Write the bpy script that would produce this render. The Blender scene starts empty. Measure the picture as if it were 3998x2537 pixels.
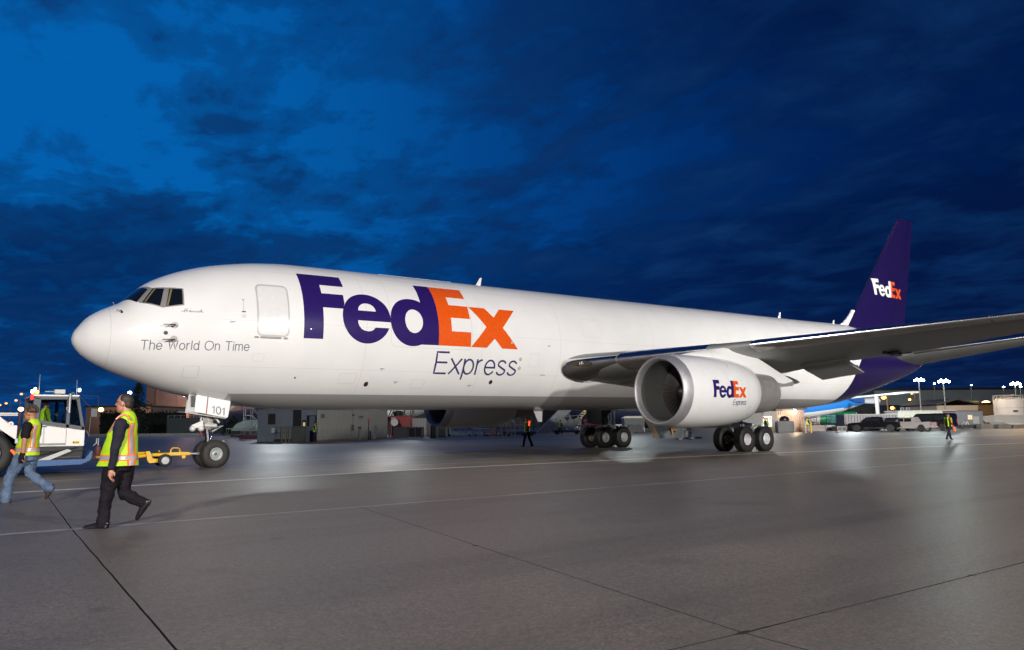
import bpy, bmesh, math, random
import numpy as np
from mathutils import Vector, Matrix, geometry
random.seed(7); np.random.seed(7)
S = bpy.context.scene
COL = S.collection

# ------------------------------------------------------------------ camera
FPX, PW, PH, K = 3023.877, 3998.0, 2537.0, 3998.0/2408.0
CAM = np.array([-3.2845, -27.5769, 1.3858]); YAW, PIT, ROL = .6387, .1262, -.0096
_fw = np.array([math.sin(YAW), math.cos(YAW), 0]); _rt = np.array([math.cos(YAW), -math.sin(YAW), 0]); _up = np.array([0, 0, 1.])
FW2 = _fw*math.cos(PIT)+_up*math.sin(PIT); UP2 = -_fw*math.sin(PIT)+_up*math.cos(PIT)
CR = _rt*math.cos(ROL)+UP2*math.sin(ROL); CU = -_rt*math.sin(ROL)+UP2*math.cos(ROL)
cd = bpy.data.cameras.new('camera'); cam = bpy.data.objects.new('camera', cd); COL.objects.link(cam)
cd.sensor_fit = 'HORIZONTAL'; cd.sensor_width = 36; cd.lens = 36*FPX/PW; cd.clip_start = .1; cd.clip_end = 4000
cam.matrix_world = Matrix(((CR[0], CU[0], -FW2[0], CAM[0]), (CR[1], CU[1], -FW2[1], CAM[1]), (CR[2], CU[2], -FW2[2], CAM[2]), (0, 0, 0, 1)))
S.camera = cam
S.view_settings.view_transform = 'Standard'; S.view_settings.look = 'None'; S.view_settings.exposure = 0; S.view_settings.gamma = 1
S.view_settings.use_curve_mapping = False
S.render.engine = 'CYCLES'
S.cycles.use_denoising = True; S.cycles.denoiser = 'OPENIMAGEDENOISE'; S.cycles.denoising_input_passes = 'RGB_ALBEDO_NORMAL'; S.cycles.denoising_prefilter = 'ACCURATE'
S.cycles.max_bounces = 5; S.cycles.diffuse_bounces = 2; S.cycles.glossy_bounces = 3; S.cycles.transmission_bounces = 4
S.cycles.sample_clamp_indirect = 4; S.cycles.sample_clamp_direct = 0
S.cycles.caustics_reflective = False; S.cycles.caustics_refractive = False

# surveying helpers: where a sight line from the photographer's spot meets the ground, a depth or a wall
def ray(x, y):
    x *= K; y *= K
    return FW2+CR*((x-PW/2)/FPX)+CU*((PH/2-y)/FPX)
def horizon(x): return 1006.65-.0096*x
def ground_at(x, depth):           # ground point in direction x at a given depth
    d = ray(x, horizon(x)); p = CAM+d*depth; return np.array([p[0], p[1], 0.])
def at(x, y, depth): return CAM+ray(x, y)*depth
def at_y(x, y, Y): d = ray(x, y); return CAM+d*((Y-CAM[1])/d[1])
def at_plane(x, y, p0, n): d = ray(x, y); return CAM+d*(np.dot(np.asarray(p0)-CAM, n)/np.dot(d, n))
def mpp(depth): return depth*K/FPX  # metres per display pixel at depth

# ------------------------------------------------------------------ sky
W = bpy.data.worlds.new('World'); S.world = W; W.use_nodes = True
nt = W.node_tree; nt.nodes.clear()
def N(tree, t, **kw):
    n = tree.nodes.new(t)
    for k, v in kw.items():
        if hasattr(n, k) and k not in ('inputs',): setattr(n, k, v)
    return n
def L(tree, a, b): tree.links.new(a, b)
def math_node(tree, op, a, b=None, c=None, clamp=False):
    n = tree.nodes.new('ShaderNodeMath'); n.operation = op; n.use_clamp = clamp
    for i, v in enumerate((a, b, c)):
        if v is None: continue
        if isinstance(v, (int, float)): n.inputs[i].default_value = v
        else: tree.links.new(v, n.inputs[i])
    return n.outputs[0]
def ramp(tree, fac, stops, interp='LINEAR'):
    n = tree.nodes.new('ShaderNodeValToRGB'); n.color_ramp.interpolation = interp
    e = n.color_ramp.elements
    while len(e) < len(stops): e.new(.5)
    for el, (p, c) in zip(e, stops):
        el.position = p; el.color = (c[0], c[1], c[2], 1) if not isinstance(c, (int, float)) else (c, c, c, 1)
    tree.links.new(fac, n.inputs[0]); return n.outputs[0]
def mixc(tree, fac, a, b, blend='MIX'):
    n = tree.nodes.new('ShaderNodeMix'); n.data_type = 'RGBA'; n.blend_type = blend
    for i, v in ((0, fac), (6, a), (7, b)):
        if isinstance(v, (int, float)): n.inputs[i].default_value = v
        elif isinstance(v, tuple): n.inputs[i].default_value = (v[0], v[1], v[2], 1)
        else: tree.links.new(v, n.inputs[i])
    return n.outputs[2]
tc = N(nt, 'ShaderNodeTexCoord'); nrm = nt.nodes.new('ShaderNodeVectorMath'); nrm.operation = 'NORMALIZE'; L(nt, tc.outputs['Generated'], nrm.inputs[0])
sep = N(nt, 'ShaderNodeSeparateXYZ'); L(nt, nrm.outputs[0], sep.inputs[0])
zpos = math_node(nt, 'MAXIMUM', sep.outputs[2], 0.0)
# afterglow side of the sky (away from the airfield lights), dimming towards the night side
glow = nt.nodes.new('ShaderNodeVectorMath'); glow.operation = 'DOT_PRODUCT'; L(nt, nrm.outputs[0], glow.inputs[0])
gd = np.array([.06, .945, .30]); gd /= np.linalg.norm(gd); glow.inputs[1].default_value = tuple(gd)
clear = ramp(nt, glow.outputs['Value'], [(.0, (.0, .006, .045)), (.55, (.0, .012, .08)), (.74, (.0005, .030, .16)), (.88, (.001, .056, .245)), (.95, (.001, .097, .36)), (1.0, (.001, .118, .43))], 'B_SPLINE')
# cloud layers on a flat ceiling: direction / height
inv = math_node(nt, 'DIVIDE', 1.0, math_node(nt, 'ADD', zpos, .10))
pl = nt.nodes.new('ShaderNodeVectorMath'); pl.operation = 'SCALE'; L(nt, nrm.outputs[0], pl.inputs[0]); L(nt, inv, pl.inputs['Scale'])
def cloud_noise(rot, scale, sx, sy, detail, rough, dist, seed):
    m = N(nt, 'ShaderNodeMapping'); m.inputs['Location'].default_value = (seed, seed*.7, 0); m.inputs['Rotation'].default_value = (0, 0, rot); m.inputs['Scale'].default_value = (sx, sy, 0)
    L(nt, pl.outputs[0], m.inputs[0])
    n = N(nt, 'ShaderNodeTexNoise'); n.inputs['Scale'].default_value = scale; n.inputs['Detail'].default_value = detail
    n.inputs['Roughness'].default_value = rough; n.inputs['Distortion'].default_value = dist
    L(nt, m.outputs[0], n.inputs['Vector']); return n.outputs[0]
n1 = cloud_noise(.5, 1.15, 1.0, .55, 7, .55, .35, 3.1)
n2 = cloud_noise(.35, 3.6, 1.0, .72, 8, .60, .3, 8.7)
n4 = cloud_noise(.3, 11., 1.0, .6, 6, .6, .4, 2.2)
n3 = cloud_noise(.6, .42, 1.0, .7, 4, .5, .2, 1.4)
# cover grows towards the horizon and towards the night side
low = ramp(nt, zpos, [(.0, .62), (.17, .56), (.235, .44), (.285, .20), (.33, .04), (.40, .04), (.47, .30), (.8, .4)])
side = ramp(nt, glow.outputs['Value'], [(.5, .60), (.74, .44), (.86, .26), (.925, .04), (.97, .0)])
cov = math_node(nt, 'ADD', low, side)
dens = math_node(nt, 'ADD', math_node(nt, 'MULTIPLY', n1, .42), math_node(nt, 'MULTIPLY', n2, .58))
dens = math_node(nt, 'ADD', dens, math_node(nt, 'MULTIPLY', math_node(nt, 'SUBTRACT', n4, .5), .16))
dens = math_node(nt, 'ADD', dens, math_node(nt, 'MULTIPLY', math_node(nt, 'SUBTRACT', n3, .5), .5))
dens = math_node(nt, 'ADD', math_node(nt, 'MULTIPLY', math_node(nt, 'SUBTRACT', dens, .5), 1.42), .5)
mask = ramp(nt, math_node(nt, 'ADD', dens, math_node(nt, 'MULTIPLY', cov, .42)), [(.545, 0.0), (.63, .40), (.73, .82), (.86, 1.0)], 'EASE')
cloud_c = ramp(nt, glow.outputs['Value'], [(.0, (.001, .006, .035)), (.6, (.001, .009, .055)), (.8, (.001, .014, .078)), (.95, (.001, .017, .09))])
cloud_c = mixc(nt, math_node(nt, 'MULTIPLY', ramp(nt, n2, [(.42, 0.), (.72, 1.)]), .55), cloud_c, (.006, .045, .17))
sky_c = mixc(nt, math_node(nt, 'MULTIPLY', mask, .94), clear, cloud_c)
# thin town-lit haze right at the horizon, all round
hz = ramp(nt, zpos, [(.0, 1.), (.06, .45), (.16, 0.)])
sky_c = mixc(nt, math_node(nt, 'MULTIPLY', hz, .35), sky_c, (.008, .016, .06))
bg = N(nt, 'ShaderNodeBackground'); bg.inputs['Strength'].default_value = 1.0
L(nt, sky_c, bg.inputs['Color']); wo = N(nt, 'ShaderNodeOutputWorld'); L(nt, bg.outputs[0], wo.inputs[0])

# ------------------------------------------------------------------ flood lights of the airfield (masts behind the photographer and beyond the jet)
def flood(name, loc, target, power, size=(1.7, 1.2), color=(1, .95, .88), spread=2.6):
    l = bpy.data.lights.new(name, 'AREA'); l.shape = 'RECTANGLE'; l.size, l.size_y = size; l.energy = power; l.color = color; l.spread = spread
    o = bpy.data.objects.new(name, l); COL.objects.link(o); o.location = loc
    o.rotation_euler = (Vector(target)-Vector(loc)).to_track_quat('-Z', 'Y').to_euler(); return o
def bulb(name, loc, power, radius=.4, color=(1, .97, .92)):
    l = bpy.data.lights.new(name, 'POINT'); l.energy = power; l.shadow_soft_size = radius; l.color = color
    o = bpy.data.objects.new(name, l); COL.objects.link(o); o.location = loc; return o
flood('mast_flood', (-27, -48, 14), (6, 0, 3), 15000, color=(1, .94, .88))
flood('mast_flood', (17, -66, 14), (22, -4, 3), 14500, color=(1, .96, .91))
flood('mast_flood', (36, -92, 16), (50, -2, 6), 3800, color=(1, .97, .92), spread=.62)
flood('mast_flood', (2, -95, 12), (12, 0, 4), 7500, color=(1, .96, .91))
flood('mast_flood', (30, -62, 14), (97, 17, 2), 6500, color=(1, .96, .90), spread=.62)
# row of small distant lamps behind the photographer, mirrored in the fuselage flank
for i, (fx, fz) in enumerate(((-52, 9), (-38, 7.5), (-31, 10.5), (-9, 8), (4, 9.5), (13, 8.2), (41, 10))):
    bulb('far_lamp', (fx, -112-5*math.cos(i*1.7), fz), 420, .16, ((1, .97, .9), (.9, 1, .97), (1, .8, .55))[i % 3])
# lamps and one added wash light on the far side of the jet
def lamp_at(name, x, depth, h, power, radius=.6, color=(1, .97, .92)):
    p = ground_at(x, depth); return bulb(name, (p[0], p[1], h), power, radius, color)
lamp_at('yard_light', 650, 105, 15, 6500, .35, (.93, 1, 1))
lamp_at('yard_light', 1785, 150, 17, 9000, .5, (1, .95, .85))
lamp_at('yard_light', 1480, 98, 12, 2500, .6, (.88, 1, .97))
lamp_at('yard_light', 1600, 60, 9, 260, .5, (.82, 1, .93))
lamp_at('yard_light', 960, 120, 12, 1200, .6, (.9, 1, 1))
lamp_at('yard_light', 905, 54, 8, 1300, .4, (1, .97, .90))
lamp_at('yard_light', 2240, 255, 15, 38000, .8, (.9, 1, .98))  # added unseen wash light, brightens the dim hangar wall
lamp_at('yard_light', 2100, 240, 22, 9000, .6, (1, .88, .66))
# ------------------------------------------------------------------ materials
MATS = {}
def pbr(name, col, rough=.5, metal=0., coat=0., var=.10, scale=6., bump=0., emit=None, strength=0., spec=None, trans=0., rvar=.08):
    if name in MATS: return MATS[name]
    m = bpy.data.materials.new(name); m.use_nodes = True; t = m.node_tree; b = t.nodes['Principled BSDF']
    b.inputs['Metallic'].default_value = metal; b.inputs['Roughness'].default_value = rough; b.inputs['Coat Weight'].default_value = coat
    b.inputs['Coat Roughness'].default_value = .025
    if spec is not None: b.inputs['Specular IOR Level'].default_value = spec
    if trans: b.inputs['Transmission Weight'].default_value = trans
    b.inputs['Base Color'].default_value = (*col, 1)
    if var:
        c = t.nodes.new('ShaderNodeTexCoord'); n = t.nodes.new('ShaderNodeTexNoise'); n.inputs['Scale'].default_value = scale; n.inputs['Detail'].default_value = 6
        t.links.new(c.outputs['Object'], n.inputs['Vector'])
        f = ramp(t, n.outputs[0], [(.3, 1-var), (.7, 1+var*.4)])
        t.links.new(mixc(t, 1., (*col,), f, 'MULTIPLY'), b.inputs['Base Color'])
        r = math_node(t, 'ADD', math_node(t, 'MULTIPLY', math_node(t, 'SUBTRACT', n.outputs[0], .5), rvar*2), rough, clamp=True)
        t.links.new(r, b.inputs['Roughness'])
        if bump:
            bn = t.nodes.new('ShaderNodeBump'); bn.inputs['Strength'].default_value = bump; bn.inputs['Distance'].default_value = .02
            t.links.new(n.outputs[0], bn.inputs['Height']); t.links.new(bn.outputs[0], b.inputs['Normal'])
    if emit: b.inputs['Emission Color'].default_value = (*emit, 1); b.inputs['Emission Strength'].default_value = strength
    MATS[name] = m; return m
def glow(name, col, strength):
    return pbr(name, (.02, .02, .02), .5, var=0, emit=col, strength=strength)
WHITE = pbr('white_gloss_paint', (.82, .82, .81), .30, coat=.6, var=.04, scale=2)
PURPLE = pbr('purple_paint', (.024, .010, .12), .35, coat=.7, var=.06, spec=.15)
ORANGE = pbr('orange_paint', (.80, .10, .004), .28, coat=.5, var=.05)
GREYP = pbr('grey_paint', (.33, .33, .32), .3, coat=.3, var=.06)
LGREY = pbr('light_grey_paint', (.50, .50, .49), .32, coat=.3, var=.06)
WINGP = pbr('wing_grey', (.23, .235, .225), .38, var=.12, scale=1.2)
CHROME = pbr('polished_aluminium', (.80, .80, .80), .19, 1., var=.05, scale=1.5, rvar=.05)
LIPM = pbr('brushed_aluminium', (.52, .51, .53), .55, .75, var=.08, scale=5)
TITAN = pbr('exhaust_metal', (.44, .42, .40), .42, .55, var=.15, scale=5)
STEEL = pbr('gear_steel', (.45, .45, .44), .35, .6, var=.15)
PISTON = pbr('chrome_piston', (.9, .9, .9), .06, 1., var=0)
DARK = pbr('dark_metal', (.035, .035, .037), .45, .3, var=.15)
BLACK = pbr('black_rubber', (.014, .013, .013), .62, var=.25, scale=14, bump=.25)
TYRE_N = pbr('worn_tyre_rubber', (.032, .028, .026), .68, var=.3, scale=14, bump=.25)
RIMG = pbr('wheel_grey', (.42, .45, .45), .4, .1, var=.15)
RIMW = pbr('wheel_white', (.52, .51, .53), .4, var=.08)
GLASSD = pbr('dark_glass', (.006, .008, .012), .04, var=0, spec=.7)
BRAKE = pbr('brake_metal', (.42, .36, .28), .45, .7, var=.3, scale=20)
YELLOW = pbr('yellow_paint', (.78, .46, .006), .38, coat=.3, var=.15, scale=8)
TUGW = pbr('tug_white', (.78, .76, .73), .35, coat=.2, var=.05)
TUGG = pbr('tug_grey', (.075, .085, .10), .5, var=.1)
TUGB = pbr('tug_blue', (.008, .075, .25), .35, coat=.2, var=.12)
RED = pbr('red_paint', (.46, .02, .02), .45, var=.15)
GALV = pbr('galvanised_steel', (.42, .43, .44), .42, .5, var=.2)
TXT = pbr('dark_blue_print', (.035, .035, .13), .4, var=0)
TXTG = pbr('slate_print', (.13, .14, .20), .4, var=0)
REDL = pbr('red_stripe', (.30, .01, .03), .4, var=0)
SEAMM = pbr('seam_grey', (.60, .60, .595), .4, var=0)

# ------------------------------------------------------------------ object helpers
def link(o, parent=None):
    COL.objects.link(o)
    if parent is not None: o.parent = parent
    return o
def tag(o, label=None, cat=None, group=None, kind=None):
    for k, v in (('label', label), ('category', cat), ('group', group), ('kind', kind)):
        if v: o[k] = v
    return o
def thing(name, label, cat, loc=(0, 0, 0), rz=0., group=None):
    o = bpy.data.objects.new(name, None); COL.objects.link(o); o.location = loc; o.rotation_euler = (0, 0, rz); o.empty_display_size = .3
    return tag(o, label, cat, group)
class MB:
    def __init__(s): s.v = []; s.f = []; s.m = []
    def add(s, vs, fs, m=0):
        b = len(s.v); s.v += [tuple(map(float, p)) for p in vs]; s.f += [tuple(i+b for i in f) for f in fs]; s.m += [m]*len(fs); return s
    def box(s, x0, x1, y0, y1, z0, z1, m=0):
        return s.add([(x0, y0, z0), (x1, y0, z0), (x1, y1, z0), (x0, y1, z0), (x0, y0, z1), (x1, y0, z1), (x1, y1, z1), (x0, y1, z1)],
                     [(3, 2, 1, 0), (4, 5, 6, 7), (0, 1, 5, 4), (1, 2, 6, 5), (2, 3, 7, 6), (3, 0, 4, 7)], m)
    def prism(s, poly, y0, y1, m=0, axis='y'):
        def mk(a, b, t): return {'y': (a, t, b), 'x': (t, a, b), 'z': (a, b, t)}[axis]
        n = len(poly); ar = sum(poly[i][0]*poly[(i+1) % n][1]-poly[(i+1) % n][0]*poly[i][1] for i in range(n))
        p = poly if (ar > 0) == (axis != 'y') else poly[::-1]
        vs = [mk(a, b, y0) for a, b in p]+[mk(a, b, y1) for a, b in p]
        fs = [tuple(range(n))[::-1], tuple(range(n, 2*n))]+[(i, (i+1) % n, n+(i+1) % n, n+i) for i in range(n)]
        return s.add(vs, fs, m)
    def tube(s, pts, r, n=8, m=0, cap=True, closed=False):
        P = [Vector(p) for p in pts]; R = r if isinstance(r, (list, tuple)) else [r]*len(P); vs = []; fs = []
        up = None
        for i, p in enumerate(P):
            a = P[i-1] if (i > 0 or closed) else p; b = P[(i+1) % len(P)] if (i < len(P)-1 or closed) else p
            t = (b-a).normalized() if (b-a).length > 1e-9 else Vector((0, 0, 1))
            if up is None: up = Vector((0, 0, 1)) if abs(t.z) < .9 else Vector((1, 0, 0))
            x = up.cross(t); 
            if x.length < 1e-5: x = Vector((1, 0, 0)).cross(t)
            x.normalize(); y = t.cross(x).normalized(); up = y
            for k in range(n):
                c = 2*math.pi*k/n; vs.append(p+(x*math.cos(c)+y*math.sin(c))*R[i])
        q = len(P)
        for i in range(q if closed else q-1):
            j = (i+1) % q
            for k in range(n): fs.append((i*n+k, i*n+(k+1) % n, j*n+(k+1) % n, j*n+k))
        if cap and not closed: fs += [tuple(range(n))[::-1], tuple(range((q-1)*n, q*n))]
        return s.add(vs, fs, m)
    def lathe(s, prof, n=32, axis='x', c=(0, 0, 0), m=0, mats=None):
        vs = []; fs = []; mm = []
        for (a, r) in prof:
            for k in range(n):
                t = 2*math.pi*k/n; u, w = r*math.cos(t), r*math.sin(t)
                vs.append({'x': (c[0]+a, c[1]+u, c[2]+w), 'y': (c[0]+w, c[1]+a, c[2]+u), 'z': (c[0]+u, c[1]+w, c[2]+a)}[axis])
        for i in range(len(prof)-1):
            for k in range(n):
                fs.append((i*n+k, i*n+(k+1) % n, (i+1)*n+(k+1) % n, (i+1)*n+k)); mm.append(mats[i] if mats else m)
        b = len(s.f); s.add(vs, fs, m)
        if mats: s.m[b:] = mm
        return s
    def ball(s, c, rx, ry=None, rz=None, n=10, k=8, m=0):
        ry = ry or rx; rz = rz or rx; vs = []; fs = []
        for i in range(k+1):
            p = -math.pi/2+math.pi*i/k
            for j in range(n):
                t = 2*math.pi*j/n; vs.append((c[0]+rx*math.cos(p)*math.cos(t), c[1]+ry*math.cos(p)*math.sin(t), c[2]+rz*math.sin(p)))
        for i in range(k):
            for j in range(n): fs.append((i*n+j, i*n+(j+1) % n, (i+1)*n+(j+1) % n, (i+1)*n+j))
        return s.add(vs, fs, m)
    def quad(s, a, b, c, d, m=0): return s.add([a, b, c, d], [(0, 1, 2, 3)], m)
    def slab(s, quad, t, m=0):     # quad with thickness t along its normal
        q = [Vector(p) for p in quad]; nn = (q[1]-q[0]).cross(q[-1]-q[0]).normalized()*t; n = len(q)
        return s.add([*q]+[p-nn for p in q], [tuple(range(n)), tuple(range(n, 2*n))[::-1]]+[(i, n+i, n+(i+1) % n, (i+1) % n) for i in range(n)], m)
    def xf(s, mat, start=0):
        M = mat; s.v[start:] = [tuple(M @ Vector(p)) for p in s.v[start:]]; return s
    def mesh(s, name, mats, smooth=None, bevel=0):
        me = bpy.data.meshes.new(name); me.from_pydata(s.v, [], s.f)
        for m in (mats if isinstance(mats, (list, tuple)) else [mats]): me.materials.append(m)
        me.polygons.foreach_set('material_index', s.m); me.validate(); 
        bm = bmesh.new(); bm.from_mesh(me)
        bmesh.ops.remove_doubles(bm, verts=bm.verts, dist=1e-5)
        if bevel: bmesh.ops.bevel(bm, geom=[e for e in bm.edges if len(e.link_faces) == 2 and e.calc_face_angle(0) > .5], offset=bevel, segments=2, affect='EDGES', clamp_overlap=True)
        bmesh.ops.recalc_face_normals(bm, faces=bm.faces)
        if smooth is not None:
            for f in bm.faces: f.smooth = True
            for e in bm.edges: e.smooth = not (len(e.link_faces) == 2 and e.calc_face_angle(0) > math.radians(smooth))
        bm.to_mesh(me); bm.free(); me.update(); return me
    def build(s, name, mats, parent=None, smooth=None, bevel=0):
        o = bpy.data.objects.new(name, s.mesh(name, mats, smooth, bevel)); return link(o, parent)
def inst(o, loc=None, rot=None, parent=None, name=None):
    c = o.copy(); COL.objects.link(c); c.parent = parent if parent is not None else o.parent
    if loc is not None: c.location = loc
    if rot is not None: c.rotation_euler = rot
    return c
def copy_tree(o, parent=None):
    c = o.copy(); COL.objects.link(c); c.parent = parent
    for ch in list(o.children): copy_tree(ch, c)
    return c

# ------------------------------------------------------------------ ground
def ground_mat():
    m = bpy.data.materials.new('apron_concrete'); m.use_nodes = True; t = m.node_tree; b = t.nodes['Principled BSDF']
    g = t.nodes.new('ShaderNodeNewGeometry')
    def noise(sc, det=6, rough=.6, vec=None, stretch=None):
        n = t.nodes.new('ShaderNodeTexNoise'); n.inputs['Scale'].default_value = sc; n.inputs['Detail'].default_value = det; n.inputs['Roughness'].default_value = rough
        if stretch:
            mp = t.nodes.new('ShaderNodeMapping'); mp.inputs['Scale'].default_value = stretch; t.links.new(g.outputs['Position'], mp.inputs[0]); t.links.new(mp.outputs[0], n.inputs['Vector'])
        else: t.links.new(g.outputs['Position'], n.inputs['Vector'])
        return n.outputs[0]
    big = noise(.10, 5); mid = noise(.9, 6, .65); fine = noise(38, 4, .7); grit = noise(140, 2, .6); streak = noise(.5, 5, .6, stretch=(.12, 1.3, 1))
    v = t.nodes.new('ShaderNodeTexVoronoi'); v.inputs['Scale'].default_value = 26; t.links.new(g.outputs['Position'], v.inputs['Vector'])
    base = mixc(t, ramp(t, big, [(.3, 0.), (.7, 1.)]), (.140, .121, .104), (.212, .184, .160))
    base = mixc(t, math_node(t, 'MULTIPLY', ramp(t, streak, [(.48, 0.), (.7, 1.)]), .6), base, (.108, .094, .083))
    tm = noise(.42, 4, .55, stretch=(.018, 1.5, 1)); base = mixc(t, math_node(t, 'MULTIPLY', ramp(t, tm, [(.56, 0.), (.70, 1.)]), .45), base, (.080, .070, .062))
    base = mixc(t, 1., base, ramp(t, mid, [(.25, .82), (.75, 1.12)]), 'MULTIPLY')
    base = mixc(t, 1., base, ramp(t, fine, [(.3, .55), (.7, 1.38)]), 'MULTIPLY')
    base = mixc(t, 1., base, ramp(t, noise(13, 4, .7), [(.3, .74), (.7, 1.2)]), 'MULTIPLY')
    base = mixc(t, 1., base, ramp(t, grit, [(.2, .7), (.8, 1.25)]), 'MULTIPLY')
    base = mixc(t, math_node(t, 'MULTIPLY', ramp(t, v.outputs['Distance'], [(.0, 1.), (.07, 0.)]), .55), base, (.36, .34, .32))
    oi = t.nodes.new('ShaderNodeObjectInfo'); base = mixc(t, 1., base, ramp(t, oi.outputs['Random'], [(0., .95), (1., 1.05)]), 'MULTIPLY')
    st_ = noise(.55, 3, .5); base = mixc(t, math_node(t, 'MULTIPLY', ramp(t, st_, [(.62, 0.), (.72, 1.)]), .40), base, (.070, .062, .056))
    dr = t.nodes.new('ShaderNodeTexVoronoi'); dr.inputs['Scale'].default_value = .8; t.links.new(g.outputs['Position'], dr.inputs['Vector']); base = mixc(t, math_node(t, 'MULTIPLY', ramp(t, dr.outputs['Distance'], [(.03, 1.), (.10, 0.)]), .45), base, (.045, .040, .037))
    t.links.new(base, b.inputs['Base Color'])
    rg = math_node(t, 'ADD', math_node(t, 'MULTIPLY', mid, .22), math_node(t, 'MULTIPLY', big, .20)); rg = math_node(t, 'ADD', rg, .26)
    t.links.new(rg, b.inputs['Roughness'])
    b.inputs['Specular IOR Level'].default_value = .26
    bn = t.nodes.new('ShaderNodeBump'); bn.inputs['Strength'].default_value = .30; bn.inputs['Distance'].default_value = .012
    hgt = math_node(t, 'ADD', math_node(t, 'MULTIPLY', fine, .8), math_node(t, 'MULTIPLY', mid, .6))
    t.links.new(hgt, bn.inputs['Height']); t.links.new(bn.outputs[0], b.inputs['Normal'])
    return m
APRON = ground_mat()
JOINT = pbr('joint_filler', (.012, .011, .011), .8, var=.3, scale=9)
MB().quad((-900, -700, -.06), (900, -700, -.06), (900, 900, -.06), (-900, 900, -.06)).build('ground', JOINT)['kind'] = 'structure'
ap = MB(); ap.box(-900, 900, -7.2, 900, -.05, 0)
apron = ap.build('apron', APRON); apron['kind'] = 'structure'
def wobble(a, b, n=26, amp=.004, seed=1):
    r = random.Random(seed); out = []
    for i in range(n+1):
        f = i/n; out.append((a[0]+(b[0]-a[0])*f+r.uniform(-amp, amp)*(0 < i < n), a[1]+(b[1]-a[1])*f+r.uniform(-amp, amp)*(0 < i < n)))
    return out
g = .0085
J1 = wobble((-1.22, -7.2), (-1.66, -15.2), seed=3); J1b = wobble((-1.66, -15.2), (-2.05, -24.05), seed=4)
J2 = wobble((2.62, -15.2), (1.10, -24.2), seed=5); J2b = wobble((1.10, -24.2), (.75, -33), seed=6)
R1 = -15.2
J3 = wobble((-1.99, -24.02), (1.10, -24.2), seed=8); J3r = wobble((1.10, -24.2), (60, -25.6), 80, seed=9); J3l = wobble((-120, -22.6), (-2.05, -24.05), 60, seed=10)
off = lambda P, dx, dy: [(x+dx, y+dy) for x, y in P]
slabs = [
    [(-900, -7.2)]+off(J1, -g, 0)+[(-900, R1)],
    off(J1, g, 0)[::-1]+[(900, -7.2), (900, R1)],
    [(-900, R1-.008)]+off(J1b, -g, -.008)+off(J3l, 0, g)[::-1]+[(-900, -22.6)],
    off(J1b, g, -.008)[::-1]+off(J2, -g*.7, -.008)+off(J3, 0, g)[::-1],
    off(J2, g*.7, -.008)[::-1]+[(900, R1-.008), (900, -25.6)]+off(J3r, 0, g)[::-1],
    off(J3l, 0, -g)+off(J3, 0, -g)+off(J2b, -g*.8, -g)+[(.75, -700), (-900, -700), (-900, -22.6)],
    off(J2b, g*.8, -g)[::-1]+off(J3r, 0, -g)+[(900, -25.6), (900, -700), (.75, -700)],
]
for poly in slabs:
    tri = geometry.tessellate_polygon([[Vector((x, y, 0)) for x, y in poly]])
    n = len(poly); vs = [(x, y, 0) for x, y in poly]+[(x, y, -.05) for x, y in poly]
    MB().add(vs, [tuple(t) for t in tri]).add(vs, [(i, (i+1) % n, n+(i+1) % n, n+i) for i in range(n)], 1).build('slab', [APRON, JOINT], apron)
# dark patches of joint compound where the joints cross
pm = MB()
for (x, y, r) in ((1.10, -24.2, .03), (4.25, -24.28, .028), (1.78, -20.0, .02), (-1.66, -15.2, .028), (2.0, -24.22, .012)):
    rr = random.Random(int(x*100)); pts = [(x+r*(.6+.8*rr.random())*2.0*math.cos(k*.785), y+r*(.6+.8*rr.random())*math.sin(k*.785), .003) for k in range(8)]
    pm.add(pts, [tuple(range(8))])
pm.build('joint_compound', JOINT, apron)
# painted lines
def strip(name, pts, w, mat, z=.004, jag=0.):
    m = MB(); P = [np.array(p, float) for p in pts]; vs = []; rr = random.Random(len(pts)*7)
    for i, p in enumerate(P):
        d = P[min(i+1, len(P)-1)]-P[max(i-1, 0)]; n = np.array([-d[1], d[0]])/np.linalg.norm(d); ww = w*(1+rr.uniform(-jag, jag))
        vs += [(*(p+n*ww/2), z), (*(p-n*ww/2), z)]
    m.add(vs, [(2*i, 2*i+1, 2*i+3, 2*i+2) for i in range(len(P)-1)]); o = m.build(name, mat); o['kind'] = 'structure'; return o
def dense(pts, n=60):
    P = np.array(pts, float); t = np.linspace(0, len(P)-1, n); return np.stack([np.interp(t, range(len(P)), P[:, i]) for i in (0, 1)], -1)
def worn(name, col, a=.55):
    m = bpy.data.materials.new(name); m.use_nodes = True; t = m.node_tree; b = t.nodes['Principled BSDF']; g_ = t.nodes.new('ShaderNodeNewGeometry')
    n = t.nodes.new('ShaderNodeTexNoise'); n.inputs['Scale'].default_value = 9; n.inputs['Detail'].default_value = 8; t.links.new(g_.outputs['Position'], n.inputs['Vector'])
    t.links.new(mixc(t, ramp(t, n.outputs[0], [(.3, 1-a), (.62, 1.)]), (.18, .17, .165), col), b.inputs['Base Color']); b.inputs['Roughness'].default_value = .5
    return m
WLINE = worn('worn_white_paint', (.70, .69, .66), .35); YLINE = worn('worn_yellow_paint', (.60, .40, .12), .45); PALE = worn('pale_sealant', (.34, .32, .31), .6)
strip('painted_line', dense([(-40, -9.5), (-14, -8.6), (-2.04, -7.48), (9.06, -6.37), (22.96, -6.74), (45.2, -9.0), (90, -17)], 160), .30, WLINE)
strip('painted_line', dense([(-30, -1.0), (-5, .2), (.1, .9), (5, 1.94), (11.5, 2.83), (28, 2.9), (63, .3), (110, -4)], 120), .22, YLINE)
strip('painted_line', dense([(-3, -4.0), (-1.84, -3.92), (.08, -3.73), (1.4, -3.7)], 20), .14, YLINE)
strip('painted_line', dense([(7.85, -3.9), (12.85, -4.2), (19.5, -4.6)], 30), .16, YLINE)
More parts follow.
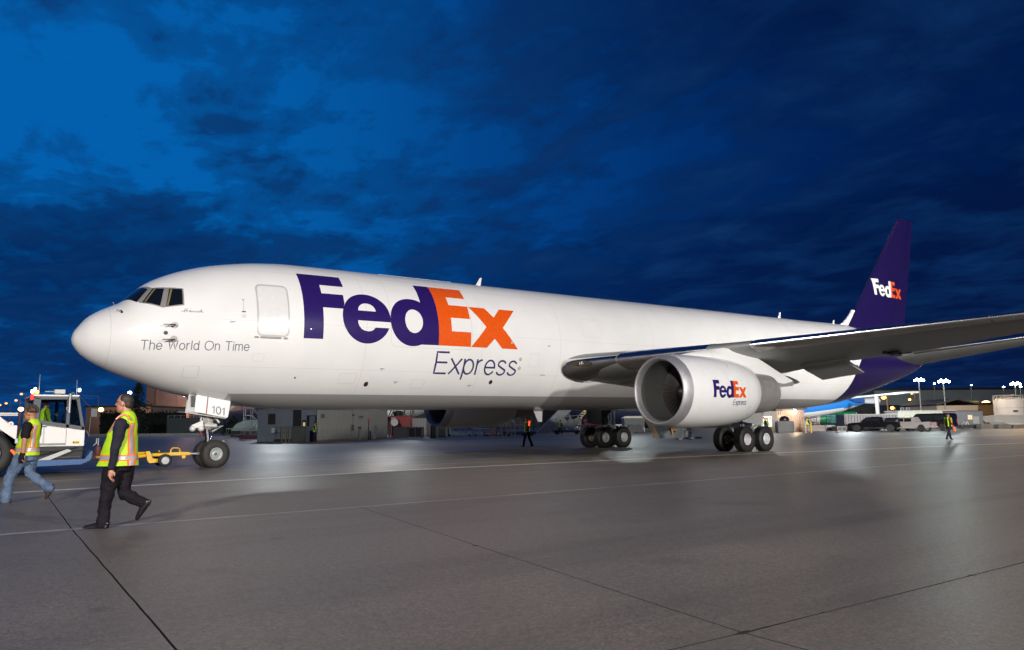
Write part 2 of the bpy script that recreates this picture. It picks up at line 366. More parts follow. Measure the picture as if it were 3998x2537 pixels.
strip('pale_seam', dense([(-60, -15.22), (160, -15.22)], 300), .13, PALE, .003, .5)
strip('painted_line', dense([(22, 25.5), (30, 26.5), (44, 27)], 30), .4, WLINE)
strip('painted_line', dense([(55, 3), (75, 1.5), (120, -2)], 30), .3, WLINE)
# ------------------------------------------------------------------ the jet: hull shape (x aft from the nose tip, y to starboard, z up)
TOP=[(0,4.15),(.02,4.28),(.07,4.40),(.16,4.54),(.38,4.83),(.67,5.05),(1.04,5.25),(1.24,5.35),(1.45,5.57),(1.69,5.80),(2.0,6.07),(2.42,6.32),(3.08,6.61),(3.77,6.83),(4.48,6.99),(5.59,7.16),(6.77,7.24),(9,7.26),(20,7.34),(30,7.42),(38,7.48),(43,7.54),(46,7.50),(49,7.2),(52,6.5),(53.6,5.98),(54.2,5.8)]
BOT=[(0,4.13),(.02,4.02),(.07,3.92),(.2,3.74),(.42,3.55),(.82,3.31),(1.29,3.09),(1.93,2.85),(2.42,2.67),(2.78,2.55),(3.4,2.40),(4.2,2.23),(4.93,2.12),(6.25,1.98),(7.5,1.94),(9,1.94),(20,2.02),(30,2.08),(36,2.06),(38,2.10),(39.4,2.16),(42.4,2.46),(45.35,3.0),(47.7,3.52),(50.6,4.18),(53.6,4.98),(54.2,5.25)]
CEN=[(0,4.14),(.67,4.2),(1.5,4.32),(3,4.52),(4.5,4.66),(6.8,4.76),(9,4.78),(30,4.94),(36,5.0),(40,5.16),(46,5.42),(50,5.52),(54.2,5.52)]
HW=[(0,.01),(.02,.16),(.07,.29),(.16,.44),(.38,.74),(.67,1.0),(1.04,1.26),(1.5,1.5),(2,1.69),(2.42,1.81),(3.08,1.98),(3.77,2.12),(4.48,2.24),(5.59,2.38),(6.77,2.46),(8.5,2.5),(35,2.5),(38,2.46),(41,2.33),(44,2.08),(47,1.7),(50,1.22),(52,.85),(53.6,.45),(54.2,.27)]
def pchip(tab):
    x=np.array([a for a,b in tab],float); y=np.array([b for a,b in tab],float); h=np.diff(x); d=np.diff(y)/h; m=np.zeros(len(x))
    for i in range(1,len(x)-1):
        if d[i-1]*d[i]>0:
            w1=2*h[i]+h[i-1]; w2=h[i]+2*h[i-1]; m[i]=(w1+w2)/(w1/d[i-1]+w2/d[i])
    m[0]=d[0]; m[-1]=d[-1]
    def f(t):
        i=min(max(int(np.searchsorted(x,t))-1,0),len(h)-1); s=min(max((t-x[i])/h[i],0),1)
        return float((2*s**3-3*s**2+1)*y[i]+(s**3-2*s**2+s)*h[i]*m[i]+(-2*s**3+3*s**2)*y[i+1]+(s**3-s**2)*h[i]*m[i+1])
    return f
ftop,fbot,fcen,fhw=map(pchip,(TOP,BOT,CEN,HW))
def hull(x, th, off=0., side=-1):          # point at section angle th (0 = widest, +90 deg = crown)
    c=fcen(x); b=(ftop(x)-c) if math.sin(th)>=0 else (c-fbot(x)); a=fhw(x)
    ny,nz=math.cos(th)/max(a,.05),math.sin(th)/max(b,.05); n=math.hypot(ny,nz)
    return (x, side*(a*math.cos(th)+off*ny/n), c+b*math.sin(th)+off*nz/n)
def th_z(x, z):
    c=fcen(x); b=(ftop(x)-c) if z>c else (c-fbot(x)); return math.asin(max(-1,min(1,(z-c)/b)))
_arc={}
def th_s(x, s):
    k=round(x,2); 
    if k not in _arc:
        c=fcen(k); a=fhw(k); out=[]
        for b,sg in (((ftop(k)-c),1),((c-fbot(k)),-1)):
            t=np.linspace(0,math.pi/2,120); L_=np.concatenate([[0],np.cumsum(np.hypot(np.diff(a*np.cos(t)),np.diff(b*np.sin(t))))]); out.append((L_,t))
        _arc[k]=out
    L_,t=_arc[k][0 if s>=0 else 1]; v=float(np.interp(abs(s),L_,t)); return v if s>=0 else -v

JET = thing('cargo_jet', 'large white freight jet with purple tail standing across the wet apron', 'airplane', (27.15, 0, 0))
# parts keep world coordinates: the jet's base sits at its main wheels, so child meshes are shifted back by that much
def jbuild(m, name, mats, parent=None, smooth=40, bevel=0):
    o = m.build(name, mats, parent if parent is not None else JET, smooth, bevel)
    if parent is None: o.location = (-27.15, 0, 0)
    return o

# hull paint: white, grey belly below a level line, purple tail behind a swept curve, thin skin seams
def hull_paint():
    m = bpy.data.materials.new('hull_paint'); m.use_nodes = True; t = m.node_tree; b = t.nodes['Principled BSDF']
    tcx = t.nodes.new('ShaderNodeTexCoord'); sp = t.nodes.new('ShaderNodeSeparateXYZ'); t.links.new(tcx.outputs['Object'], sp.inputs[0]); X, Y, Z = sp.outputs
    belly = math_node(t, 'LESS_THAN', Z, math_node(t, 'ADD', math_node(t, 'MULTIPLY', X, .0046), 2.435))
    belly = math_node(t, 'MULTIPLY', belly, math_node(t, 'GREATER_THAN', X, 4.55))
    fc = t.nodes.new('ShaderNodeFloatCurve'); cv = fc.mapping.curves[0]
    pts = [(2.0, 40.6), (2.7, 41.05), (3.26, 41.35), (4.45, 41.85), (5.4, 42.5), (6.4, 43.5), (7.0, 44.0), (7.3, 43.6), (7.6, 43.0)]
    while len(cv.points) < len(pts): cv.points.new(.5, .5)
    for p, (z, x) in zip(cv.points, pts): p.location = ((z-2)/6, (x-40)/6); p.handle_type = 'AUTO'
    fc.mapping.update(); t.links.new(math_node(t, 'DIVIDE', math_node(t, 'SUBTRACT', Z, 2.), 6.), fc.inputs['Value'])
    tail = math_node(t, 'GREATER_THAN', X, math_node(t, 'ADD', math_node(t, 'MULTIPLY', fc.outputs[0], 6.), 40.))
    seam = None
    for xs in (.92, 8.9, 13.9, 17.9, 23.6, 29.4, 35.2):
        s_ = math_node(t, 'LESS_THAN', math_node(t, 'ABSOLUTE', math_node(t, 'SUBTRACT', X, xs)), .006)
        seam = s_ if seam is None else math_node(t, 'MAXIMUM', seam, s_)
    for zs in (3.28, 4.78, 6.62):
        s_ = math_node(t, 'LESS_THAN', math_node(t, 'ABSOLUTE', math_node(t, 'SUBTRACT', math_node(t, 'SUBTRACT', Z, math_node(t, 'MULTIPLY', X, .005)), zs)), .004)
        seam = math_node(t, 'MAXIMUM', seam, math_node(t, 'MULTIPLY', s_, math_node(t, 'GREATER_THAN', X, 4.)))
    n = t.nodes.new('ShaderNodeTexNoise'); n.inputs['Scale'].default_value = .7; n.inputs['Detail'].default_value = 5; t.links.new(tcx.outputs['Object'], n.inputs['Vector'])
    wht = mixc(t, ramp(t, n.outputs[0], [(.35, 0.), (.7, 1.)]), (.83, .825, .815), (.78, .775, .765))
    c = mixc(t, math_node(t, 'MULTIPLY', seam, .42), wht, (.30, .30, .30))
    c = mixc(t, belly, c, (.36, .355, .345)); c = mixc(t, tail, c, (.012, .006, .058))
    n2_ = t.nodes.new('ShaderNodeTexNoise'); n2_.inputs['Scale'].default_value = 1.7; n2_.inputs['Detail'].default_value = 2; t.links.new(tcx.outputs['Object'], n2_.inputs['Vector'])
    bp = t.nodes.new('ShaderNodeBump'); bp.inputs['Strength'].default_value = .12; bp.inputs['Distance'].default_value = .03; t.links.new(n2_.outputs[0], bp.inputs['Height']); t.links.new(bp.outputs[0], b.inputs['Normal']); t.links.new(bp.outputs[0], b.inputs['Coat Normal'])
    t.links.new(c, b.inputs['Base Color']); b.inputs['Roughness'].default_value = .36; b.inputs['Specular IOR Level'].default_value = .22; b.inputs['Coat Weight'].default_value = .6; b.inputs['Coat Roughness'].default_value = .02
    return m
HULLP = hull_paint()
xs = sorted(set([0, .005, .02, .045, .07, .11, .16, .22, .3, .38, .46, .56, .67, .8, .92, 1.04, 1.14, 1.24, 1.34, 1.45, 1.57, 1.69, 1.84]+[2+.2*i for i in range(26)]+[7.2+.6*i for i in range(48)]+[36+.35*i for i in range(52)]+[54.2]))
NS = 112
m = MB(); vs = []; fs = []
for x in xs:
    for k in range(NS):
        a = 2*math.pi*k/NS
        vs.append((lambda p: p)(hull(x, math.asin(math.sin(a)), 0, -1 if math.cos(a) >= 0 else 1)))
for i in range(len(xs)-1):
    for k in range(NS): fs.append((i*NS+k, i*NS+(k+1) % NS, (i+1)*NS+(k+1) % NS, (i+1)*NS+k))
fs.append(tuple(range((len(xs)-1)*NS, len(xs)*NS)))
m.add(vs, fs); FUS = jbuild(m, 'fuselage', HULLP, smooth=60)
# tail exhaust
m = MB(); m.lathe([(0, .27), (.16, .22), (.16, .17), (-.1, .16), (-.1, 0.001)], 20, 'x', (54.2, 0, 5.52)); jbuild(m, 'tail_exhaust', TITAN, smooth=40)

# ---------------- flat print and panels mapped onto the hull
def fill2d(loops, cut_s=.07, cut_x=.25):
    tri = geometry.tessellate_polygon([[Vector((x, s, 0)) for x, s in lp] for lp in loops]); P = [p for lp in loops for p in lp]
    bm = bmesh.new(); V = [bm.verts.new((x, s, 0)) for x, s in P]
    for t in tri:
        try: bm.faces.new([V[i] for i in t])
        except ValueError: pass
    X = [p[0] for p in P]; Y = [p[1] for p in P]
    for ax, lo, hi, st in ((1, min(Y), max(Y), cut_s), (0, min(X), max(X), cut_x)):
        k = math.ceil(lo/st+1e-6)
        while k*st < hi-1e-6:
            co = [0, 0, 0]; no = [0, 0, 0]; co[ax] = k*st; no[ax] = 1
            bmesh.ops.bisect_plane(bm, geom=bm.verts[:]+bm.edges[:]+bm.faces[:], plane_co=co, plane_no=no); k += 1
    vs = [tuple(v.co) for v in bm.verts]; bm.verts.index_update(); fs = [tuple(v.index for v in f.verts) for f in bm.faces]; bm.free(); return vs, fs
def decal(name, loops_list, mat, fmap, parent=None, cut_s=.07, cut_x=.25):
    m = MB()
    for loops in loops_list:
        vs, fs = fill2d(loops, cut_s, cut_x); m.add([fmap(v[0], v[1]) for v in vs], fs)
    return jbuild(m, name, mat, parent, smooth=30)
def ell(cx, cy, rx, ry, a0=0, a1=360, n=48): return [(cx+rx*math.cos(math.radians(a0+(a1-a0)*i/n)), cy+ry*math.sin(math.radians(a0+(a1-a0)*i/n))) for i in range(n+1 if abs(a1-a0) < 360 else n)]
# big wordmark, measured in metres along the hull: (x, arc length above the widest line)
e_in = [(9.236, .061), (9.17, -.02), (9.07, -.075), (8.944, -.09), (8.80, -.07), (8.68, -.01), (8.60, .09), (8.56, .19), (8.555, .286)]
LOGO = {
 'F': [[(6.59, -.445), (7.278, -.445), (7.278, .675), (8.02, .675), (8.09, .9), (8.09, 1.24), (7.292, 1.24), (7.292, 1.63), (8.18, 1.63), (8.18, 2.2), (6.59, 2.2)]],
 'e': [ell(8.915, .41, .935, .94, -7.6, 338.2, 60)+e_in, [(8.585, .657)]+ell(8.93, .657, .345, .30, 180, 0, 20)[1:-1]+[(9.275, .657)]],
 'd': [[(11.22, 2.18), (11.883, 2.18), (11.883, -.463), (11.2, -.463), (11.2, -.30)]+ell(10.77, .39, .925, .935, -62, -300, 50)+[(11.22, 1.15)], ell(10.825, .405, .376, .457)],
 'E': [[(11.886, -.463), (13.343, -.463), (13.343, .106), (12.46, .106), (12.46, .648), (13.343, .648), (13.343, 1.204), (12.475, 1.204), (12.475, 1.60), (13.343, 1.60), (13.343, 2.17), (11.886, 2.17)]],
 'x': [[(13.36, -.463), (14.106, -.463), (14.469, -.084), (14.859, -.463), (15.64, -.463), (14.89, .379), (15.63, 1.2), (14.885, 1.2), (14.512, .79), (14.142, 1.2), (13.375, 1.2), (14.09, .364)]],
}
OFFD = .006
for ch in 'FedEx':
    decal('letter', [LOGO[ch]], ORANGE if ch in 'Ex' else PURPLE, lambda x, s: hull(x, th_s(x, s), OFFD))
# ---------------- light line lettering drawn as strokes; unit: cap height 1
def arcp(cx, cy, rx, ry, a0, a1, n=14): return [(cx+rx*math.cos(math.radians(a0+(a1-a0)*i/n)), cy+ry*math.sin(math.radians(a0+(a1-a0)*i/n))) for i in range(n+1)]
xh = .71
GL = {
 'T': (.62, [[(0, 1), (.62, 1)], [(.31, 1), (.31, 0)]]),
 'h': (.42, [[(0, 1), (0, 0)], [(0, .48)]+arcp(.21, .48, .21, xh-.48, 180, 0)+[(.42, 0)]]),
 'e': (.50, [arcp(.25, xh/2, .25, xh/2, 0, 325, 22), [(.0, xh/2), (.5, xh/2)]]),
 'W': (.86, [[(0, 1), (.2, 0), (.43, .96), (.66, 0), (.86, 1)]]),
 'o': (.50, [arcp(.25, xh/2, .25, xh/2, 0, 360, 24)]),
 'r': (.27, [[(0, xh), (0, 0)], [(0, .42)]+arcp(.25, .42, .25, xh-.42, 180, 95, 8)]),
 'l': (.02, [[(0, 1), (0, 0)]]),
 'd': (.47, [[(.47, 1), (.47, 0)], arcp(.235, xh/2, .235, xh/2, 0, 360, 24)]),
 'O': (.84, [arcp(.42, .5, .42, .51, 0, 360, 30)]),
 'n': (.42, [[(0, xh), (0, 0)], [(0, .48)]+arcp(.21, .48, .21, xh-.48, 180, 0)+[(.42, 0)]]),
 'i': (.02, [[(0, xh), (0, 0)], [(0, .88), (0, .97)]]),
 'm': (.72, [[(0, xh), (0, 0)], [(0, .5)]+arcp(.18, .5, .18, xh-.5, 180, 0)+[(.36, 0)], [(.36, .5)]+arcp(.54, .5, .18, xh-.5, 180, 0)+[(.72, 0)]]),
 'E': (.56, [[(.56, 1), (0, 1), (0, 0), (.56, 0)], [(0, .53), (.52, .53)]]),
 'x': (.50, [[(0, xh), (.5, 0)], [(.5, xh), (0, 0)]]),
 'p': (.48, [[(0, xh), (0, -.27)], arcp(.24, xh/2, .24, xh/2, 0, 360, 24)]),
 's': (.42, [arcp(.21, .53, .195, .18, 25, 180, 10)+[(.04, .46)]+[(.21, .36), (.36, .28)]+arcp(.21, .19, .21, .19, 20, -160, 12)]),
 ' ': (.22, []), '1': (.30, [[(0, .76), (.22, 1), (.22, 0)]]), '0': (.52, [arcp(.26, .5, .26, .51, 0, 360, 26)]),
}
def stroke(m, pts, w, fmap, step=.12):
    P = []
    for a, b in zip(pts[:-1], pts[1:]):
        k = max(1, int(math.dist(a, b)/step)); P += [(a[0]+(b[0]-a[0])*i/k, a[1]+(b[1]-a[1])*i/k) for i in range(k)]
    P.append(pts[-1]); vs = []
    for i, p in enumerate(P):
        a = P[max(i-1, 0)]; b = P[min(i+1, len(P)-1)]; d = (b[0]-a[0], b[1]-a[1]); l = math.hypot(*d) or 1; n = (-d[1]/l*w/2, d[0]/l*w/2)
        e = (0, 0)
        if i == 0: e = (-d[0]/l*w*.35, -d[1]/l*w*.35)
        if i == len(P)-1: e = (d[0]/l*w*.35, d[1]/l*w*.35)
        vs += [fmap(p[0]+n[0]+e[0], p[1]+n[1]+e[1]), fmap(p[0]-n[0]+e[0], p[1]-n[1]+e[1])]
    m.add(vs, [(2*i, 2*i+1, 2*i+3, 2*i+2) for i in range(len(P)-1)])
def lettering(name, text, x0, x1, s0, h, w, mat, fmap, gap=.17, parent=None, build=None):
    tot = sum(GL[c][0]+gap for c in text)-gap; k = (x1-x0)/tot; m = MB(); x = x0
    for c in text:
        wd, st = GL[c]
        for q in st: stroke(m, [(x+px*k, s0(x+px*k)+py*h) for px, py in q], w, fmap)
        x += (wd+gap)*k
    return (build or jbuild)(m, name, mat, parent, smooth=30)
hz_ = lambda x, z: hull(x, th_z(x, z), .005)
hs_ = lambda x, s: hull(x, th_s(x, s), .005)
def words_of(text, x0, x1, gap):
    tot = sum(GL[c][0]+gap for c in text)-gap; k = (x1-x0)/tot; x = x0; out = []; cur = None
    for c in text+' ':
        if c == ' ':
            if cur: out.append((cur[0], cur[1], x-gap*k)); cur = None
        else: cur = (c, x) if cur is None else (cur[0]+c, cur[1])
        x += (GL[c][0]+gap)*k
    return out
for w_, a_, b_ in words_of('The World On Time', 1.72, 4.84, .2): lettering('slogan_word', w_, a_, b_, lambda x: 3.775+.017*(x-1.7), .275, .026, TXTG, hz_, .2)
lettering('lettering', 'Express', 11.87, 15.69, lambda x: -1.555, .84, .075, TXT, hs_, .17)
# script name under the cockpit windows
hs = .105
SC = [[(-.35, .25), (-.2, .1), (.05, .35), (.75, .55)], [(.35, 1.1), (.2, 0)], [(.75, 1.15), (.6, .1), (.85, .35)]]
sx = 1.0
for ltr in 'annah':
    if ltr == 'a': SC += [[(sx+.42, .5), (sx+.2, .52), (sx+.05, .25), (sx+.2, .03), (sx+.4, .45), (sx+.36, .05), (sx+.55, .2)]]; sx += .62
    elif ltr == 'n': SC += [[(sx-.05, .2), (sx+.1, .5), (sx+.05, .02), (sx+.3, .5), (sx+.3, .05), (sx+.5, .2)]]; sx += .54
    else: SC += [[(sx-.05, .2), (sx+.28, 1.1), (sx+.08, .02), (sx+.32, .48), (sx+.33, .05), (sx+.55, .2)]]; sx += .5
m = MB(); k = .60/(sx+.3)
for q in SC: stroke(m, [(2.84+px*k, 4.985+py*hs) for px, py in q], .014, hz_, .05)
jbuild(m, 'script_lettering', TXTG, smooth=30)

# cockpit windows: grey frame band with three panes a side
def quad_on_hull(m, corners, off, mat=0, n=6, side=-1):
    A, B, C_, D = [np.array(c, float) for c in corners]; vs = []
    for i in range(n+1):
        for j in range(n+1):
            u, v = i/n, j/n; p = A*(1-u)*(1-v)+B*u*(1-v)+C_*u*v+D*(1-u)*v
            x = p[0]; c = fcen(x); b = (ftop(x)-c) if p[2] > c else (c-fbot(x)); th = math.atan2((p[2]-c)/b, max(abs(p[1]), 0)/fhw(x)); vs.append(hull(x, th, off, side))
    m.add(vs, [(i*(n+1)+j, (i+1)*(n+1)+j, (i+1)*(n+1)+j+1, i*(n+1)+j+1) for i in range(n) for j in range(n)], mat)
FRAMEM = pbr('window_frame_grey', (.30, .29, .28), .4, .2, var=.1)
BRASS = pbr('window_seal', (.28, .24, .10), .4, .3, var=.1)
WIN = [  # bottom-front, bottom-rear, top-rear, top-front
  [(1.235, .07, 5.335), (1.60, 1.12, 5.275), (1.95, .90, 5.735), (1.70, .07, 5.79)],
  [(1.74, 1.24, 5.262), (2.20, 1.585, 5.165), (2.36, 1.24, 5.765), (2.07, 1.02, 5.755)],
  [(2.355, 1.66, 5.155), (2.825, 1.78, 5.245), (2.845, 1.50, 5.765), (2.50, 1.33, 5.775)]]
FRAME_Q = [
  [(1.205, .0, 5.30), (1.69, 1.21, 5.235), (2.06, .96, 5.79), (1.70, .0, 5.83)],
  [(1.69, 1.21, 5.235), (2.27, 1.637, 5.105), (2.47, 1.25, 5.815), (2.06, .96, 5.79)],
  [(2.27, 1.637, 5.105), (2.87, 1.79, 5.21), (2.885, 1.49, 5.80), (2.47, 1.25, 5.815)]]
for side in (-1, 1):
    fm = MB()
    for q in FRAME_Q: quad_on_hull(fm, q, .006, 0, 8, side)
    fo = jbuild(fm, 'cockpit_window_frame', FRAMEM)
    for q in WIN:
        pm = MB(); quad_on_hull(pm, q, .014, 0, 8, side); pm.build('window_pane', GLASSD, fo, 40)
    sm = MB()
    for a, b in (((1.79, 1.26, 5.27), (2.10, 1.035, 5.72)), ((2.375, 1.665, 5.18), (2.53, 1.34, 5.74))):
        quad_on_hull(sm, [a, (a[0]+.05, a[1]+.02, a[2]), (b[0]+.05, b[1]+.03, b[2]), b], .017, 0, 6, side)
    sm.build('window_seal', BRASS, fo, 40)
def ring_decal(name, pts, w, mat, z=True, off=.006, closed=True, parent=None):
    m = MB(); f = (lambda x, s: hull(x, th_z(x, s), off)); stroke(m, pts+([pts[0]] if closed else []), w, f); return jbuild(m, name, mat, parent, smooth=30)
def rrect(x0, x1, z0, z1, r, n=5):
    return [(x1-r+r*math.cos(math.radians(a)), z1-r+r*math.sin(math.radians(a))) for a in np.linspace(0, 90, n)]+[(x0+r+r*math.cos(math.radians(a)), z1-r+r*math.sin(math.radians(a))) for a in np.linspace(90, 180, n)]+[(x0+r+r*math.cos(math.radians(a)), z0+r+r*math.sin(math.radians(a))) for a in np.linspace(180, 270, n)]+[(x1-r+r*math.cos(math.radians(a)), z0+r+r*math.sin(math.radians(a))) for a in np.linspace(270, 360, n)]
# forward crew door with its grey surround, sill and handle
DOORW = pbr('door_white', (.76, .755, .75), .25, coat=.5, var=.03)
d_ = decal('crew_door', [[rrect(5.09, 6.045, 4.37, 6.05, .13)]], DOORW, lambda x, z: hull(x, th_z(x, z), .010))
m = MB(); stroke(m, (lambda p: p+[p[0]])(rrect(5.065, 6.07, 4.345, 6.08, .15)), .055, lambda x, z: hull(x, th_z(x, z), .008)); m.build('door_surround', LGREY, d_, 30)
m = MB()
for a, b, hh in ((4.98, 5.09, .05), (5.17, 5.82, .05), (5.92, 6.03, .05)):
    vs = [hull(x, th_z(x, z), o) for x in (a, b) for z in (4.262, 4.312) for o in (.0, .06)]
    m.add(vs, [(0, 1, 3, 2), (4, 6, 7, 5), (0, 4, 5, 1), (2, 3, 7, 6), (1, 5, 7, 3), (0, 2, 6, 4)])
m.build('door_sill', GREYP, d_, 30)
m = MB(); stroke(m, [(4.57, 5.09), (4.67, 5.09)], .035, lambda x, z: hull(x, th_z(x, z), .006)); stroke(m, [(4.62, 5.10), (4.62, 5.5)], .006, lambda x, z: hull(x, th_z(x, z), .005)); stroke(m, [(4.585, 5.5), (4.655, 5.5)], .016, lambda x, z: hull(x, th_z(x, z), .005)); m.build('door_handle', DARK, d_, 30)
m = MB()
for zz in (4.985, 4.955, 4.925, 4.895): stroke(m, [(4.55, zz), (4.69, zz)], .008, lambda x, z: hull(x, th_z(x, z), .005))
m.build('door_placard', pbr('faint_red_print', (.50, .33, .33), .4, var=0), d_, 30)
# main cargo door outline under the wordmark
cdo = [(9.87, 5.5), (9.87, 4.42), (9.93, 4.26), (10.05, 4.20), (13.15, 4.235), (13.32, 4.28), (13.385, 4.42), (13.385, 5.5), (13.385, 6.85), (9.87, 6.80)]
ring_decal('cargo_door_outline', cdo, .014, SEAMM)
for x0, x1, z0, z1 in ((3.0, 3.45, 2.95, 3.3), (8.1, 8.75, 2.85, 3.2), (11.05, 11.6, 2.75, 3.05), (16.3, 16.8, 3.7, 4.25), (5.0, 5.35, 3.5, 3.75), (19.2, 20.3, 5.1, 5.9), (28.4, 29.3, 5.0, 5.8)):
    ring_decal('access_panel', rrect(x0, x1, z0, z1, .05), .010, SEAMM)
for x, z in ((4.2, 4.75), (9.6, 3.4), (10.3, 2.95), (13.6, 2.9), (17.2, 4.6), (18.9, 3.6)):
    m = MB(); stroke(m, [(x, z), (x+.16, z)], .018, hz_); stroke(m, [(x, z-.035), (x+.11, z-.035)], .012, hz_); jbuild(m, 'stencil_mark', TXTG, smooth=30)
# sensors on the nose
def disc(cx, cz, r, off, mat, name, parent=None, rim=None):
    dd = decal(name, [[ell(cx, cz, r, r, n=20)]], mat, lambda x, z: hull(x, th_z(x, z), off), parent, 9, 9)
    if rim:
        m = MB(); stroke(m, ell(cx, cz, r*1.0, r*1.0, 0, 359.9, 24), .008, lambda x, z: hull(x, th_z(x, z), off+.003)); m.build('sensor_rim', rim, dd, 30)
    return dd
RIMR = pbr('sensor_ring_red', (.35, .12, .12), .4, var=0)
for cx, cz in ((2.60, 4.55), (2.60, 4.115)):
    p_ = disc(cx, cz, .095, .005, LGREY, 'pitot_plate', None, RIMR)
    m = MB(); a = Vector(hull(cx, th_z(cx, cz), 0)); b = Vector(hull(cx-.02, th_z(cx, cz), .16))
    m.tube([a, b], .022, 8); m.tube([b, b+Vector((-.34, .03, -.01))], [.02, .012], 8); m.tube([a+Vector((-.03, 0, -.05)), b+Vector((-.2, -.01, -.05))], .011, 6)
    m.build('pitot_tube', DARK, p_, 50)
disc(2.36, 4.30, .062, .006, pbr('dark_port', (.03, .025, .04), .5, var=0), 'static_port')
m = MB(); a = Vector(hull(1.21, th_z(1.21, 4.93), 0)); b = Vector(hull(1.19, th_z(1.19, 4.94), .09)); m.tube([a, b], [.035, .02], 8); m.tube([b, b+Vector((-.14, 0, -.005))], .012, 6); jbuild(m, 'angle_vane', DARK)
m = MB(); a = Vector(hull(1.13, 1.42, 0)); m.tube([a, a+Vector((-.05, 0, .09))], .012, 6); jbuild(m, 'wiper_stub', STEEL)
for cx, cz, r in ((9.21, 2.845, .085), (14.64, 3.04, .085), (6.52, 3.0, .03)): disc(cx, cz, r, .006, pbr('brown_port', (.035, .018, .018), .5, var=0), 'drain_port')
for cx, cz in ((15.84, 3.98), (15.86, 3.62)): disc(cx, cz, .078, .006, LGREY, 'vent_grille')
disc(15.32, 4.62, .05, .012, LGREY, 'lock_window')
disc(7.68, 3.475, .07, .012, WHITE, 'vent_cap')
m = MB(); stroke(m, [(17.05, 3.385), (17.49, 3.385)], .03, lambda x, z: hull(x, th_z(x, z), .006)); stroke(m, [(17.49, 3.40), (17.49, 3.33)], .03, lambda x, z: hull(x, th_z(x, z), .006)); jbuild(m, 'service_flap', GREYP, smooth=30)
# antennas on the crown and belly
def blade(name, x, z, h, c0, c1, rake, y=0, down=False, mat=WHITE):
    s = -1 if down else 1; m = MB(); q = [(x, z), (x+c0, z), (x+rake+c1, z+s*h), (x+rake, z+s*h)]; m.prism(q, y-.03, y+.03); return jbuild(m, name, mat, smooth=30, bevel=.012)
blade('blade_antenna', 15.2, 7.28, .42, .28, .09, .26); blade('blade_antenna', 37.1, 7.45, .44, .27, .10, .22); blade('blade_antenna', 42.96, 7.50, .34, .17, .12, .20)
blade('blade_antenna', 18.3, 2.06, .62, .55, .22, .30, 0, True)
m = MB(); m.add([hull(x, math.pi/2-t, o) for x in (10.43, 13.82) for t in (-.11, .11) for o in (-.02, .025)], [(0, 1, 3, 2), (4, 6, 7, 5), (0, 4, 5, 1), (2, 3, 7, 6), (1, 5, 7, 3), (0, 2, 6, 4)]); jbuild(m, 'crown_fairing', WHITE, smooth=30, bevel=.02)
# ------------------------------------------------------------------ wings
def interp(tab, v):
    xs_ = [a for a, _ in tab]; return float(np.interp(v, xs_, [b for _, b in tab]))
LEX = lambda y: 18.12+.68*(y-2.5)
TEX = [(2.0, 28.5), (2.5, 28.6), (8, 28.9), (23.7, 34.9)]
LEZ = [(2.0, 3.77), (2.5, 3.82), (8, 4.30), (14, 4.86), (23.7, 5.75)]
TEZ = [(2.0, 3.45), (2.5, 3.47), (6, 3.62), (8, 3.90), (12, 4.31), (14, 4.64), (18, 5.2), (23.7, 5.85)]
THK = [(2.0, .155), (5, .14), (8, .12), (14, .105), (23.7, .095)]
def foil(t):   # thickness at chord fraction
    return 5*(.2969*math.sqrt(t)-.126*t-.3516*t*t+.2843*t**3-.1036*t**4)
def wing_pt(y, t, up, off=0., side=-1, grow=1.):
    c = interp(TEX, y)-LEX(y); zc_ = interp(LEZ, y)*(1-t)+interp(TEZ, y)*t; th = interp(THK, y)*c
    d = foil(max(t, 0))*th*grow; camber = -.018*c*math.sin(math.pi*min(1, t*1.05))*-1
    zz = zc_+camber*.5+(d*.82 if up else -d*.75)
    x = LEX(y)+c*t
    return (x-off*(1 if t < .03 else 0), side*y, zz+(off if up else -off))
TS = [0, .002, .006, .012, .02, .03, .045, .065, .09, .12, .16, .22, .3, .4, .5, .6, .7, .8, .9, 1.0]
def wing_surface(ys, ts, off=0., side=-1, mb=None, closed=True, m=0):
    mb = mb or MB(); loop = [(t, True) for t in ts[::-1]]+[(t, False) for t in (ts[1:] if ts[0] == 0 else ts)]; n = len(loop); vs = []
    for y in ys: vs += [wing_pt(y, t, u, off, side) for t, u in loop]
    fs = []
    for i in range(len(ys)-1):
        for k in range(n-1): fs.append((i*n+k, i*n+k+1, (i+1)*n+k+1, (i+1)*n+k))
        if closed: fs.append((i*n+n-1, i*n, (i+1)*n, (i+1)*n+n-1))
    fs += [tuple(range(n)), tuple(range((len(ys)-1)*n, len(ys)*n))[::-1]]
    return mb.add(vs, fs, m)
